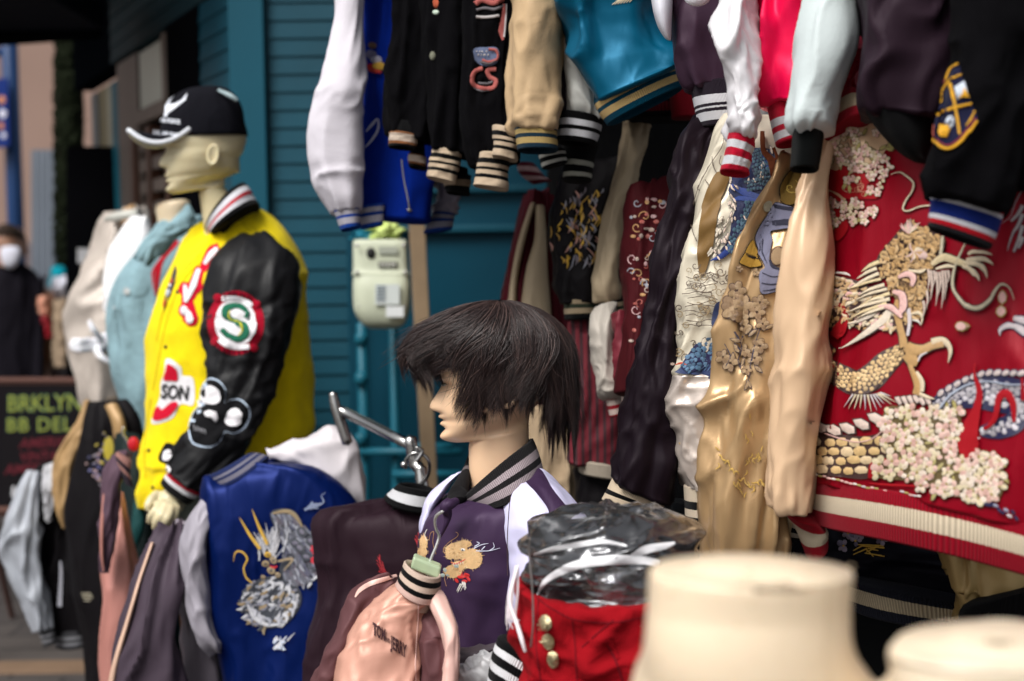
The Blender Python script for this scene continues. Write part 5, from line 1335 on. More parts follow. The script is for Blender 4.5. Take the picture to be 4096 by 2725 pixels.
loft('body', D5, [(940, 500, 1065, 425, 4.75, .1), (935, 530, 1080, 470, 4.75, .11), (900, 640, 1100, 600, 4.75, .14)], fab('plastic', (.5, .3, .14)), t, e=2)
t = thing('bomber_jacket', 'shiny champagne bomber jacket over a white top', 'jacket')
ch_ = fab('satin', (.48, .42, .37), rough=.35, f1=.8)
bo_ = loft('body', V, [(245, 500, 322, 480, 4.8, .14), (225, 570, 335, 540, 4.8, .26), (190, 635, 340, 620, 4.8, .3), (168, 680, 335, 680, 4.8, .3), (167, 760, 320, 760, 4.8, .3), (178, 830, 305, 830, 4.8, .28), (190, 900, 300, 900, 4.8, .26), (205, 940, 290, 940, 4.8, .24)], ch_, t, folds=[(.02, 3, 3, 2, 1), (.008, 6, 6, -2, 0)])
loft('collar', D5, [(832, 520, 860, 560, 4.7, .03), (900, 490, 925, 560, 4.66, .04), (985, 470, 1010, 540, 4.64, .04), (1070, 460, 1090, 520, 4.64, .03)], fab('satin', (.5, .5, .45)), t, M=30)
loft('undershirt', V, [(300, 500, 335, 505, 4.62, .06), (262, 560, 345, 545, 4.6, .1), (245, 640, 345, 620, 4.58, .12), (240, 700, 320, 690, 4.58, .12), (252, 750, 290, 740, 4.58, .08), (268, 780, 280, 778, 4.58, .03)], fab('cotton', (.76, .76, .77)), t, folds=FLS)
loft('hem', V, [(196, 915, 292, 915, 4.78, .22), (206, 960, 290, 960, 4.78, .22)], rib([(1, (.2, .16, .12))], 60), t, M=50)
wpl = fab('plastic', (.74, .74, .78))
t = thing('mannequin_hand', 'white mannequin hand resting at the waist of the champagne bomber', 'mannequin')
def Q2(x, y, d=4.5): return P(C2, x, y, d)
hand('hand', Q2(490, 60), Q2(420, 95), [
    [Q2(440, 60, 4.47), Q2(415, 25, 4.45), Q2(400, 0, 4.45), Q2(395, -15, 4.45)],
    [Q2(385, 70, 4.47), Q2(355, 72, 4.45), Q2(335, 70, 4.45), Q2(320, 68, 4.45)],
    [Q2(385, 88, 4.47), Q2(350, 90, 4.45), Q2(328, 88, 4.45), Q2(312, 88, 4.45)],
    [Q2(390, 105, 4.47), Q2(355, 110, 4.45), Q2(335, 108, 4.45), Q2(318, 105, 4.45)],
    [Q2(430, 120, 4.47), Q2(445, 140, 4.45), Q2(465, 155, 4.45), Q2(478, 165, 4.45)]], wpl, t, r=.0095, wr=.026, vox=.004)

# ------------------------------------------------------------------ masked person in the street
t = thing('person', 'person in a dark coat and white face mask walking at the left edge', 'person')
Hp = .235; op = P(V, 24, 617, 8.0)
vs, fs = head_geo(Hp, op, yaw=R(88), nf=-.2, nb=.24, neck=((-.2, 0, 0, .19), (-.4, -.05, .1, .5), (-.55, -.1, .12, .95), (-.9, -.2, .2, 1.08), (-1.6, -.25, .22, 1.0), (-2.4, -.25, .25, .85), (-3.2, -.25, .25, .8)))
mk('body', vs, fs, fab('plastic', (.36, .19, .12)), t)
ct = fab('cotton', (.004, .003, .006))
loft('coat', V, [(-2, 612, 52, 612, 8.02, .16), (-38, 640, 88, 640, 8.02, .24), (-48, 700, 94, 700, 8.02, .3), (-52, 800, 97, 800, 8.02, .32), (-55, 900, 98, 900, 8.02, .34), (-55, 980, 96, 980, 8.02, .34)], ct, t, folds=FLD)
for (x, nm) in ((-20, 'leg'), (52, 'leg')): loft(nm, V, [(x - 28, 960, x + 28, 960, 8.03, .17), (x - 20, 1080, x + 20, 1080, 8.03, .14), (x - 17, 1195, x + 17, 1195, 8.03, .12)], fab('cotton', (.02, .02, .03)), t, M=30, NR=30)
for x in (-20, 52): loft('shoe', V, [(x - 16, 1190, x + 16, 1190, 7.98, .12), (x - 20, 1215, x + 20, 1215, 7.93, .26)], ct, t, M=24, NR=10)
for x in (-60, 88): loft('sleeve', V, [(x - 14, 650, x + 14, 650, 7.97, .1), (x - 16, 760, x + 16, 760, 7.95, .12), (x - 14, 870, x + 14, 870, 7.88, .1), (x - 10, 895, x + 10, 895, 7.86, .08)], ct, t, M=24, NR=24)
mh = MB()
for x in (-60, 88):
    w0, p0 = P(V, x, 893, 7.86), P(V, x, 908, 7.85)
    hand('hand', w0, p0, [[p0 + Vector((k * .014 - .02, 0, -.015)), p0 + Vector((k * .014 - .02, -.005, -.04)), p0 + Vector((k * .013 - .018, .0, -.062 - .004 * (k == 2))), p0 + Vector((k * .012 - .016, .008, -.075 - .005 * (k == 2)))] for k in range(4)] + [[p0 + Vector((.03, 0, .01)), p0 + Vector((.038, -.01, -.012)), p0 + Vector((.034, -.015, -.03)), p0 + Vector((.03, -.018, -.04))]], fab('plastic', (.36, .19, .12)), t, r=.0088, vox=.005)
loft('face_mask', V, [(2, 572, 46, 572, 7.9, .06), (0, 585, 48, 585, 7.89, .08), (4, 602, 44, 602, 7.89, .09), (12, 612, 36, 612, 7.9, .07)], fab('cotton', (.6, .6, .68)), t, M=30, NR=16)
hv, hf = [], []
for i in range(10):
    a = i / 9 * 1.5
    for j in range(28):
        b = j / 28 * 6.283; fx = 1.06
        hv.append((op[0] + .36 * fx * math.sin(a) * math.cos(b) * Hp, op[1] + (.03 + .47 * fx * math.sin(a) * math.sin(b)) * Hp, op[2] + (.60 + .43 * math.cos(a) + (.16 if math.sin(b) < 0 else -.12) * math.sin(a) * abs(math.sin(b))) * Hp))
hf = [(i * 28 + j, i * 28 + (j + 1) % 28, (i + 1) * 28 + (j + 1) % 28, (i + 1) * 28 + j) for i in range(9) for j in range(28)]
mk('hair', hv, hf, fab('cotton', (.03, .02, .015)), t)

# ------------------------------------------------------------------ chalkboard
t = thing('chalkboard_sign', 'black menu board with neon chalk lettering at the left edge', 'sign')
mb = MB(); mb.hexa([P(V, -120, 1175, 5.4), P(V, 236, 1175, 5.4), P(V, 236, 1175, 5.45), P(V, -120, 1175, 5.45), P(V, -120, 885, 5.55), P(V, 232, 885, 5.55), P(V, 232, 885, 5.6), P(V, -120, 885, 5.6)])
bd = mb.build('board', fab('plain', (.009, .008, .009), rough=.6), t)
mb = MB(); fm = fab('plain', (.10, .05, .04), rough=.5)
mb.tube([P(V, -120, 880, 5.56), P(V, 236, 880, 5.56)], .02, M=4); mb.tube([P(V, -120, 1178, 5.4), P(V, 240, 1178, 5.4)], .02, M=4); mb.tube([P(V, 236, 878, 5.56), P(V, 240, 1180, 5.4)], .02, M=4)
for x in (-100, 225): mb.tube([P(V, x, 1175, 5.42), Vector((P(V, x, 1175, 5.42).x, 5.35, 0))], .018, M=4)
for x in (-100, 225): mb.tube([P(V, x, 885, 5.6), Vector((P(V, x, 885, 5.6).x, 6.1, 0))], .015, M=4)
mb.build('frame', fm, t)
E = Emb([bd], .002); E.fr = V
ye = fab('plain', (.20, .22, .03), rough=.9); gn = fab('plain', (.05, .12, .08), rough=.9); rdm = fab('plain', (.08, .008, .014), rough=.9); wq_ = fab('plain', (.4, .4, .42), rough=.9)
E.text('BRKLYN', (16, 948), (10, -.2), 48, gn, bold=.03, up=(0, -54), space=.98); E.up = .003
E.text('BRKLYN', (16, 948), (10, -.2), 48, ye, bold=-.004, up=(0, -54), space=.98); E.up = 0
E.text('BB DEL', (14, 994), (10, -.1), 45, gn, bold=.03, up=(0, -45), space=1.1); E.up = .003
E.text('BB DEL', (14, 994), (10, -.1), 45, ye, bold=-.004, up=(0, -45), space=1.1); E.up = 0
E.text('AMERICAN', (44, 1032), (10, -.4), 32, rdm, bold=.02, up=(6, -32)); E.text('VINTAGE', (44, 1062), (10, -.4), 30, rdm, bold=.02, up=(6, -30)); E.text('AMERICAN', (10, 1092), (10, -.4), 32, rdm, bold=.02, up=(6, -32))
E.text('US', (24, 1148), (10, -.4), 44, wq_, bold=.03, up=(4, -40))
E.build('lettering', bd)

# ================================================================== LOWER HANGING ROW
# ------------------------------------------------------------------ red dragon jacket
t = thing('dragon_jacket', 'crimson satin souvenir jacket covered in gold dragons and pink blossom with striped hem', 'jacket')
sred = fab('satin', RED, rough=.32, f1=.5, f2=.4)
rj = loft('torso', V, [(1925, 262, 2130, 225, 1.97, .06, 1.80), (1898, 310, 2280, 290, 1.97, .10, 1.76), (1893, 400, 2420, 400, 1.97, .12, 1.70), (1896, 520, 2500, 560, 1.97, .13, 1.66), (1893, 700, 2530, 740, 1.97, .13, 1.63), (1882, 860, 2550, 920, 1.97, .13, 1.61), (1872, 1000, 2560, 1120, 1.97, .12, 1.60, -14), (1867, 1106, 2565, 1270, 1.97, .11, 1.60, -28)], sred, t, folds=[(.008, 5, 1.2, .8, 1), (.004, 8, 4, 2, 0), GA1], NR=140, M=160, e=2.6)
kr = rib([(.30, (.26, .002, .012)), (.60, (.62, .52, .38)), (1, (.26, .002, .012))], 230)
loft('hem', V, [(1866, 1104, 2566, 1268, 1.965, .115, 1.595, -28), (1862, 1150, 2568, 1312, 1.965, .12, 1.595, -27), (1863, 1196, 2565, 1368, 1.965, .11, 1.6, -24)], kr, t, NR=24, M=160, e=2.6, open1=True)
loft('collar', C6, [(285, 520, 400, 455, 1.93, .05, 1.86, -4), (255, 600, 440, 508, 1.93, .07, 1.84, -10), (240, 690, 470, 570, 1.93, .08, 1.83, -16)], rib([(.38, (.36, .006, .02)), (.68, (.62, .5, .34)), (1, (.36, .006, .02))], 60), t, M=90, NR=30, e=2.2)
scr = fab('satin', (.62, .42, .26), rough=.28, metal=.12, f1=.7, f2=.5)
se = loft('sleeve', V, [(1890, 335, 1912, 335, 1.93, .03), (1864, 400, 1902, 400, 1.92, .05), (1838, 480, 1898, 480, 1.91, .07), (1812, 580, 1902, 580, 1.90, .08), (1800, 680, 1900, 680, 1.90, .085), (1794, 760, 1892, 760, 1.90, .085), (1798, 850, 1888, 850, 1.90, .085), (1790, 960, 1878, 960, 1.90, .085), (1786, 1060, 1872, 1060, 1.90, .085), (1783, 1125, 1866, 1125, 1.90, .08), (1800, 1172, 1858, 1182, 1.90, .065)], scr, t, NR=120, M=64, folds=[(.008, 1.5, 1.0, 1.6, 1), (.007, 2, 5, 4, 1, .62, .10), (.004, 3, 12, 3, 1, .97, .08)])
loft('cuff', V, [(1808, 1180, 1858, 1186, 1.93, .06), (1830, 1215, 1900, 1212, 1.95, .07), (1853, 1272, 1905, 1248, 1.96, .07)], rib([(.35, (.33, .006, .015)), (.70, (.60, .5, .36)), (1, (.3, .006, .015))], 60), se, M=60, NR=24, open1=True)
E = Emb([rj], .0014); E.fr = D1
E.area([(170, 300), (215, 250), (320, 195), (470, 128), (540, 200), (660, 320), (600, 350), (560, 430), (520, 470), (400, 500), (330, 640), (300, 900), (245, 980), (205, 1060), (160, 900), (150, 700), (148, 450)], scr, .0008, grid=8)
E.up = .0008
rap = fab('satin', (.33, .006, .012), rough=.4)
E.area([(150, 420), (200, 470), (270, 490), (330, 400), (345, 480), (420, 500), (500, 560), (470, 600), (560, 660), (530, 690), (440, 690), (330, 690), (270, 650), (170, 600), (152, 520)], rap, .001, grid=12)
E.area([(190, 640), (290, 690), (300, 780), (340, 880), (300, 960), (245, 975), (225, 850), (262, 960), (210, 820), (260, 820)], rap, .001, grid=12)
E.build('shoulder_panel', rj)
E = Emb([rj], .0030); E.fr = D1
core = thr((.40, .30, .10)); edge = thr((.13, .09, .03)); leaf = thr((.42, .36, .12)); pk = [thr((.74, .48, .42)), thr((.78, .64, .54)), thr((.66, .54, .36)), thr((.62, .36, .32))]
cluster(E, [(190, 330), (240, 240), (340, 180), (420, 230), (400, 330), (500, 330), (560, 400), (620, 380), (640, 480), (590, 560), (480, 520), (380, 480), (300, 440), (210, 460)], 44, 25, 36, pk, core, edge, leaf)
cluster(E, [(490, 520), (590, 560), (600, 620), (520, 670), (480, 620)], 4, 26, 34, pk, core, edge, leaf)
cluster(E, [(180, 680), (300, 690), (440, 710), (540, 740), (540, 800), (440, 860), (390, 890), (330, 800), (280, 880), (200, 840)], 20, 26, 34, pk, core, edge, leaf)
cluster(E, [(150, 540), (180, 540), (170, 600), (150, 590)], 2, 22, 26, pk, core, edge, leaf)
for (x, y, r) in ((395, 550, 30), (340, 560, 34), (512, 768, 34), (540, 228, 30)): blossom(E, x, y, r, pk, core, edge)
for (x, y, a) in ((440, 250, -1), (460, 290, 1.2), (420, 300, 2), (560, 350, -.6), (600, 330, .4), (350, 590, 1.5), (330, 570, 2), (620, 300, .8)): petal(E, x, y, a, 60, 24, leaf, edge)
for pts in (((190, 380), (215, 300), (260, 250)), ((430, 330), (500, 330), (560, 370)), ((200, 690), (300, 720), (400, 780)), ((560, 340), (620, 310), (660, 320))): E.rib(pts, 6, edge, .002)
for k in range(10): swirl(E, random.uniform(300, 460), random.uniform(560, 660), random.uniform(16, 34), 1.1, random.uniform(0, 6), 3, thr((.55, .25, .15)))
# whisker cord at the top right
E.rib([(640, 520), (700, 505), (745, 530), (795, 580), (785, 640), (745, 700), (725, 760), (760, 775), (840, 745), (930, 735)], [8, 12, 18, 20, 18, 18, 18, 16, 16, 16], tB, .0008)
E.up = .0008; E.rib([(640, 520), (700, 505), (745, 530), (795, 580), (785, 640), (745, 700), (725, 760), (760, 775), (840, 745), (930, 735)], [3, 6, 12, 14, 12, 12, 12, 10, 10, 10], tC, .002)
E.up = 0
E.build('blossom_embroidery', rj)

E = Emb([rj], .0010); E.fr = D1
# head mass: curling tan locks over a dark ground
mass = [(700, 900), (760, 830), (800, 860), (850, 880), (920, 900), (985, 960), (970, 1060), (940, 1130), (900, 1180), (860, 1260), (890, 1330), (860, 1420), (800, 1520), (760, 1568), (700, 1500), (640, 1320), (560, 1200), (540, 1100), (600, 1020), (650, 960)]
E.area(mass, tB, .0008, grid=14); E.up = .0012
random.seed(21)
tT2 = thr((.60, .40, .20))
fill(E, mass, 430, .7, 1.0, 34, 60, 26, [tT, tT, tT2, thr((.55, .36, .17)), thr((.45, .28, .12))], tB)
E.up = .002
fl_p = [(185, 1235), (330, 1240), (470, 1290), (590, 1380), (720, 1500), (740, 1640), (640, 1600), (520, 1560), (420, 1570), (330, 1570), (330, 1460), (200, 1440)]
E.area(fl_p, tB, .0008, grid=14); fill(E, fl_p, 190, 2.75, .45, 30, 60, 24, [tT2, tP, tC, tT2, tC], tB)
E.up = .0025
def tuft(cx, cy, a0, a1, n, l0, l1, w, mats, edge_=tB, curl=.25):
    for k in range(n):
        a = a0 + (a1 - a0) * (k + .5) / n + random.uniform(-.05, .05); l = random.uniform(l0, l1)
        p = [(cx, cy), (cx + l * .55 * math.cos(a), cy + l * .55 * math.sin(a)), (cx + l * math.cos(a + curl), cy + l * math.sin(a + curl))]
        E.rib(p, [w * 1.3, w * 1.35, 2], edge_, .0005); E.up += .0007; E.rib(p, [w, w, 1.2], random.choice(mats), .002); E.up -= .0007
E.up = .0035
tuft(770, 930, -2.6, -.6, 11, 60, 115, 14, [tP, thr((.6, .42, .38)), tC], curl=.1)
tuft(800, 1060, -2.4, 2.5, 14, 50, 95, 15, [thr((.6, .42, .38)), tT, tC])
E.ell(872, 1088, 36, 36, 0, tB, .001); E.up += .001; E.ell(872, 1088, 27, 25, 0, thr((.6, .42, .38)), .003); E.up -= .001
# fins fanning back to the left
for k, (x0, y0, x1, y1, w) in enumerate(((560, 1130, 430, 1200, 34), (545, 1175, 400, 1250, 30), (560, 1210, 345, 1325, 30), (575, 1250, 355, 1320, 24), (600, 1290, 410, 1365, 30), (620, 1320, 390, 1395, 26), (640, 1350, 420, 1440, 30), (600, 1380, 480, 1410, 22), (640, 1390, 330, 1480, 30), (620, 1420, 340, 1530, 28), (600, 1450, 400, 1530, 26))):
    E.up = .0035 + .0002 * k; E.rib([(x0, y0), ((x0 + x1) / 2, (y0 + y1) / 2 - 8), (x1, y1)], [w * 1.25, w * 1.1, 4], tB, .0008); E.up += .001
    E.rib([(x0, y0), ((x0 + x1) / 2, (y0 + y1) / 2 - 8), (x1 + 6, y1 - 2)], [w * .8, w * .7, 2], tC if k % 3 else thr((.7, .55, .3)), .0025)
E.up = .003
E.rib([(205, 1212), (270, 1205), (330, 1212), (362, 1228)], [4, 14, 18, 4], tW, .002)
# body scales at left
E.up = .0006
if 0: pass
scales(E, [(500, 1560), (400, 1500), (300, 1400), (230, 1330), (190, 1280)], [130, 150, 160, 130, 90], 5, 26, tT, tB)
scales(E, [(180, 1480), (230, 1540), (300, 1600)], [90, 110, 100], 4, 24, tT, tB)
for k in range(16): E.ell(random.uniform(190, 330), random.uniform(1235, 1300), 20, 11, random.uniform(-.5, .5), random.choice([tP, tC, tT]), .002)
E.up = .003
E.rib([(240, 1440), (290, 1430), (325, 1480), (325, 1540), (280, 1600), (240, 1640)], [10, 26, 30, 34, 60, 50], rap, .0015)
# jaw, beard and whiskers
E.up = .0055
for (pts, w) in ((((700, 1240), (760, 1215), (800, 1240), (790, 1300)), (20, 40, 44, 20)), (((660, 1340), (720, 1360), (730, 1440), (700, 1500)), (20, 50, 50, 20)), (((770, 1190), (850, 1200), (890, 1180)), (14, 24, 8)), (((560, 1440), (650, 1450), (720, 1520)), (16, 44, 20))):
    E.rib(pts, [x * 1.25 for x in w], tB, .0006); E.up += .0008; E.rib(pts, w, tP if w[1] > 30 else tC, .003); E.up -= .0008
for k in range(9): E.rib([(700 + k * 9, 1250 + k * 3), (706 + k * 9, 1300 + k * 3)], [4, 2], tB, .0035)
for (x, y0, y1) in ((905, 1180, 1330), (925, 1190, 1400), (945, 1190, 1300), (965, 1200, 1440), (985, 1200, 1360), (1005, 1190, 1460), (1025, 1190, 1400), (1045, 1190, 1280), (895, 1330, 1460), (870, 1400, 1520)):
    E.rib([(x, y0), (x + 8, (y0 + y1) / 2), (x - 4, y1)], [26, 24, 3], tB, .0006); E.up += .001; E.rib([(x, y0), (x + 8, (y0 + y1) / 2), (x - 4, y1)], [17, 15, 2], thr((.6, .47, .40)), .0025); E.up -= .001
# claw at right of the head
for pts, w in ((((930, 1150), (1010, 1100), (1090, 1120), (1180, 1150)), (30, 54, 50, 40)), (((1150, 1160), (1200, 1180), (1240, 1230), (1255, 1265)), (26, 30, 24, 3)), (((1160, 1140), (1250, 1150), (1290, 1190), (1308, 1245)), (26, 34, 26, 3)), (((1180, 1120), (1270, 1110), (1320, 1130), (1350, 1155)), (26, 34, 20, 3)), (((1190, 1080), (1230, 1060), (1300, 1070), (1340, 1085)), (20, 28, 18, 3)), (((960, 1180), (1040, 1160), (1100, 1170)), (14, 26, 10))):
    E.rib(pts, [x * 1.3 for x in w], tB, .0006); E.up += .001; E.rib(pts, w, tC if w[0] < 28 else thr((.62, .5, .3)), .003); E.up -= .001
for pts in (((1005, 950), (1000, 1030), (990, 1080)), ((1170, 1000), (1120, 1100), (1085, 1200), (1080, 1310), (1130, 1390), (1190, 1445), (1260, 1450), (1330, 1400), (1370, 1330), (1415, 1290), (1470, 1320), (1500, 1400))):
    n = len(pts); w = [26] * 3 if n == 3 else [14, 20, 22, 24, 28, 34, 38, 32, 24, 18, 10, 4]
    E.rib(pts, [x * 1.25 for x in w], tB, .0006); E.up += .001; E.rib(pts, [x * .8 for x in w], thr((.55, .48, .34)), .003); E.up -= .001
for (x, y, a) in ((1410, 1480, 1.57), (1140, 1580, 0)): 
    E.ell(x, y, 40, 34, a, thr((.35, .25, .06)), .001); E.up += .001; petal(E, x - 38 * math.cos(a), y - 38 * math.sin(a), a, 74, 60, tP, thr((.35, .25, .06))); E.up -= .001
# silver feathers at the right edge
for pts in (((1561, 620), (1510, 720), (1470, 820), (1395, 870)), ): E.rib(pts, [10, 8, 6, 3], thr((.3, .28, .3)), .002)
for k, pts in enumerate((((1561, 740), (1530, 800), (1480, 850)), ((1561, 800), (1530, 880), (1490, 940), (1450, 1060)), ((1561, 880), (1540, 960), (1498, 1065)), ((1561, 960), (1550, 1000), (1530, 1040)))): 
    E.rib(pts, [40, 30, 22, 3][:len(pts)], tN, .0006); E.up += .001; E.rib(pts, [26, 22, 14, 2][:len(pts)], thr((.42, .38, .38)), .003); E.up -= .001
E.build('dragon_embroidery', rj)

E = Emb([rj], .0010); E.fr = D2
random.seed(5)
# arched body crossing the middle
scales(E, [(150, 430), (200, 480), (300, 540), (400, 580), (500, 540), (600, 440), (690, 370), (720, 330)], [100, 130, 150, 160, 170, 150, 110, 80], 6, 24, thr((.66, .45, .22)), tB)
E.up = .0012
E.rib([(230, 560), (320, 630), (430, 655), (520, 630), (580, 560)], 7, tB, .002)
for k in range(12):
    a = 2.2 - k * .17; x, y = 450 + 110 * math.cos(a) * 1.1, 640 + 20 * math.sin(a); l = random.uniform(70, 150)
    E.rib([(x, y), (x + l * math.cos(a), y + l * math.sin(a))], [22, 3], tB, .0005); E.up += .0008; E.rib([(x, y), (x + l * .95 * math.cos(a), y + l * .95 * math.sin(a))], [14, 2], random.choice([tL, tC]), .002); E.up -= .0008
# left upper scales and tusk
scales(E, [(170, 120), (190, 60), (300, 30), (420, 20), (560, 30)], [90, 90, 100, 90, 60], 4, 24, thr((.6, .45, .3)), tB)
scales(E, [(160, 210), (170, 320), (240, 380)], [80, 90, 70], 3, 22, tT, tB)
for k in range(30): E.ell(random.uniform(340, 560), random.uniform(90, 170) - .1 * 100, 17, 8, -.4 + random.uniform(-.3, .3), random.choice([tP, tW, tC]), .0025)
E.up = .003
E.rib([(250, 10), (310, 60), (320, 130), (280, 210), (250, 260)], [14, 30, 40, 90, 60], rap, .0015); E.rib([(170, 290), (220, 360), (200, 430), (250, 470)], [20, 34, 30, 20], rap, .0015)
for pts, w in ((((640, 60), (600, 130), (500, 210), (400, 280), (285, 338)), (44, 54, 44, 26, 3)), (((590, 40), (500, 110), (410, 150), (340, 165)), (22, 30, 24, 6))):
    E.rib(pts, [x * 1.35 for x in w], tB, .0006); E.up += .001; E.rib(pts, w, thr((.70, .6, .48)), .004); E.up -= .001
# chest and leg
for pts, w, m in ((((700, 0), (690, 80), (700, 170), (720, 260), (730, 330)), (50, 60, 40, 50, 60), tT), (((760, 60), (770, 150), (755, 250)), (30, 26, 20), tL), (((780, 100), (830, 90), (860, 120), (850, 180)), (14, 24, 20, 3), tC), (((790, 140), (830, 150), (845, 175)), (10, 16, 3), tW), (((640, 90), (620, 160), (640, 190)), (26, 18, 4), tC)):
    E.rib(pts, [x * 1.25 for x in w], tB, .0006); E.up += .001; E.rib(pts, w, m, .003); E.up -= .001
for pts, w, m in ((((745, 320), (790, 350), (870, 345), (930, 320), (1010, 300)), (70, 90, 60, 56, 60), tT), (((930, 300), (1000, 285), (1040, 310), (1060, 360), (1045, 440)), (60, 50, 40, 28, 3), tC), (((740, 380), (790, 420), (830, 440)), (60, 90, 50), tT), (((770, 450), (800, 520), (830, 600), (820, 660)), (30, 40, 50, 60), tT), (((820, 500), (860, 570), (860, 640)), (20, 34, 30), tC), (((830, 430), (850, 390), (900, 365)), (12, 18, 8), tL), (((830, 650), (900, 680), (950, 692)), (30, 24, 3), tC)):
    E.rib(pts, [x * 1.22 for x in w], tB, .0006); E.up += .001; E.rib(pts, w, m, .0035); E.up -= .001
# big coil lower left: pale ridge over tan plates
E.up = .001
cl_ = [(95, 920), (200, 930), (320, 940), (450, 950), (580, 930), (640, 960), (620, 1090), (520, 1110), (480, 1240), (300, 1235), (90, 1190)]
E.area(cl_, tB, .0006, grid=14); E.up = .002
for r_ in range(4):
    for k in range(7):
        x, y = 120 + k * 88 + (r_ % 2) * 42 + random.uniform(-9, 9), 985 + r_ * 66 + 8 * math.sin(k) + random.uniform(-8, 8)
        if not inpoly(cl_, x, y): continue
        w2, h2 = random.uniform(36, 50), random.uniform(27, 36); m = thr((.66, .45, .2)) if (r_ + k) % 3 else thr((.72, .55, .33))
        E.shape([(x - w2, y - h2 * .3), (x - w2 * .4, y - h2), (x + w2 * .6, y - h2 * .9), (x + w2, y - h2 * .1), (x + w2 * .8, y + h2 * .8), (x - w2 * .3, y + h2), (x - w2 * .9, y + h2 * .5)], m, .0025, None, 0)
E.rib([(95, 900), (180, 930), (300, 970), (420, 990), (520, 960), (590, 900)], 16, tB, .001); E.up += .001; E.rib([(95, 900), (180, 930), (300, 970), (420, 990), (520, 960), (590, 900)], 8, tP, .002)
for k in range(5):
    x = 140 + k * 98; y = (890, 910, 900, 870, 830)[k]
    E.up = .002; E.shape([(x - 66, y - 42), (x, y - 50), (x + 60, y - 18), (x + 66, y + 34), (x + 10, y + 44), (x - 40, y + 12)], tB, .0006); E.up = .003
    E.shape([(x - 56, y - 34), (x, y - 42), (x + 50, y - 14), (x + 54, y + 28), (x + 10, y + 34), (x - 34, y + 8)], thr((.70, .56, .48)), .003, None, .5)
for k in range(6):
    x, y = 690 + k * 42, 700 - k * 4 + (k > 3) * 20; E.up = .002; E.shape([(x - 34, y - 26), (x + 4, y - 34), (x + 34, y + 24), (x + 6, y + 44), (x - 20, y + 10)], tB, .0006); E.up = .003; E.shape([(x - 26, y - 20), (x + 4, y - 27), (x + 26, y + 20), (x + 6, y + 34), (x - 14, y + 8)], thr((.66, .52, .46)), .0025)
# indigo tail at the right
E.up = .0006
sv = thr((.50, .47, .50))
scales(E, [(930, 760), (1020, 700), (1120, 660), (1230, 640), (1350, 650), (1470, 670), (1580, 690)], [70, 110, 150, 170, 190, 190, 190], 5, 34, sv, tN, out=1.35)
scales(E, [(1560, 720), (1500, 850), (1380, 900), (1260, 920)], [120, 120, 110, 50], 3, 30, sv, tN, out=1.3)
E.up = .002
E.rib([(970, 770), (1060, 660), (1180, 590), (1320, 570), (1450, 590), (1580, 590)], [20, 24, 22, 20, 20, 20], tN, .0008); E.up = .003; E.rib([(970, 770), (1060, 660), (1180, 590), (1320, 570), (1450, 590), (1580, 590)], [10, 14, 12, 10, 10, 10], thr((.45, .5, .6)), .002)
for k in range(11):
    u = k / 10; x = 990 + 560 * u; y = 650 - 150 * math.sin(min(1, u * 1.6) * 1.45) + 10 * u
    E.up = .002; E.ell(x, y, 36, 26, -.9 + .5 * u, tN, .0006); E.up = .003; E.ell(x, y, 28, 18, -.9 + .5 * u, thr((.58, .48, .46)), .0025)
E.rib([(1230, 860), (1205, 910), (1210, 970), (1260, 960)], [10, 26, 24, 4], tL, .003)
E.up = .0035
E.rib([(1225, 440), (1225, 530), (1260, 640), (1240, 760), (1200, 880), (1180, 1000), (1200, 1100)], [8, 22, 44, 60, 110, 150, 110], rap, .0015)
E.rib([(1290, 900), (1360, 830), (1390, 690), (1440, 650), (1490, 720), (1500, 850)], [20, 34, 44, 60, 50, 24], rap, .0015); E.rib([(1555, 540), (1570, 700)], [10, 40], rap, .0015)
# claw top right
for pts, w in ((((1400, 250), (1400, 210), (1450, 180), (1500, 190)), (3, 26, 40, 30)), (((1490, 180), (1530, 200), (1580, 230)), (30, 50, 60)), (((1490, 130), (1540, 140), (1580, 150)), (30, 50, 50))):
    E.up = .001; E.rib(pts, [x * 1.4 for x in w], tN, .0006); E.up = .002; E.rib(pts, w, tL, .003)
for (x, y, a) in ((1185, 185, 3.14), (1412, 30, -1.57)): E.up = .001; petal(E, x, y, a, 92, 56, tP, thr((.35, .25, .06)))
# blossom bank
E.up = .002; random.seed(9)
bank = [(600, 760), (700, 740), (860, 800), (940, 760), (1100, 780), (1130, 900), (1110, 1060), (1160, 1150), (1270, 1060), (1300, 1050), (1400, 1110), (1430, 1260), (1390, 1380), (1260, 1400), (1100, 1370), (900, 1310), (760, 1260), (560, 1240), (540, 1150), (620, 1100), (580, 900)]
E.area(bank, edge, .0006, grid=18); E.up = .003
cluster(E, bank, 70, 42, 62, [thr((.74, .50, .43)), thr((.78, .66, .55)), thr((.72, .60, .45)), thr((.60, .36, .30)), thr((.66, .56, .36))], core, edge, leaf)
cluster(E, [(1180, 1180), (1300, 1060), (1400, 1110), (1430, 1300), (1380, 1400), (1250, 1380)], 12, 30, 38, [thr((.74, .50, .43)), thr((.76, .62, .5))], core, edge, leaf)
E.up = .003
E.rib([(500, 1240), (510, 1150), (570, 1110), (660, 1130), (850, 1140)], [40, 36, 24, 16, 10], rap, .002); E.rib([(490, 1275), (640, 1290), (900, 1300)], [10, 20, 8], rap, .002)
for k in range(14): x = 1200 + k * 24; E.ell(x, 1400 + k * 8 + random.uniform(-26, 16), 22, 12, random.uniform(.3, 1.2), random.choice([tN, tL, tN, thr((.3, .3, .4))]), .0025)
for k in range(26): x = 90 + k * 30; E.ell(x, 1215 + k * 7 - (k > 20) * 20 + random.uniform(-8, 4), 17, 8, .2, random.choice([tW, tP, leaf, tL]), .0025)
E.build('coil_embroidery', rj)

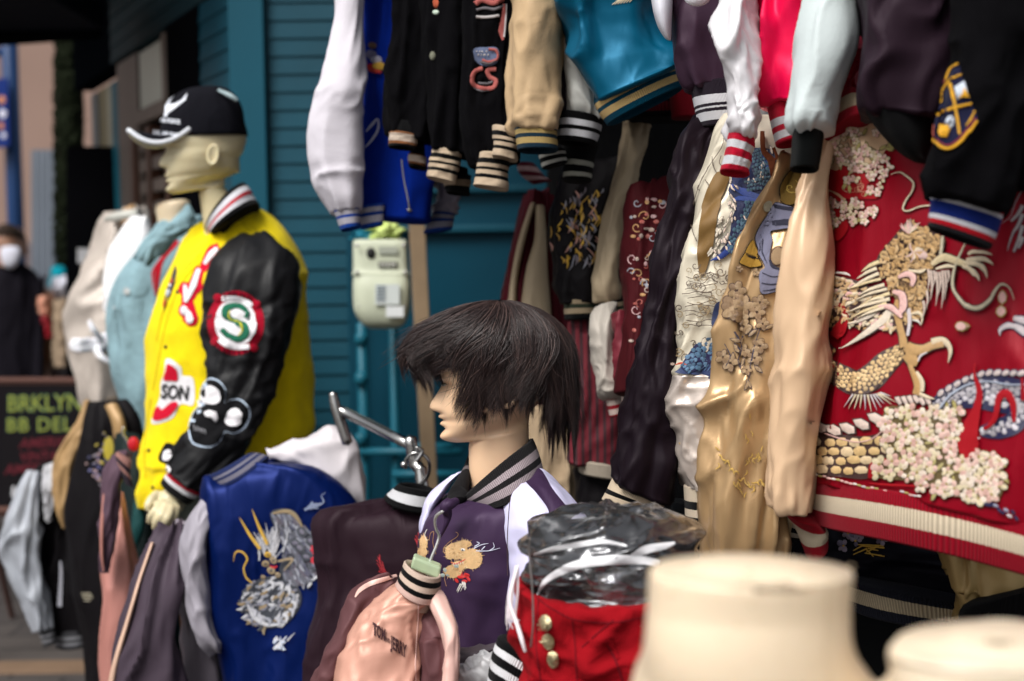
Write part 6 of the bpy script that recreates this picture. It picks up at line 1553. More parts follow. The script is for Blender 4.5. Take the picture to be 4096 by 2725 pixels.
# ------------------------------------------------------------------ gold satin garment with appliqué
t = thing('satin_robe', 'long old gold satin robe with grey blue applique and brown flowers beside the crimson jacket', 'robe')
sgo = fab('satin', (.40, .255, .125), rough=.16, f1=1.0, f2=.7, metal=.4)
gj = loft('torso', V, [(1812, 375, 1900, 375, 2.04, .07), (1775, 450, 1890, 450, 2.04, .09), (1735, 530, 1880, 530, 2.03, .10), (1700, 610, 1870, 610, 2.02, .11), (1678, 690, 1850, 690, 2.02, .11), (1662, 780, 1850, 780, 2.02, .12), (1652, 880, 1845, 880, 2.02, .12), (1645, 980, 1838, 980, 2.02, .12), (1638, 1080, 1825, 1080, 2.02, .12), (1632, 1180, 1815, 1180, 2.02, .12), (1636, 1260, 1805, 1260, 2.02, .11), (1640, 1330, 1800, 1330, 2.02, .11)], sgo, t, NR=130, M=90, folds=[(.016, 3.5, .8, .8, 1), (.006, 4, 4, -3, 1), (.012, 3, 6, 4, 1, .6, .16)])
E = Emb([gj], .0035); E.fr = D3
bl1 = fab('cotton', (.17, .17, .24)); bl2 = fab('cotton', (.035, .035, .055)); br1 = fab('cotton', (.14, .085, .02)); br2 = fab('cotton', (.30, .17, .03)); ln = fab('cotton', (.012, .01, .012))
def app(pts, m, h=.0015, fr=None):
    E.area(pts, ln, .0006, grid=8, fr=fr); cx = sum(p[0] for p in pts) / len(pts); cy = sum(p[1] for p in pts) / len(pts)
    u0 = E.up; E.up += .0012
    q = []
    for x, y in pts: l = math.hypot(x - cx, y - cy); q.append((cx + (x - cx) * (1 - 6 / l), cy + (y - cy) * (1 - 6 / l)))
    E.area(q, m, h, grid=8, fr=fr); E.up = u0
app([(1010, 480), (1060, 390), (1120, 340), (1240, 350), (1230, 450), (1170, 600), (1100, 640), (1040, 620), (1010, 560)], br1)
E.up = .002
for k in range(4): swirl(E, 1110, 500, 70 - k * 15, .9, -1 + k, 5, thr((.4, .27, .05)))
E.up = 0
app([(980, 610), (1060, 630), (1140, 660), (1140, 720), (1120, 800), (960, 830), (960, 900), (940, 1000), (935, 1080), (960, 1130), (1040, 1140), (1030, 1280), (880, 1330), (860, 1240), (865, 1160), (900, 1120), (870, 1040), (830, 950), (815, 880), (860, 780), (930, 680)], bl1)
E.up = .002
for pts, w in ((((970, 640), (1040, 660), (1130, 670)), (26, 30, 30)), (((970, 780), (1050, 770), (1130, 775)), (34, 44, 50)), (((900, 900), (890, 1000), (920, 1090)), (5, 9, 4)), (((880, 1160), (960, 1190), (1040, 1180)), (6, 8, 6)), (((875, 1240), (960, 1250), (1040, 1230)), (6, 12, 8)), (((880, 1300), (960, 1290), (1030, 1265)), (4, 10, 4)), (((940, 1060), (960, 1110), (1030, 1135)), (14, 24, 12)), (((860, 860), (880, 960), (870, 1000)), (3, 6, 3))): E.rib(pts, w, bl2, .001)
E.up = 0
app([(800, 900), (830, 960), (870, 1060), (880, 1110), (800, 1125), (720, 1100), (695, 1075), (730, 1010), (760, 950)], br2)
E.up = .002
for k in range(9): E.rib([(740 + k * 12, 1000 + k * 5), (760 + k * 12, 1030 + k * 3), (800 + k * 9, 1050)], [3, 6, 2], ln, .001)
E.up = 0
E.ell(920, 640, 34, 46, .4, thr((.35, .32, .22)), .002)
E.build('figure_applique', gj); E = Emb([gj], .0035); E.fr = D3
fb_ = thr((.24, .15, .08)); fb2 = thr((.33, .22, .12))
def bigflower(x, y, r, n=5):
    for k in range(n):
        a = k * 6.283 / n + random.uniform(-.2, .2); E.up = .0; E.ell(x + r * .6 * math.cos(a), y + r * .6 * math.sin(a), r * .55, r * .45, a, tB, .0005); E.up = .001; E.ell(x + r * .6 * math.cos(a), y + r * .6 * math.sin(a), r * .48, r * .38, a, fb_ if k % 2 else fb2, .0015)
E.ell(1000, 1030, 60, 80, .2, tB, .0006); E.up = .001; E.ell(1000, 1030, 52, 70, .2, fb2, .002); E.up = 0; E.ell(1080, 960, 30, 40, 0, fb_, .002)
for (x, y, r) in ((680, 1300, 70), (640, 1450, 80), (740, 1420, 80), (720, 1510, 60), (840, 1470, 60), (900, 1400, 36), (700, 1130, 26), (840, 1160, 30)): bigflower(x, y, r)
random.seed(3)
E.fr = C7
for (x, y, r) in ((660, 30, 56), (760, 10, 30), (700, 110, 30), (770, 100, 26), (610, 235, 30), (640, 260, 34), (760, 190, 30), (700, 210, 26), (740, 240, 28), (680, 60, 24), (710, 290, 20)): bigflower(x, y, r, 5)
dg_ = thr((.03, .025, .05))
for (x, y, a) in ((640, 160, .3), (655, 180, 1.2), (720, 150, -.8), (750, 165, .8), (730, 110, 2.2), (690, 150, 1.8), (715, 335, 2), (705, 330, 1), (740, 270, .8), (650, 215, 1.6), (700, 240, 2), (780, 120, -.4)): E.up = .001; petal(E, x, y, a, 40, 15, fb2, dg_)
for pts in (((655, 130), (680, 190), (670, 250), (690, 300)), ((760, 120), (740, 200), (720, 300), (710, 340)), ((615, 180), (640, 230), (620, 280))): E.rib(pts, 4, dg_, .0015)
E.build('flower_embroidery', gj); E = Emb([gj], .0035); E.fr = C7
for k in range(16):
    x = 575 + k * 15; y = 610 + 150 * math.sin(min(1, k / 9) * 1.4) + random.uniform(-8, 8)
    E.rib([(x, y), (x + 12, y + random.uniform(-14, 14)), (x + 20, y + random.uniform(-4, 18))], [3, 7, 3], thr((.48, .30, .06)), .002)
for k in range(26):
    x, y = random.choice([(700, 480), (710, 560), (730, 640), (690, 680), (600, 680), (660, 760), (720, 770), (780, 790), (760, 620)]); x += random.uniform(-18, 18); y += random.uniform(-24, 24)
    E.rib([(x, y), (x + random.uniform(-9, 9), y + 12), (x + random.uniform(-14, 14), y + 24)], [3, 6, 2], thr((.48, .30, .06)), .002)
E.build('branch_embroidery', gj)

# ------------------------------------------------------------------ cream koi jacket
t = thing('koi_jacket', 'cream satin jacket with brown stripe, blue koi and outlined waves beside the gold robe', 'jacket')
scm = fab('satin', (.62, .56, .44), rough=.24, metal=.15, f1=.6, f2=.5)
cj = loft('torso', V, [(1680, 270, 1840, 270, 2.12, .05), (1655, 305, 1870, 305, 2.12, .08), (1636, 350, 1880, 350, 2.12, .10), (1602, 450, 1880, 450, 2.12, .11), (1584, 540, 1870, 540, 2.12, .11), (1570, 640, 1840, 640, 2.12, .12), (1560, 745, 1800, 745, 2.12, .12), (1553, 830, 1780, 830, 2.12, .12), (1548, 868, 1770, 868, 2.12, .12)], scm, t, folds=[(.006, 3, 2, 1, 1), (.004, 6, 7, 2, 1)], NR=100, M=90)
ssv = fab('satin', (.50, .43, .38), rough=.18, metal=.4, f1=.8, f2=.5)
loft('lower_panel', V, [(1548, 866, 1760, 866, 2.118, .12), (1545, 920, 1750, 920, 2.118, .12), (1550, 1000, 1750, 1000, 2.118, .12), (1560, 1070, 1750, 1070, 2.118, .12), (1572, 1118, 1750, 1118, 2.118, .11)], ssv, t, folds=[(.006, 3, 2, 2, 1), (.003, 5, 4, -2, 1), (.003, 14, 1, 0, 0, 1, .1)], NR=60)
loft('hem', V, [(1573, 1116, 1748, 1116, 2.12, .11), (1577, 1190, 1745, 1190, 2.12, .11)], rib([(.45, (.6, .5, .38)), (.65, BLK), (.88, (.6, .5, .38)), (1, BLK)], 90), t, NR=16, open1=True)
E = Emb([cj], .0040); E.fr = D3
E.area([(530, 370), (620, 400), (600, 480), (560, 600), (530, 720), (510, 850), (485, 980), (460, 1080), (440, 1140), (395, 1190), (380, 1100), (370, 980), (385, 850), (400, 720), (425, 600), (470, 470)], fab('satin', (.16, .085, .018), rough=.5), .0015, grid=12)
koi = [(650, 390), (760, 200), (840, 180), (950, 200), (1100, 340), (1050, 420), (1000, 480), (980, 560), (900, 640), (840, 800), (800, 900), (730, 1020), (620, 1000), (480, 1070), (560, 980), (620, 880), (640, 740), (680, 620), (620, 540), (640, 440)]
E.area(koi, thr((.012, .018, .07)), .0012, grid=14); E.up = .001
b1, b2 = thr((.05, .11, .16)), thr((.02, .05, .24)); random.seed(12)
scales(E, [(820, 190), (860, 300), (900, 400), (900, 480)], [70, 150, 170, 60], 7, 22, b1, tN, out=1)
scales(E, [(800, 420), (820, 520)], [150, 120], 6, 22, b1, tN, out=1)
scales(E, [(800, 600), (780, 720), (720, 840), (670, 960), (650, 1010)], [120, 150, 160, 150, 90], 7, 25, b1, tN, out=1)
for pts, w in ((((640, 480), (740, 530), (860, 570), (980, 520)), (20, 60, 50, 10)), (((650, 600), (700, 580), (800, 590), (900, 600)), (10, 40, 40, 16)), (((480, 1065), (560, 1030), (640, 960)), (4, 40, 50)), (((860, 200), (920, 330), (980, 450)), (14, 20, 14))): E.rib(pts, w, b2, .0025)
for k in range(34):
    x, y = random.choice([(650, 450), (640, 620), (640, 700), (610, 820), (570, 920), (520, 1000), (860, 300), (880, 370), (790, 420), (720, 700), (865, 620), (920, 170), (640, 560), (600, 880)]); x += random.uniform(-22, 22); y += random.uniform(-28, 28); a = random.uniform(.9, 2.0)
    petal(E, x, y, a, random.uniform(36, 60), 16, thr((.72, .58, .48)), tN)
rs = fab('cotton', (.11, .03, .012))
E.up = .004
for pts, w in ((((880, 60), (880, 200), (940, 280), (960, 380), (980, 460), (1040, 470), (1060, 380), (1090, 340)), (30, 40, 60, 46, 30, 40, 30, 20)), (((960, 180), (990, 260), (940, 300)), (30, 24, 20)), (((1040, 200), (1050, 280), (1090, 330)), (20, 26, 20))): E.rib(pts, w, rs, .0015)
E.up = .002; scales(E, [(1000, 290), (1010, 420)], [90, 70], 3, 30, thr((.08, .16, .2)), tN)
# outlined waves and clouds
E.up = 0; random.seed(31)
og = thr((.10, .07, .05)); og2 = thr((.3, .22, .12))
for pts in (((560, 240), (545, 300), (585, 330)), ((490, 250), (500, 330), (525, 380)), ((435, 430), (465, 470), (470, 500)), ((388, 470), (380, 500), (402, 515)), ((330, 780), (345, 850), (370, 915)), ((380, 1150), (420, 1180), (480, 1160), (540, 1190)), ((600, 60), (560, 180), (470, 320)), ((470, 320), (400, 450), (345, 640))): E.rib(pts, 6, og, .001)
for k in range(40):
    x = random.uniform(300, 640); y = random.uniform(1090, 1560)
    if x > 560 and y > 1350: continue
    swirl(E, x, y, random.uniform(18, 42), random.uniform(.7, 1.4), random.uniform(0, 6.28), random.choice([5, 6, 7]), random.choice([og, og, og2]), None, random.choice([-1, 1]))
for k in range(12):
    y = 1190 + k * 34; x = 250 + random.uniform(0, 60)
    E.rib([(x, y), (x + 50, y + random.uniform(-24, 24)), (x + 110, y + random.uniform(-24, 24)), (x + 170, y + random.uniform(-30, 30)), (x + 230, y + random.uniform(-24, 24))], 6, og, .001)
for k in range(30): x, y = random.choice([(590, 740), (560, 830), (530, 900), (500, 980), (560, 1000)]); petal(E, x + random.uniform(-36, 30), y + random.uniform(-30, 30), random.uniform(1.6, 2.6), 50, 20, thr((.7, .62, .5)), og)
E.fr = C7
for k in range(16):
    x, y = random.uniform(425, 550), random.uniform(0, 240)
    swirl(E, x, y, random.uniform(12, 24), random.uniform(.7, 1.3), random.uniform(0, 6.28), 4, random.choice([og, og2]), None, random.choice([-1, 1]))
E.area([(575, 20), (610, 15), (620, 120), (600, 305), (500, 310), (420, 300), (430, 285), (470, 240), (500, 180), (560, 210), (585, 160), (560, 100)], thr((.015, .03, .10)), .0015, grid=12)
E.up = .002
scales(E, [(450, 290), (520, 230), (590, 170)], [40, 110, 70], 5, 15, thr((.06, .13, .22)), tN, out=.9)
for k in range(7): E.rib([(470 + k * 16, 285 + random.uniform(-10, 10)), (490 + k * 16, 268)], [3, 4], thr((.07, .14, .26)), .002)
E.rib([(420, 268), (440, 262), (462, 270)], [4, 10, 4], thr((.45, .06, .02)), .002)
for k in range(8): petal(E, 560 + random.uniform(-26, 20), 160 + random.uniform(-60, 20), 1.8, 40, 16, thr((.66, .58, .46)), og)
E.build('koi_embroidery', cj)
# ------------------------------------------------------------------ big dark purple sleeve
t = thing('souvenir_jacket', 'black plum satin jacket whose long sleeve ends in a cream and black ribbed cuff', 'jacket')
sdk = fab('satin', (.008, .004, .007), rough=.4, f1=.5, f2=.3, metal=.3)
ds = loft('sleeve', V, [(1600, 290, 1690, 290, 2.22, .06), (1556, 340, 1660, 340, 2.20, .1), (1540, 420, 1640, 420, 2.19, .11), (1524, 520, 1610, 520, 2.18, .11), (1508, 620, 1590, 620, 2.17, .11), (1490, 750, 1570, 750, 2.17, .11), (1462, 870, 1562, 880, 2.16, .12), (1434, 970, 1560, 980, 2.16, .12), (1414, 1050, 1558, 1070, 2.16, .12), (1404, 1095, 1540, 1160, 2.16, .11)], sdk, t, NR=110, folds=[(.008, 3, 4, 2, 1), (.005, 5, 9, -2, 1), (.005, 12, 1, 0, 0, 1, .1)])
loft('cuff', V, [(1410, 1098, 1534, 1158, 2.16, .09), (1398, 1124, 1524, 1172, 2.16, .095), (1385, 1148, 1512, 1184, 2.16, .09)], rib([(.5, (.62, .5, .36)), (.68, BLK), (1, (.62, .5, .36))], 80), ds, NR=20, M=80, open1=True)
# strip of patterned brocade peeking between
t = thing('brocade_strip', 'narrow black and gold brocade edge beside the cream jacket hem', 'fabric')
bs_ = loft('strip', C7, [(402, 580, 425, 580, 2.19, .02), (410, 650, 440, 650, 2.19, .02), (430, 722, 450, 722, 2.19, .02)], fab('satin', BLK), t, M=30)
E = Emb([bs_], .0005); E.fr = C7
for k in range(14): swirl(E, 418 + k * 1.4 + random.uniform(-6, 6), 590 + k * 9, 7, 1, random.uniform(0, 6), 3, tGo)
E.build('pattern', bs_)

# ------------------------------------------------------------------ background lower row
t = thing('souvenir_jacket', 'maroon and cream jacket hanging over the blue wall panel behind the wig', 'jacket')
mar = fab('satin', (.06, .003, .008), rough=.5); cra = fab('satin', (.36, .28, .18), rough=.5)
mj = loft('torso', C3, [(1105, 940, 1200, 940, 3.15, .08), (1050, 1100, 1240, 1100, 3.14, .12), (1010, 1300, 1290, 1300, 3.13, .14), (975, 1480, 1320, 1480, 3.12, .16), (960, 1900, 1400, 1900, 3.1, .16), (980, 2260, 1400, 2260, 3.1, .16)], mar, t, folds=FLD)
loft('side_stripe', C3, [(1110, 985, 1135, 985, 3.07, .03), (1055, 1150, 1090, 1150, 3.055, .04), (1020, 1320, 1055, 1320, 3.05, .04), (1000, 1480, 1045, 1480, 3.04, .04)], cra, t, M=30)
loft('side_stripe', C3, [(1135, 1000, 1180, 1000, 3.07, .03), (1130, 1150, 1190, 1150, 3.05, .04), (1090, 1300, 1195, 1300, 3.04, .05), (1065, 1480, 1210, 1480, 3.03, .05), (1040, 1700, 1220, 1700, 3.02, .05)], cra, t, M=30)
loft('cuff', C3, [(1045, 790, 1130, 790, 3.05, .07), (1060, 840, 1180, 850, 3.05, .08), (1120, 890, 1215, 870, 3.05, .07)], rib([(.2, (.1, .01, .02)), (.4, (.45, .3, .3)), (.6, (.1, .01, .02)), (.8, (.45, .3, .3)), (1, (.1, .01, .02))], 50), t, M=40)
loft('cuff', C3, [(1240, 880, 1320, 880, 3.0, .07), (1245, 970, 1330, 970, 3.0, .07)], rib([(.2, (.05, .01, .02)), (.45, (.3, .22, .18)), (.6, (.05, .01, .02)), (.85, (.3, .22, .18)), (1, (.05, .01, .02))], 50), t, M=40)
t = thing('beige_jacket', 'plain beige jacket side hanging low behind the wig', 'jacket')
loft('torso', V, [(1232, 940, 1320, 930, 3.0, .1), (1225, 1020, 1328, 1020, 3.0, .12), (1235, 1130, 1330, 1130, 3.0, .12), (1240, 1300, 1340, 1300, 3.0, .12)], fab('cotton', (.34, .25, .16)), t, folds=FLD)
t = thing('souvenir_jacket', 'black jacket with yellow and silver dragon stitching and an olive cream sleeve', 'jacket')
bk_ = fab('satin', (.005, .004, .005), rough=.55)
kj = loft('torso', C3, [(1300, 820, 1560, 800, 2.85, .1), (1250, 950, 1540, 950, 2.84, .14), (1240, 1150, 1500, 1150, 2.84, .14), (1255, 1350, 1450, 1350, 2.84, .14), (1270, 1460, 1450, 1460, 2.84, .13)], bk_, t, folds=FLD)
loft('hem', C3, [(1272, 1452, 1445, 1452, 2.83, .13), (1275, 1540, 1460, 1530, 2.83, .13)], rib([(.25, (.36, .28, .18)), (.45, (.03, .04, .025)), (.7, (.36, .28, .18)), (1, BLK)], 60), t, M=50)
k_s = loft('sleeve', C5, [(255, 600, 350, 600, 2.76, .06), (215, 800, 300, 800, 2.75, .08), (160, 1020, 252, 1020, 2.74, .1), (118, 1240, 222, 1240, 2.73, .1), (98, 1380, 208, 1380, 2.73, .1), (108, 1455, 220, 1440, 2.73, .08)], cra, t, folds=FLS)
loft('cuff', C5, [(112, 1470, 238, 1445, 2.73, .08), (135, 1545, 246, 1520, 2.73, .08)], rib([(.15, BLK), (.4, (.36, .28, .18)), (.55, (.03, .04, .025)), (.85, (.36, .28, .18)), (1, BLK)], 50), k_s, M=40)
E = Emb([kj], .001); E.fr = C3; random.seed(8)
for k in range(110): 
    x, y = random.gauss(1370, 60), random.uniform(900, 1260); a = random.gauss(1.6, .5); l = random.uniform(20, 60)
    E.rib([(x, y), (x + l * math.cos(a) * .6 + 6, y + l * .5), (x + l * math.cos(a), y + l)], [3, random.uniform(6, 14), 2], random.choice([tGo, thr((.35, .2, .03)), thr((.2, .2, .24)), thr((.12, .1, .12)), thr((.4, .2, .16))]), .002)
E.build('dragon_embroidery', kj)
t = thing('souvenir_jacket', 'dark red jacket with multicoloured flowers half hidden behind the dark sleeve', 'jacket')
fj = loft('torso', C5, [(300, 940, 520, 880, 2.62, .1), (270, 1100, 500, 1100, 2.6, .14), (260, 1400, 470, 1400, 2.58, .14), (250, 1700, 440, 1700, 2.56, .14), (240, 1900, 420, 1900, 2.55, .14)], fab('satin', (.045, .003, .005), rough=.6), t, folds=FLD)
fs_ = loft('sleeve', C7, [(60, 60, 175, 40, 2.72, .08), (58, 150, 180, 150, 2.70, .1), (72, 270, 188, 270, 2.70, .1), (105, 370, 195, 370, 2.70, .09), (125, 405, 192, 395, 2.70, .07)], fab('satin', (.42, .38, .33), rough=.5), t, folds=FLS)
loft('cuff', C7, [(125, 405, 192, 395, 2.70, .07), (142, 478, 196, 462, 2.70, .07)], rib([(.12, (.3, .01, .02)), (.42, (.62, .5, .44)), (.6, (.3, .01, .02)), (.9, (.62, .5, .44)), (1, (.3, .01, .02))], 40), fs_, M=36, open1=True)
f2_ = loft('sleeve', C7, [(170, 60, 250, 60, 2.63, .08), (168, 200, 250, 200, 2.62, .09), (178, 330, 240, 330, 2.62, .08), (190, 390, 235, 390, 2.62, .07)], fab('satin', (.14, .01, .02), rough=.5), t, folds=FLS)
loft('cuff', C7, [(190, 390, 236, 390, 2.61, .07), (196, 455, 238, 450, 2.61, .07)], rib([(.4, (.62, .5, .44)), (.6, (.3, .01, .02)), (.9, (.62, .5, .44)), (1, (.3, .01, .02))], 40), f2_, M=36)
E = Emb([fj, f2_], .001); E.fr = C5; random.seed(2)
for k in range(130):
    x, y = random.uniform(270, 480), random.uniform(960, 1800); c = random.choice([(.4, .3, .25), (.35, .08, .06), (.3, .3, .34), (.45, .25, .1), (.5, .3, .3)])
    if random.random() < .5: E.ell(x, y, random.uniform(7, 16), random.uniform(6, 12), 0, thr(c), .002)
    else: swirl(E, x, y, random.uniform(14, 30), 1, random.uniform(0, 6), 5, thr(c))
E.build('flower_embroidery', fj)
t = thing('striped_jacket', 'dark red jacket with thin black upright stripes and a cream hem', 'jacket')
mst, n_, b_ = nodes('pinstripe'); tc = N(n_, 'ShaderNodeTexCoord'); wv = N(n_, 'ShaderNodeTexWave', bands_direction='X'); wv.inputs['Scale'].default_value = 22; n_.links.new(tc.outputs['Object'], wv.inputs['Vector'])
cr = N(n_, 'ShaderNodeValToRGB'); cr.color_ramp.elements[0].position = .25; cr.color_ramp.elements[0].color = (.03, .004, .008, 1); cr.color_ramp.elements[1].position = .5; cr.color_ramp.elements[1].color = (.12, .002, .010, 1)
n_.links.new(wv.outputs[0], cr.inputs[0]); n_.links.new(cr.outputs[0], b_.inputs['Base Color']); b_.inputs['Roughness'].default_value = .8
loft('torso', V, [(1325, 740, 1440, 740, 2.86, .1), (1322, 850, 1450, 850, 2.85, .13), (1324, 980, 1450, 980, 2.85, .13), (1326, 1062, 1440, 1070, 2.85, .12)], mst, t, folds=FLD)
loft('hem', V, [(1328, 1058, 1440, 1072, 2.845, .12), (1332, 1084, 1440, 1100, 2.845, .12)], rib([(1, (.4, .34, .27))], 60), t, M=40)
t = thing('dark_trousers', 'black trousers hanging under the striped jacket hem', 'trousers')
loft('leg', V, [(1330, 1080, 1450, 1080, 2.88, .12), (1335, 1300, 1440, 1300, 2.88, .12), (1340, 1700, 1430, 1700, 2.88, .12)], bk_, t, folds=FLS)

# ------------------------------------------------------------------ under the red jacket
t = thing('souvenir_jacket', 'black satin jacket with gold stitched flowers and one cream striped hem under the crimson jacket', 'jacket')
uj = loft('torso', V, [(1850, 1170, 2420, 1270, 2.14, .1), (1850, 1250, 2410, 1330, 2.14, .12), (1870, 1340, 2330, 1400, 2.14, .12), (1880, 1380, 2300, 1430, 2.14, .12)], fab('satin', (.004, .004, .008), rough=.5), t, folds=FLD)
loft('hem', V, [(1930, 1325, 2340, 1400, 2.08, .12, None, 6), (1950, 1395, 2330, 1440, 2.08, .12, None, 6)], rib([(.18, (.012, .013, .02)), (.62, (.40, .33, .22)), (1, (.012, .013, .02))], 120), t, M=100)
E = Emb([uj], .001); E.fr = C8
for (x, y) in ((300, 960), (330, 990), (280, 1010), (350, 960), (440, 985)): blossom(E, x, y, 26, [thr((.25, .2, .26)), thr((.12, .1, .16))], tGo, tK)
for k in range(9): E.rib([(380 + random.uniform(-60, 60), 1010 + random.uniform(-20, 50)), (400 + random.uniform(-60, 60), 1020 + random.uniform(-20, 50))], [4, 7], tGo, .002)
E.build('embroidery', uj)
t = thing('dark_jacket', 'black jacket with two cream hem stripes hanging low behind the torso forms', 'jacket')
loft('torso', V, [(1560, 1150, 2420, 1380, 2.32, .12), (1560, 1300, 2420, 1420, 2.32, .14), (1560, 1700, 2420, 1700, 2.32, .14)], fab('satin', (.004, .005, .006), rough=.55), t, folds=FLD)
loft('hem', C7, [(450, 830, 560, 830, 2.26, .04), (455, 885, 556, 885, 2.26, .04)], rib([(.3, BLK), (.8, (.5, .42, .32)), (1, BLK)], 40), t, M=30)
loft('hem', C8, [(30, 900, 120, 930, 2.1, .04), (30, 975, 110, 985, 2.1, .04)], rib([(.3, (.5, .42, .32)), (.55, BLK), (.8, (.4, .34, .26)), (1, BLK)], 40), t, M=30)
t = thing('gold_jacket', 'gathered antique gold satin jacket bottom at the right edge below the striped hem', 'jacket')
loft('torso', V, [(2170, 1262, 2470, 1300, 1.99, .08), (2180, 1300, 2470, 1350, 1.98, .12), (2190, 1350, 2460, 1385, 1.98, .12), (2200, 1395, 2400, 1385, 1.98, .1), (2208, 1415, 2260, 1405, 1.98, .05)], fab('satin', (.40, .27, .10), rough=.3), t, folds=[(.010, 9, 1, .5, 1), (.004, 14, 3, 0, 0)])
t = thing('dark_jacket', 'black ribbed jacket hem at the lower right edge behind the grimy torso form', 'jacket')
loft('torso', V, [(2215, 1395, 2480, 1330, 1.9, .08), (2205, 1440, 2480, 1420, 1.9, .1), (2220, 1640, 2480, 1640, 1.9, .12)], rib([(.35, BLK), (.5, (.3, .24, .14)), (1, BLK)], 90), t)

# ------------------------------------------------------------------ plastic wrapped form and red trousers
t = thing('trouser_form', 'glossy black waist form wrapped in crinkled clear plastic behind the cream torso form', 'mannequin')
blk = fab('plain', (.008, .008, .009), rough=.2, bump=.05)
df_ = loft('body', V, [(1330, 1200, 1500, 1200, 1.8, .10), (1262, 1208, 1565, 1208, 1.8, .17), (1226, 1228, 1600, 1228, 1.8, .2), (1224, 1260, 1602, 1260, 1.8, .205), (1228, 1340, 1596, 1340, 1.8, .2), (1236, 1440, 1590, 1440, 1.8, .19), (1240, 1700, 1590, 1700, 1.8, .19)], blk, t, e=2, M=110)
mp_, n_, b_ = nodes('clear_film')
n_.nodes.remove(b_); out_ = n_.nodes['Material Output']
tr = N(n_, 'ShaderNodeBsdfTransparent'); gl = N(n_, 'ShaderNodeBsdfGlossy'); gl.inputs['Roughness'].default_value = .2; gl.inputs['Color'].default_value = (.95, .96, 1, 1)
df2 = N(n_, 'ShaderNodeBsdfDiffuse'); df2.inputs['Color'].default_value = (.75, .76, .78, 1)  # white diffuse streaks painted into the film as highlights
mx1 = N(n_, 'ShaderNodeMixShader'); mx2 = N(n_, 'ShaderNodeMixShader')
v = mapped(n_, (1, 1, 1)); w1 = crease(n_, mapped(n_, (1.2, 1.2, .7), rot=(0, R(35), R(20))), 11, 1.6); bpn = N(n_, 'ShaderNodeBump'); bpn.inputs['Strength'].default_value = .8; bpn.inputs['Distance'].default_value = .012
n_.links.new(w1, bpn.inputs['Height'])
for q in (gl, df2): n_.links.new(bpn.outputs[0], q.inputs['Normal'])
cr = N(n_, 'ShaderNodeValToRGB'); cr.color_ramp.elements[0].position = .58; cr.color_ramp.elements[0].color = (.015, .015, .015, 1); cr.color_ramp.elements[1].position = .84; cr.color_ramp.elements[1].color = (.42, .42, .42, 1)
n_.links.new(noise(n_, mapped(n_, (1, 1, 2.2), rot=(0, R(-30), 0)), 11, 6, 2.5), cr.inputs[0])
fr2 = N(n_, 'ShaderNodeFresnel'); fr2.inputs[0].default_value = 1.5; n_.links.new(bpn.outputs[0], fr2.inputs['Normal'])
mxf = N(n_, 'ShaderNodeMath', operation='MULTIPLY_ADD'); mxf.inputs[1].default_value = 1.1; mxf.inputs[2].default_value = .06; n_.links.new(fr2.outputs[0], mxf.inputs[0]); mxf.use_clamp = True
n_.links.new(mxf.outputs[0], mx1.inputs[0]); n_.links.new(tr.outputs[0], mx1.inputs[1]); n_.links.new(gl.outputs[0], mx1.inputs[2])
n_.links.new(cr.outputs[0], mx2.inputs[0]); n_.links.new(mx1.outputs[0], mx2.inputs[1]); n_.links.new(df2.outputs[0], mx2.inputs[2]); n_.links.new(mx2.outputs[0], out_.inputs[0])
fl = loft('plastic_wrap', V, [(1325, 1180, 1495, 1180, 1.8, .11), (1250, 1196, 1575, 1196, 1.8, .18), (1216, 1225, 1608, 1225, 1.8, .215), (1214, 1280, 1608, 1280, 1.8, .22), (1222, 1340, 1600, 1345, 1.8, .212), (1240, 1400, 1585, 1420, 1.8, .205)], mp_, t, e=2, M=150, NR=90, folds=[(.006, 3, 4, 3, 1), (.003, 7, 8, -4, 1)])
wf = fab('plain', (.66, .66, .68), rough=.25, bump=.3)
E = Emb([fl], .001); E.fr = C4
E.rib([(1045, 1190), (1080, 1130), (1150, 1085), (1250, 1050), (1380, 1035), (1500, 1035), (1580, 1050)], [4, 22, 34, 40, 42, 40, 30], wf, .003)
E.rib([(1030, 1010), (1120, 985), (1240, 965), (1340, 955), (1440, 975)], [6, 22, 26, 20, 8], wf, .002)
E.rib([(1440, 1030), (1520, 990), (1600, 975), (1650, 960)], [10, 40, 30, 10], wf, .002)
E.build('plastic_fold', fl)
E = Emb([fl], .0015); E.fr = C4
E.shape([(1235, 1075), (1400, 1060), (1540, 1080), (1545, 1160), (1500, 1230), (1420, 1290), (1380, 1315), (1330, 1240), (1280, 1150)], mp_, .006)
E.shape([(1300, 1100), (1400, 1085), (1440, 1150), (1400, 1290), (1350, 1230)], mp_, .010)
E.build('plastic_flap', fl)
t = thing('red_trousers', 'crimson high waist trousers with three ornate brass buttons on the wrapped form', 'trousers')
rt = fab('cotton', (.24, .002, .006))
rtr = loft('body', C4, [(972, 1135, 1700, 1130, 1.79, .235, None, 62), (966, 1180, 1710, 1180, 1.79, .245, None, 40), (962, 1300, 1720, 1300, 1.79, .25, None, 20), (966, 1440, 1730, 1440, 1.79, .25), (990, 1600, 1740, 1600, 1.79, .25), (990, 2000, 1740, 2000, 1.79, .25)], rt, t, e=2.1, M=110, open0=True, folds=[(.007, 4, 4, 3, 1), (.004, 7, 8, -3, 1)])
E = Emb([rtr], .001); E.fr = C4
dkr = fab('cotton', (.12, .004, .008))
for pts, w in ((((1040, 1200), (1110, 1250), (1220, 1300), (1380, 1310), (1540, 1280)), 5), (((1200, 1300), (1210, 1400), (1220, 1568)), 5), (((1350, 1400), (1390, 1480), (1420, 1568)), 9), (((1240, 1420), (1320, 1350), (1380, 1300)), 5), (((1050, 1210), (1040, 1400), (1060, 1568)), 5)): E.rib(pts, w, dkr, .001)
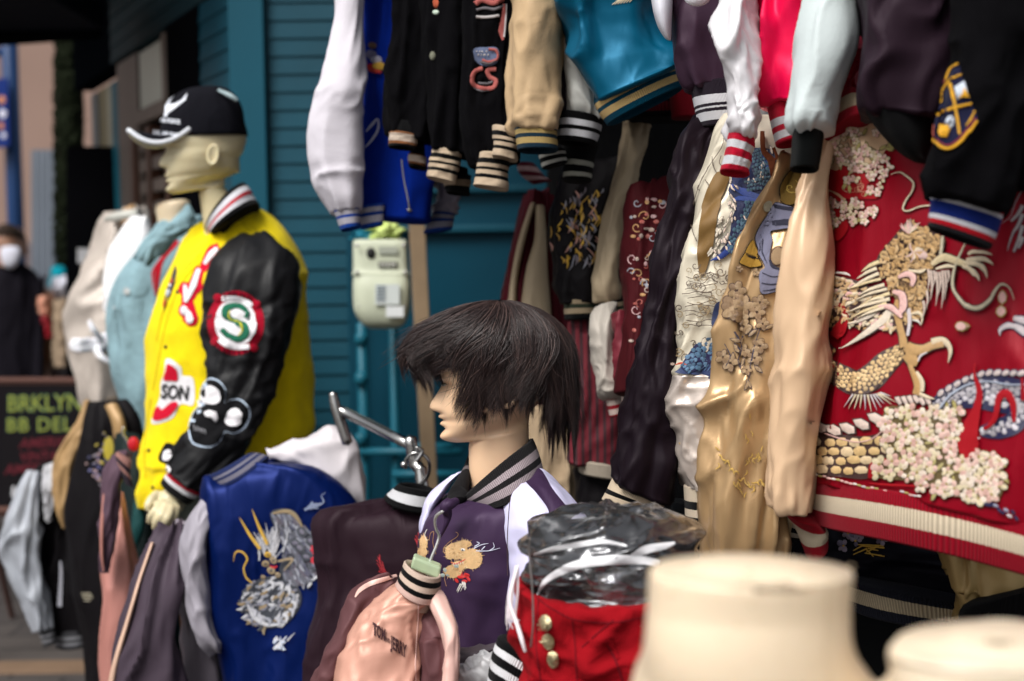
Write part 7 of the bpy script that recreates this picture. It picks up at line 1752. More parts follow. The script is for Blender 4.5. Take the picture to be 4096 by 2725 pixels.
E.rib([(1335, 1395), (1365, 1400), (1400, 1470)], [30, 26, 16], rt, .005)
E.build('seam', rtr)
brs = fab('plain', (.52, .44, .26), rough=.3, metal=.75, amt=.5, vs=150, bump=.8, bs=260)
for (x, y) in ((1082, 1312), (1095, 1395), (1115, 1475)):
    E = Emb([rtr], .003); E.fr = C4; E.ell(x, y, 26, 37, -.1, brs, .006, n=20); E.up = .005; E.ell(x, y, 16, 24, -.1, brs, .004, n=14); E.up = .008
    for k in range(8): E.ell(x + 19 * math.cos(k * .785), y + 27 * math.sin(k * .785), 4, 4, 0, brs, .002, n=6)
    E.build('button', rtr)
mb = MB(); mb.hexa([P(C4, 1225, 1262, 1.69), P(C4, 1345, 1285, 1.69), P(C4, 1345, 1285, 1.70), P(C4, 1225, 1262, 1.70), P(C4, 1225, 1240, 1.69), P(C4, 1350, 1262, 1.69), P(C4, 1350, 1262, 1.70), P(C4, 1225, 1240, 1.70)]); mb.build('waist_label', fab('cotton', (.6, .45, .35)), rtr)
t = thing('white_cord', 'frayed white ribbon cord and thin steel hook hanging beside the red trousers', 'cord')
mb = MB(); mb.tube([P(C4, 962, 1060, 1.74), P(C4, 935, 1150, 1.73), P(C4, 925, 1220, 1.72), P(C4, 950, 1300, 1.71), P(C4, 975, 1380, 1.70), P(C4, 992, 1440, 1.70)], [.0014, .002, .002, .0026, .0028, .002])
random.seed(4)
for k in range(16):
    x = 940 + random.uniform(-25, 25); mb.tube([P(C4, 955 + random.uniform(-10, 10), 1060, 1.74), P(C4, x, 1180, 1.735), P(C4, x - 10, 1280, 1.73), P(C4, x + random.uniform(-20, 20), 1290 + random.uniform(0, 60), 1.73)], .0006, M=4)
mb.build('ribbon', fab('cotton', (.75, .68, .7)), t, smooth=True)
mb = MB(); mb.tube([P(C4, 1012, 940, 1.66), P(C4, 1008, 1000, 1.66), P(C4, 1015, 1080, 1.655), P(C4, 1022, 1150, 1.65), P(C4, 1026, 1240, 1.645), P(C4, 1026, 1330, 1.64), P(C4, 1016, 1420, 1.64)], .0011, M=8)
mb.build('hook', fab('plain', (.2, .18, .17), rough=.3, metal=.8), t, smooth=True)
# striped ribbing and pale sleeve at the bottom
t = thing('striped_sweater', 'black jacket end with wide white stripes of ribbing below the purple jacket', 'jacket')
loft('hem', C4, [(872, 1372, 1120, 1540, 1.9, .1, None, -26), (845, 1450, 1080, 1600, 1.9, .13, None, -26), (825, 1560, 1040, 1680, 1.9, .14, None, -26)], rib([(.16, BLK), (.30, (.7, .7, .72)), (.46, BLK), (.62, (.7, .7, .72)), (.8, BLK), (.92, (.7, .7, .72)), (1, BLK)], 60), t, M=90, NR=40)
loft('sleeve', C4, [(800, 1470, 880, 1440, 1.99, .05), (740, 1500, 850, 1560, 1.99, .07), (680, 1540, 780, 1660, 1.99, .08), (640, 1600, 700, 1720, 1.99, .08)], fab('satin', (.55, .55, .56), rough=.4), t, folds=FLS)
loft('sleeve', C4, [(700, 1440, 870, 1420, 2.05, .05), (690, 1480, 850, 1480, 2.05, .07), (690, 1530, 800, 1530, 2.05, .08), (690, 1700, 800, 1700, 2.05, .08)], fab('satin', (.10, .08, .09), rough=.4), t, folds=FLS)

# ================================================================== UPPER HANGING ROW
def S(*a): return [(f, c) for f, c in a]
W_ = (.70, .70, .73)
# black crested jacket, nearest
t = thing('wool_jacket', 'black jacket with a yellow edged navy crest and blue white red cuff at top right', 'jacket')
bw = fab('wool', (.0025, .0023, .003), sheen=0)
loft('torso', V, [(2250, -160, 2750, -160, 1.72, .14), (2260, 100, 2740, 100, 1.72, .15), (2230, 300, 2730, 300, 1.72, .15), (2240, 430, 2730, 460, 1.72, .14)], bw, t, folds=FLD)
cs = loft('sleeve', C6, [(840, -260, 1250, -260, 1.60, .11), (862, 0, 1270, 0, 1.60, .12), (876, 250, 1260, 250, 1.60, .12), (815, 430, 1245, 430, 1.60, .12), (770, 600, 1225, 610, 1.60, .12), (728, 740, 1205, 760, 1.60, .12), (730, 860, 1160, 900, 1.60, .11), (752, 935, 1104, 1030, 1.60, .10)], bw, t, NR=110, folds=[(.007, 3, 3, 1.5, 1), (.004, 5, 6, -2, 0)])
loft('cuff', C6, [(752, 930, 1104, 1028, 1.60, .05), (745, 1010, 1080, 1110, 1.60, .05), (735, 1092, 1042, 1200, 1.60, .045)], rib(S((.12, (.42, .006, .015)), (.24, (.66, .66, .7)), (.60, (.008, .022, .17)), (.72, (.66, .66, .7)), (.85, (.42, .006, .015)), (1, (.01, .01, .012))), 90), cs, M=90, NR=40, open1=True)
E = Emb([cs], .001); E.hk = .4; E.fr = C6
nv = fab('wool', (.012, .013, .035)); ylw = thr((.72, .36, .01)); orr = thr((.30, .02, .05))
cre = [(885, 308), (905, 380), (945, 490), (978, 580), (940, 640), (890, 690), (835, 720), (790, 700), (762, 665), (768, 600), (785, 540), (805, 470), (830, 380), (855, 325)]
E.area(cre, nv, .002, grid=12); E.up = .002
E.rib([(830, 385), (850, 335), (885, 308)], 9, ylw, .0015); E.rib([(822, 400), (845, 345), (872, 318)], 5, orr, .0012)
E.rib([(762, 665), (790, 700), (835, 718), (885, 695), (930, 645), (978, 585)], [12, 14, 14, 14, 12, 10], ylw, .002); E.rib([(768, 650), (795, 685), (835, 702), (880, 680), (925, 632), (972, 572)], 6, orr, .0015)
E.rib([(780, 555), (850, 525), (948, 500)], [12, 14, 12], ylw, .002)
E.rib([(848, 400), (862, 470), (878, 560), (892, 650)], [12, 14, 14, 12], ylw, .002)
E.rib([(800, 495), (815, 440), (850, 385), (900, 362)], [6, 9, 9, 8], ylw, .002); E.rib([(922, 610), (945, 580), (965, 535)], [4, 10, 9], ylw, .002); E.rib([(765, 600), (762, 640), (768, 665)], [5, 8, 8], thr((.35, .05, .02)), .0015)
wth = thr((.6, .66, .75))
E.shape([(868, 422), (915, 392), (935, 470), (905, 458), (882, 482)], wth, .002); E.up = .0035; E.shape([(905, 458), (915, 425), (940, 472)], ylw, .0015); E.shape([(882, 482), (905, 458), (938, 472), (900, 468)], ylw, .0015); E.up = .002
E.ell(843, 590, 22, 32, .25, wth, .002, n=16); E.up = .0032
E.shape([(800, 600), (840, 605), (845, 630), (830, 665), (800, 660), (792, 640)], ylw, .002)
for pts in (((800, 600), (860, 590)), ((828, 655), (850, 565)), ((808, 640), (845, 640)), ((850, 575), (838, 600))): E.rib(pts, 4, nv, .0022)
E.build('crest_patch', cs)
# dark plum body next to it
t = thing('satin_jacket', 'dark plum satin jacket with plain black hem between the pale sleeve and crested jacket', 'jacket')
loft('torso', C6, [(395, -260, 900, -260, 1.78, .13), (405, 0, 900, 0, 1.78, .14), (398, 280, 880, 280, 1.78, .15), (372, 440, 830, 440, 1.78, .15), (425, 545, 790, 570, 1.78, .13)], fab('satin', (.020, .010, .017), rough=.5, f1=.6), t, folds=[(.010, 3, 2, 1, 1), (.005, 12, 1, 0, 0, 1, .15)])
loft('hem', C6, [(425, 535, 790, 562, 1.78, .12), (505, 640, 760, 680, 1.78, .12), (590, 730, 735, 755, 1.78, .10), (660, 775, 725, 785, 1.78, .06)], rib(S((1, (.0025, .0025, .003))), 90), t)
# hot red jacket
t = thing('satin_jacket', 'hot cherry red satin jacket with red and white striped hem and pearl white sleeves', 'jacket')
sh_ = fab('satin', HOT, rough=.35, f1=.6)
loft('torso', C5, [(830, -260, 1240, -260, 1.98, .12), (850, 0, 1230, 0, 1.98, .13), (870, 200, 1230, 200, 1.98, .14), (890, 400, 1240, 400, 1.98, .14), (915, 515, 1230, 470, 1.98, .12)], sh_, t, folds=[(.012, 4, 2, 1.2, 1), (.006, 6, 5, -2, 0)], NR=90)
loft('hem', C5, [(925, 515, 1240, 465, 1.98, .10), (945, 610, 1230, 560, 1.98, .10), (968, 705, 1200, 650, 1.98, .09)], rib(S((.42, (.5, .006, .03)), (.6, W_), (.72, (.5, .006, .03)), (.9, W_), (1, (.5, .006, .03))), 110), t, NR=30, open1=True, M=90)
loft('side_panel', C6, [(300, 200, 430, 200, 1.92, .06), (292, 330, 405, 350, 1.94, .06), (300, 450, 385, 430, 1.97, .03)], fab('satin', (.25, .004, .02), rough=.5), t, folds=FLS)
spw = fab('satin', (.62, .60, .62), rough=.38, f1=.6)
s1 = loft('sleeve', C5, [(725, -260, 870, -260, 1.93, .06), (706, 0, 848, 0, 1.93, .075), (688, 180, 862, 180, 1.92, .085), (714, 320, 882, 320, 1.92, .085), (734, 450, 894, 450, 1.92, .085), (740, 570, 896, 570, 1.92, .085), (748, 630, 888, 650, 1.92, .078), (762, 652, 870, 672, 1.92, .06)], spw, t, NR=110, folds=[(.008, 1.6, 1.8, 1.8, 1), (.002, 4, 8, -2, 1), (.004, 3, 12, 3, 1, .9, .1)])
loft('cuff', C5, [(745, 640, 868, 680, 1.93, .07), (722, 730, 850, 765, 1.93, .072), (698, 825, 836, 842, 1.93, .07)], rib(S((.26, (.5, .006, .03)), (.44, W_), (.64, (.5, .006, .03)), (.84, W_), (1, (.5, .006, .03))), 70), s1, NR=40, M=70, open1=True, folds=((.0025, 6, 5, 1, 0),))
plw = fab('leather', (.52, .58, .58), rough=.5)
s2 = loft('sleeve', C6, [(160, -260, 420, -260, 1.84, .11), (143, 0, 408, 0, 1.84, .12), (108, 200, 400, 200, 1.83, .12), (82, 350, 352, 350, 1.83, .12), (66, 480, 305, 480, 1.83, .11), (62, 570, 290, 570, 1.83, .11), (72, 615, 272, 615, 1.83, .10), (110, 642, 235, 640, 1.83, .07)], plw, t, NR=110, folds=[(.004, 2, 1.5, 1.0, 1), (.003, 3, 12, 3, 1, .97, .06)])
loft('cuff', C6, [(84, 632, 240, 636, 1.83, .075), (78, 730, 225, 735, 1.83, .075), (72, 812, 212, 816, 1.83, .07)], rib(S((1, (.003, .004, .004))), 70), s2, M=70, NR=30, open1=True)
# purple jacket
t = thing('satin_jacket', 'plum satin jacket with white striped hem hanging between the teal and cherry jackets', 'jacket')
spu = fab('satin', (.040, .020, .036), rough=.42, f1=.7)
loft('torso', C5, [(430, -260, 860, -260, 2.20, .10), (438, 0, 870, 0, 2.20, .12), (455, 120, 880, 120, 2.20, .13), (500, 320, 900, 320, 2.20, .13), (550, 415, 910, 405, 2.20, .12)], spu, t, folds=[(.010, 4, 2, 1, 1), (.006, 14, 1, 0, 0, 1, .15)])
loft('hem', C5, [(552, 408, 915, 400, 2.19, .11), (575, 520, 940, 500, 2.19, .12), (598, 622, 946, 608, 2.19, .11)], rib(S((.34, (.02, .014, .022)), (.52, W_), (.585, (.02, .014, .022)), (.62, W_), (.68, (.02, .014, .022)), (.86, W_), (1, (.02, .014, .022))), 120), t, NR=30, M=100, open1=True)
loft('sleeve', C5, [(350, -260, 460, -260, 2.14, .05), (365, -20, 470, -20, 2.14, .06), (392, 110, 466, 110, 2.14, .06), (430, 180, 464, 185, 2.14, .04), (455, 196, 462, 197, 2.14, .02)], fab('satin', (.62, .62, .68), rough=.4), t)
mb = MB(); mb.ball(P(C5, 590, -15, 2.08), .02, sc=(1, .5, .7)); mb.build('emblem', fab('cotton', (.7, .7, .75)), t, smooth=True)
# teal jacket
t = thing('satin_jacket', 'deep teal satin jacket with two gold stripes on its slanting hem', 'jacket')
ste = fab('satin', (.0, .085, .16), rough=.3, f1=.8, f2=.3, metal=.3)
tj = loft('torso', C5, [(-60, -260, 350, -260, 2.45, .13), (-40, 0, 372, -20, 2.45, .14), (-5, 150, 420, 130, 2.45, .15), (35, 340, 480, 260, 2.45, .15), (92, 515, 496, 315, 2.45, .13)], ste, t, NR=90, folds=[(.016, 3, 1.6, 1.2, 1), (.006, 6, 5, -2, 0)])
loft('hem', C5, [(92, 505, 496, 312, 2.445, .12), (120, 555, 512, 362, 2.445, .125), (155, 606, 528, 416, 2.445, .12)], rib(S((.08, (.0, .05, .09)), (.32, (.60, .42, .18)), (.46, (.0, .05, .09)), (.72, (.60, .42, .18)), (1, (.0, .05, .09))), 110), t, NR=30, M=110, open1=True)
E = Emb([tj], .001); E.fr = C5
for k in range(7): E.rib([(178 + k * 14, 24 - k * 2), (200 + k * 14, 8 - k * 3), (225 + k * 13, -10)], [3, 6, 3], tC, .0015)
E.build('embroidery', tj)
t = thing('wool_jacket', 'dark red and black jacket hem glimpsed under the teal jacket', 'jacket')
loft('torso', C5, [(250, 300, 600, 300, 2.7, .1), (240, 480, 596, 460, 2.7, .12), (250, 575, 598, 568, 2.7, .1)], rib(S((.4, BLK), (.6, (.14, .004, .01)), (.75, BLK), (.9, (.10, .004, .01)), (1, BLK)), 90), t)
loft('side_panel', C5, [(455, 430, 590, 430, 2.62, .06), (465, 570, 596, 565, 2.62, .06)], fab('wool', (.12, .004, .008)), t)
# white sleeve with black white cuff
t = thing('satin_jacket', 'cream white sleeved jacket with a black and white striped cuff left of the teal hem', 'jacket')
s3 = loft('sleeve', C3, [(1240, -260, 1300, -260, 2.56, .06), (1262, 0, 1330, 0, 2.56, .08), (1290, 230, 1350, 230, 2.55, .09), (1292, 420, 1425, 430, 2.55, .1), (1290, 510, 1460, 540, 2.55, .1), (1300, 555, 1440, 575, 2.55, .08)], fab('satin', (.62, .62, .58), rough=.5), t, folds=FLS)
loft('cuff', C3, [(1252, 545, 1462, 585, 2.55, .09), (1245, 610, 1450, 640, 2.55, .09), (1240, 680, 1425, 705, 2.55, .085)], rib(S((.26, BLK), (.46, W_), (.60, BLK), (.82, W_), (1, BLK)), 80), s3, M=70, NR=30, open1=True)
loft('hem', C3, [(1262, 690, 1440, 700, 2.66, .08), (1270, 760, 1420, 780, 2.66, .08), (1268, 870, 1405, 875, 2.66, .08)], rib(S((.5, BLK), (.62, (.45, .45, .38)), (.78, BLK), (.9, (.45, .45, .38)), (1, BLK)), 80), t, M=50)
loft('cuff', C3, [(1148, 742, 1280, 722, 2.62, .06), (1168, 815, 1290, 780, 2.62, .06)], rib(S((.2, BLK), (.4, (.6, .6, .55)), (.65, BLK), (.9, (.6, .6, .55)), (1, BLK)), 60), t, M=40)
# beige sleeve
t = thing('leather_jacket', 'tan sleeved jacket whose cuff has navy and gold rings', 'jacket')
s4 = loft('sleeve', C3, [(1005, -260, 1255, -260, 2.50, .11), (1010, 0, 1258, 0, 2.50, .12), (1014, 300, 1252, 300, 2.50, .12), (1012, 500, 1246, 500, 2.50, .12), (1020, 590, 1240, 600, 2.50, .11), (1035, 628, 1238, 632, 2.50, .1)], fab('leather', (.50, .35, .20), rough=.42), t, folds=[(.008, 1.8, 1.2, 1, 1), (.002, 4, 6, -2, 1), (.004, 2, 10, 2, 1, .95, .08)])
loft('cuff', C3, [(1035, 625, 1240, 630, 2.50, .09), (1048, 725, 1245, 726, 2.50, .09)], rib(S((.12, (.01, .03, .05)), (.34, (.48, .34, .13)), (.5, (.01, .03, .05)), (.75, (.48, .34, .13)), (1, (.01, .03, .05))), 70), s4, M=70, NR=20, open1=True)
loft('torso', C3, [(1225, -260, 1330, -260, 2.60, .1), (1235, 100, 1335, 100, 2.60, .1), (1245, 400, 1310, 400, 2.60, .1), (1240, 560, 1310, 560, 2.60, .1)], fab('cotton', (.025, .015, .022)), t, folds=FLS)
# black jackets
def bj_(lab, rings, cuffs, patches=None, d=2.7):
    t = thing('wool_jacket', lab, 'jacket', 'black wool jackets in the upper row')
    b_ = loft('torso', C3, rings, bw, t, folds=FLD)
    for (r, s) in cuffs: loft('cuff', C3, r, rib(s, 50), b_, M=50, NR=24, open1=True, folds=((.004, 3, 3, 1, 0),))
    return t, b_
TN = (.62, .48, .34)
s5 = S((.2, TN), (.34, BLK), (.44, TN), (.52, BLK), (.64, TN), (.74, BLK), (1, TN))
s6 = S((.12, (.25, .10, .04)), (.62, (.66, .54, .44)), (.8, (.25, .10, .04)), (1, BLK))
bj_('black wool jacket with brown and white banded cuffs beside the royal blue jacket', [(450, -260, 660, -260, 2.80, .1), (450, 0, 660, 0, 2.80, .1), (435, 300, 655, 300, 2.80, .1), (428, 520, 650, 540, 2.80, .1), (430, 640, 620, 690, 2.80, .09)],
    [([(430, 640, 570, 662, 2.78, .07), (428, 705, 560, 720, 2.78, .07)], s6), ([(518, 745, 612, 765, 2.82, .06), (522, 800, 610, 818, 2.82, .06)], s6)])
bt, bbk = bj_('black wool jacket with crumpled tan striped cuffs in the middle of the black ones', [(610, -260, 880, -260, 2.74, .1), (600, 0, 870, 0, 2.74, .11), (610, 300, 860, 300, 2.74, .11), (620, 560, 850, 560, 2.74, .11), (640, 720, 830, 760, 2.74, .1)],
    [([(640, 715, 785, 745, 2.72, .07), (622, 790, 765, 815, 2.72, .07), (608, 850, 745, 885, 2.72, .07)], s5), ([(690, 860, 830, 850, 2.78, .07), (700, 925, 820, 940, 2.78, .07)], S((.3, BLK), (.6, (.3, .22, .15)), (1, BLK)))])
E = Emb([bbk], .001); E.hk = .4; E.fr = C3
E.ell(655, 15, 14, 26, 0, fab('cotton', (.45, .1, .05)), .004); E.ell(655, 60, 16, 12, 0, fab('cotton', (.5, .6, .5)), .004); E.ell(640, 270, 14, 22, 0, fab('cotton', (.16, .16, .12)), .004)
E.build('badge', bbk)
bt, bbk = bj_('black wool jacket with pink and grey chenille letters and two tan striped cuffs', [(820, -260, 1030, -260, 2.66, .1), (815, 0, 1025, 0, 2.66, .11), (800, 300, 1020, 300, 2.66, .11), (810, 560, 1030, 560, 2.66, .11), (840, 720, 1040, 700, 2.66, .1), (860, 800, 1030, 780, 2.66, .08)],
    [([(865, 740, 1010, 758, 2.62, .07), (850, 820, 1005, 840, 2.62, .07), (830, 890, 1002, 918, 2.62, .07)], s5), ([(932, 608, 1048, 638, 2.58, .06), (928, 680, 1050, 705, 2.58, .06), (924, 750, 1050, 778, 2.58, .06)], s5)])
E = Emb([bbk], .001); E.hk = .4; E.fr = C3; random.seed(6)
pkw, gyw, blw, whw = fab('wool', (.36, .10, .09)), fab('wool', (.13, .12, .13)), fab('wool', (.13, .16, .26)), fab('wool', (.45, .42, .42))
E.rib([(845, 20), (880, 0), (930, 15), (980, -5)], 26, pkw, .004); E.rib([(850, 50), (890, 40), (940, 45), (990, 25)], 14, gyw, .004); E.rib([(848, 82), (900, 84), (960, 76)], 14, whw, .004)
E.rib([(985, 20), (982, 80), (970, 150), (980, 195)], [18, 24, 26, 10], pkw, .004); E.rib([(995, 20), (992, 100), (985, 180)], 8, whw, .005)
E.area([(840, 235), (900, 228), (950, 232), (962, 275), (940, 310), (890, 320), (850, 300), (838, 270)], blw, .004, grid=14)
E.up = .004; E.rib([(905, 240), (945, 245), (950, 285), (910, 300), (880, 290)], 14, pkw, .004); E.rib([(870, 300), (910, 308), (945, 290)], 12, gyw, .004)
for k in range(8): E.ell(850 + k * 8, 250 + (k % 2) * 16, 4, 5, 0, whw, .003)
E.up = 0
E.rib([(880, 330), (840, 350), (832, 400), (870, 425), (930, 425), (945, 390), (915, 372), (905, 340), (945, 335)], 22, pkw, .005); E.rib([(836, 420), (880, 438), (940, 425)], 14, gyw, .004); E.ell(868, 380, 16, 18, 0, bw, .006)
E.rib([(860, 400), (900, 405), (930, 395)], 12, gyw, .006)
E.build('chenille_letters', bbk)
# blue varsity
t = thing('varsity_jacket', 'royal blue jacket with white sleeves and blue grey striped cuffs above the gas meter', 'jacket')
rb = fab('wool', (.002, .016, .19), sheen=0)
vj = loft('torso', V, [(845, -160, 960, -160, 3.02, .1), (842, 0, 965, 0, 3.02, .11), (836, 200, 985, 200, 3.02, .12), (834, 380, 1000, 380, 3.02, .12), (834, 498, 998, 512, 3.02, .11)], rb, t, folds=[(.010, 3, 2, 1, 1)])
cst = S((.14, (.01, .05, .3)), (.36, (.4, .38, .42)), (.5, (.01, .05, .3)), (.78, (.5, .48, .54)), (1, (.01, .06, .34)))
loft('hem', C3, [(285, 1000, 410, 985, 2.965, .04), (292, 1105, 400, 1085, 2.965, .04)], rib(cst, 50), t, M=40)
s7 = loft('sleeve', C3, [(215, -260, 330, -260, 2.92, .08), (180, -20, 300, -20, 2.92, .09), (160, 150, 292, 150, 2.92, .1), (108, 370, 314, 400, 2.91, .11), (40, 590, 302, 560, 2.91, .12), (38, 720, 302, 710, 2.91, .12), (72, 880, 300, 850, 2.91, .11), (120, 970, 296, 950, 2.91, .1), (155, 1022, 288, 1005, 2.91, .08)], fab('leather', (.60, .57, .62), rough=.5), t, NR=110, folds=[(.005, 2, 1.5, 1.0, 1), (.006, 2, 10, 3, 1, .55, .07), (.005, 2, 12, -2, 1, .87, .06)])
loft('cuff', C3, [(160, 1020, 290, 1002, 2.91, .075), (178, 1065, 292, 1050, 2.91, .078), (196, 1112, 294, 1095, 2.91, .075)], rib(cst, 60), s7, M=60, NR=24, open1=True)
s8 = loft('far_sleeve', C3, [(660, 820, 770, 850, 3.1, .08), (655, 920, 765, 925, 3.1, .09), (650, 1030, 745, 1030, 3.1, .08)], fab('leather', (.22, .2, .24), rough=.6), t, folds=FLS)
loft('cuff', C3, [(640, 1025, 748, 1035, 3.09, .08), (594, 1125, 735, 1105, 3.09, .07)], rib(S((.15, (.01, .04, .2)), (.35, (.25, .24, .28)), (.5, (.01, .04, .2)), (.8, (.3, .3, .36)), (1, (.01, .05, .28))), 50), s8, M=40, open1=True)
E = Emb([vj], .001); E.fr = C3
for (x, y, rx, ry, c) in ((350, 220, 22, 16, (.12, .07, .05)), (345, 265, 28, 24, (.14, .13, .2)), (370, 290, 26, 20, (.35, .34, .4)), (350, 325, 26, 16, (.4, .02, .02)), (385, 320, 26, 20, (.5, .3, .05)), (365, 345, 30, 10, (.4, .04, .03)), (320, 298, 16, 6, (.5, .2, .1))): E.ell(x, y, rx, ry, .2, fab('wool', c), .004); E.up += .0015
E.build('bear_patch', vj); E = Emb([vj], .001); E.fr = C3
E.rib([(320, 635), (350, 600), (375, 575), (378, 620), (355, 665), (315, 712)], [6, 14, 8, 10, 12, 6], fab('wool', (.4, .4, .5)), .003)
E.build('script_patch', vj); E = Emb([vj], .001); E.fr = C3
zp = fab('plain', (.3, .28, .25), metal=.7, rough=.3)
E.rib([(490, 770), (500, 860), (518, 950), (528, 1010)], 6, zp, .002); E.ell(528, 1015, 12, 8, 0, zp, .004)
E.build('zip', vj)

# ================================================================== LEFT LOW RACK
gks = S((.3, (.05, .05, .055)), (.45, (.25, .25, .27)), (.6, (.05, .05, .055)), (.75, (.25, .25, .27)), (1, (.04, .04, .045)))
t = thing('souvenir_jacket', 'black jacket with silver satin sleeve and gold lining on the low rack by the chalkboard', 'jacket')
bs1 = fab('satin', (.004, .003, .004), rough=.55)
loft('torso', C2, [(165, 640, 330, 580, 4.2, .14), (160, 720, 440, 700, 4.2, .18), (172, 950, 450, 950, 4.2, .2), (200, 1200, 430, 1200, 4.2, .2), (222, 1345, 400, 1330, 4.2, .18)], bs1, t, folds=FLD)
loft('hem', C2, [(232, 1338, 396, 1326, 4.19, .17), (242, 1412, 392, 1395, 4.19, .17)], rib(gks, 60), t, M=50)
loft('shoulder_panel', C2, [(195, 620, 280, 590, 4.08, .03), (198, 700, 255, 700, 4.07, .04), (205, 790, 235, 790, 4.07, .03), (208, 860, 218, 860, 4.08, .01)], fab('satin', (.42, .42, .44)), t, folds=FLS)
s9 = loft('sleeve', C2, [(135, 650, 168, 655, 4.12, .05), (95, 720, 166, 720, 4.11, .09), (45, 840, 165, 840, 4.10, .12), (6, 960, 176, 960, 4.10, .13), (38, 1060, 186, 1060, 4.10, .13), (80, 1160, 198, 1160, 4.10, .12), (130, 1270, 210, 1270, 4.10, .1), (162, 1345, 218, 1330, 4.10, .08)], fab('satin', (.34, .36, .40), rough=.42), t, NR=90, folds=[(.010, 3, 3, 2, 1), (.006, 5, 6, -2, 0)])
loft('cuff', C2, [(166, 1350, 240, 1330, 4.1, .07), (190, 1412, 246, 1395, 4.1, .06)], rib(gks, 50), s9, M=40, open1=True)
sgl = fab('satin', (.34, .21, .09), rough=.35, f1=.8)
loft('lining', C2, [(385, 335, 412, 352, 4.02, .04), (342, 440, 400, 440, 4.0, .06), (262, 560, 350, 560, 4.0, .06), (238, 690, 305, 700, 4.0, .06), (255, 800, 300, 820, 4.0, .05), (288, 890, 300, 895, 4.0, .02)], sgl, t, folds=FLS)
t = thing('souvenir_jacket', 'black and gold embroidered jacket hanging below the champagne bomber', 'jacket')
g9 = loft('torso', C2, [(400, 345, 545, 345, 3.95, .1), (375, 450, 600, 440, 3.95, .16), (350, 620, 640, 620, 3.95, .18), (310, 850, 640, 850, 3.95, .2), (330, 1150, 560, 1150, 3.95, .2), (380, 1400, 540, 1400, 3.95, .2), (410, 1800, 540, 1800, 3.95, .2)], bs1, t, folds=FLD)
loft('collar', C2, [(462, 362, 520, 350, 3.84, .03), (490, 430, 552, 425, 3.82, .04), (505, 520, 558, 500, 3.82, .04), (530, 570, 545, 565, 3.83, .02)], sgl, t, M=30)
E = Emb([g9], .002); E.fr = C2; random.seed(14)
E.ell(478, 545, 24, 55, 0, thr((.45, .36, .03)), .006)
for k in range(40):
    x, y = random.gauss(435, 22), random.gauss(600, 60); E.ell(x, y, random.uniform(5, 14), random.uniform(4, 8), random.uniform(-1, 1), random.choice([thr((.2, .17, .2)), thr((.35, .28, .04)), thr((.3, .2, .2)), tN, thr((.08, .08, .2))]), .004)
for k in range(8): E.rib([(360 + k * 5, 1180 + (k % 3) * 16), (375 + k * 5, 1190 + (k % 3) * 12)], [6, 4], thr((.4, .36, .26)), .003)
E.rib([(265, 1040), (268, 1100), (262, 1240)], [8, 14, 20], fab('satin', (.3, .3, .34)), .003)
E.build('embroidery', g9)
t = thing('satin_jacket', 'dusty pink and mauve satin jacket edge hanging on the low rack', 'jacket')
spn = fab('satin', (.40, .17, .14), rough=.45, f1=.4)
loft('torso', C2, [(485, 760, 530, 745, 3.42, .05), (472, 880, 556, 870, 3.4, .09), (460, 1000, 586, 1000, 3.38, .11), (455, 1120, 612, 1120, 3.36, .12), (450, 1280, 600, 1280, 3.35, .13), (448, 1440, 560, 1440, 3.35, .13), (446, 1700, 540, 1700, 3.35, .13)], spn, t, folds=[(.006, 3, 2, 1, 1)])
loft('sleeve', C2, [(505, 590, 568, 570, 3.30, .05), (470, 650, 558, 640, 3.28, .07), (455, 740, 530, 730, 3.27, .07), (447, 880, 505, 870, 3.26, .06), (445, 1000, 482, 1000, 3.26, .05), (452, 1085, 462, 1085, 3.26, .02)], fab('satin', (.085, .05, .07), rough=.5), t, folds=FLS)
loft('sleeve_edge', C2, [(452, 740, 466, 740, 3.245, .015), (440, 880, 458, 880, 3.23, .02), (440, 1000, 456, 1000, 3.23, .02), (452, 1085, 460, 1085, 3.23, .01)], spn, t, M=20)
loft('cuff', C2, [(512, 560, 580, 600, 3.25, .04), (510, 590, 575, 660, 3.25, .05), (550, 700, 590, 715, 3.25, .04)], rib(S((.2, (.4, .2, .17)), (.4, (.03, .02, .03)), (.6, (.4, .2, .17)), (.8, (.03, .02, .03)), (1, (.03, .02, .03))), 40), t, M=40)
t = thing('souvenir_jacket', 'dark green black jacket behind the mannequin hand', 'jacket')
loft('torso', C2, [(540, 500, 640, 520, 3.72, .1), (530, 620, 720, 620, 3.7, .14), (540, 800, 760, 800, 3.68, .16), (560, 1050, 780, 1050, 3.66, .16), (560, 1400, 800, 1400, 3.66, .16), (560, 1800, 800, 1800, 3.66, .16)], fab('satin', (.008, .015, .015), rough=.5), t, folds=FLD)
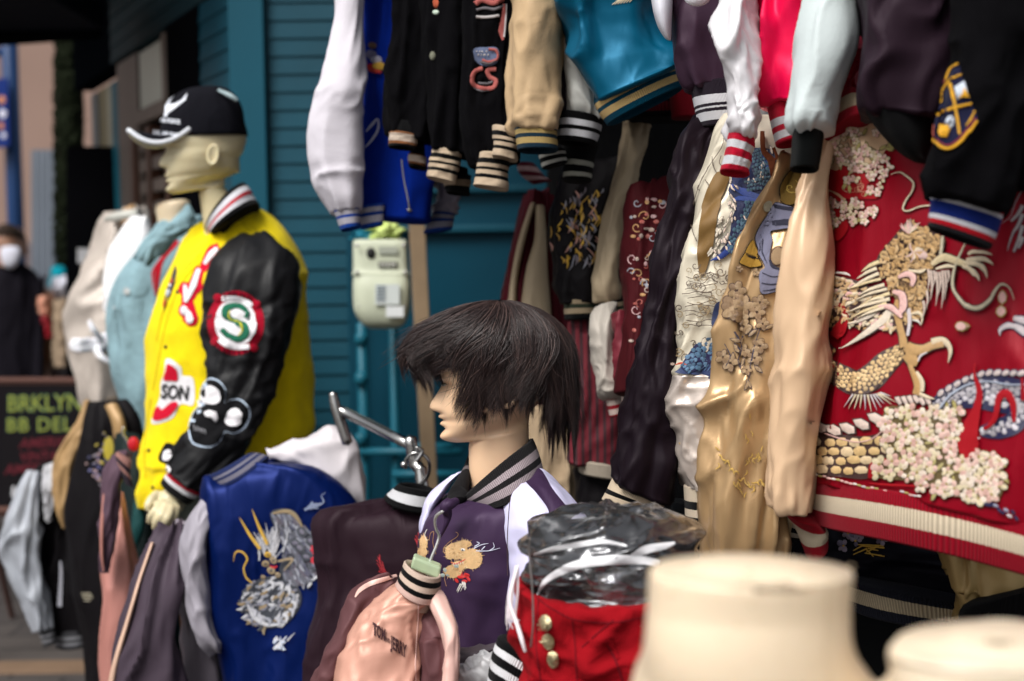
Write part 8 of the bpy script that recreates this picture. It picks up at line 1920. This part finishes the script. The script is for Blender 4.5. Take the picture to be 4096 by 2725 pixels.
loft('side_panel', C2, [(590, 770, 640, 790, 3.55, .03), (575, 900, 635, 900, 3.54, .04), (575, 985, 600, 985, 3.54, .02)], fab('satin', (.01, .05, .05)), t, M=24)
t = thing('clip', 'small red clip on a chrome hanger hook by the yellow jacket', 'clip')
mb = MB(); mb.ball(P(C2, 588, 525, 3.5), .014, sc=(1, .7, 1.3)); mb.build('clip', fab('plain', (.45, .01, .02)), t, smooth=True)
mb = MB(); mb.tube([P(C2, 545, 450, 3.5), P(C2, 540, 480, 3.5), P(C2, 556, 505, 3.5), P(C2, 575, 540, 3.5)], .004); mb.build('hook', chrome, t, smooth=True)
t = thing('satin_jacket', 'slate plum satin jacket with peach edged sleeve hanging below the mannequin hand', 'jacket')
spl = fab('satin', (.055, .04, .055), rough=.45, f1=.5)
bb_ = loft('sleeve', C2, [(706, 905, 800, 900, 3.02, .06), (676, 965, 808, 960, 3.0, .1), (635, 1060, 812, 1060, 2.98, .12), (600, 1160, 806, 1160, 2.96, .13), (570, 1270, 795, 1270, 2.95, .14), (540, 1380, 790, 1380, 2.94, .14), (508, 1490, 820, 1490, 2.94, .14), (480, 1800, 860, 1800, 2.94, .14)], spl, t, NR=90, folds=[(.012, 3, 1.5, .8, 1), (.005, 5, 4, 2, 0)])
loft('sleeve_edge', C2, [(662, 960, 678, 965, 2.97, .03), (606, 1120, 624, 1128, 2.94, .03), (576, 1220, 596, 1225, 2.92, .03), (546, 1320, 568, 1325, 2.91, .03), (508, 1440, 534, 1445, 2.90, .03), (482, 1540, 512, 1550, 2.90, .03), (466, 1650, 496, 1660, 2.90, .03)], fab('satin', (.58, .38, .28)), t, M=24)
loft('torso', C2, [(790, 860, 840, 880, 3.12, .04), (780, 1000, 880, 1050, 3.1, .08), (785, 1150, 900, 1180, 3.08, .1), (800, 1350, 930, 1350, 3.08, .12), (830, 1568, 985, 1568, 3.08, .12), (840, 1800, 985, 1800, 3.08, .12)], fab('satin', (.20, .17, .20), rough=.5), t, folds=FLS)

# give every thing its base point
rebase()
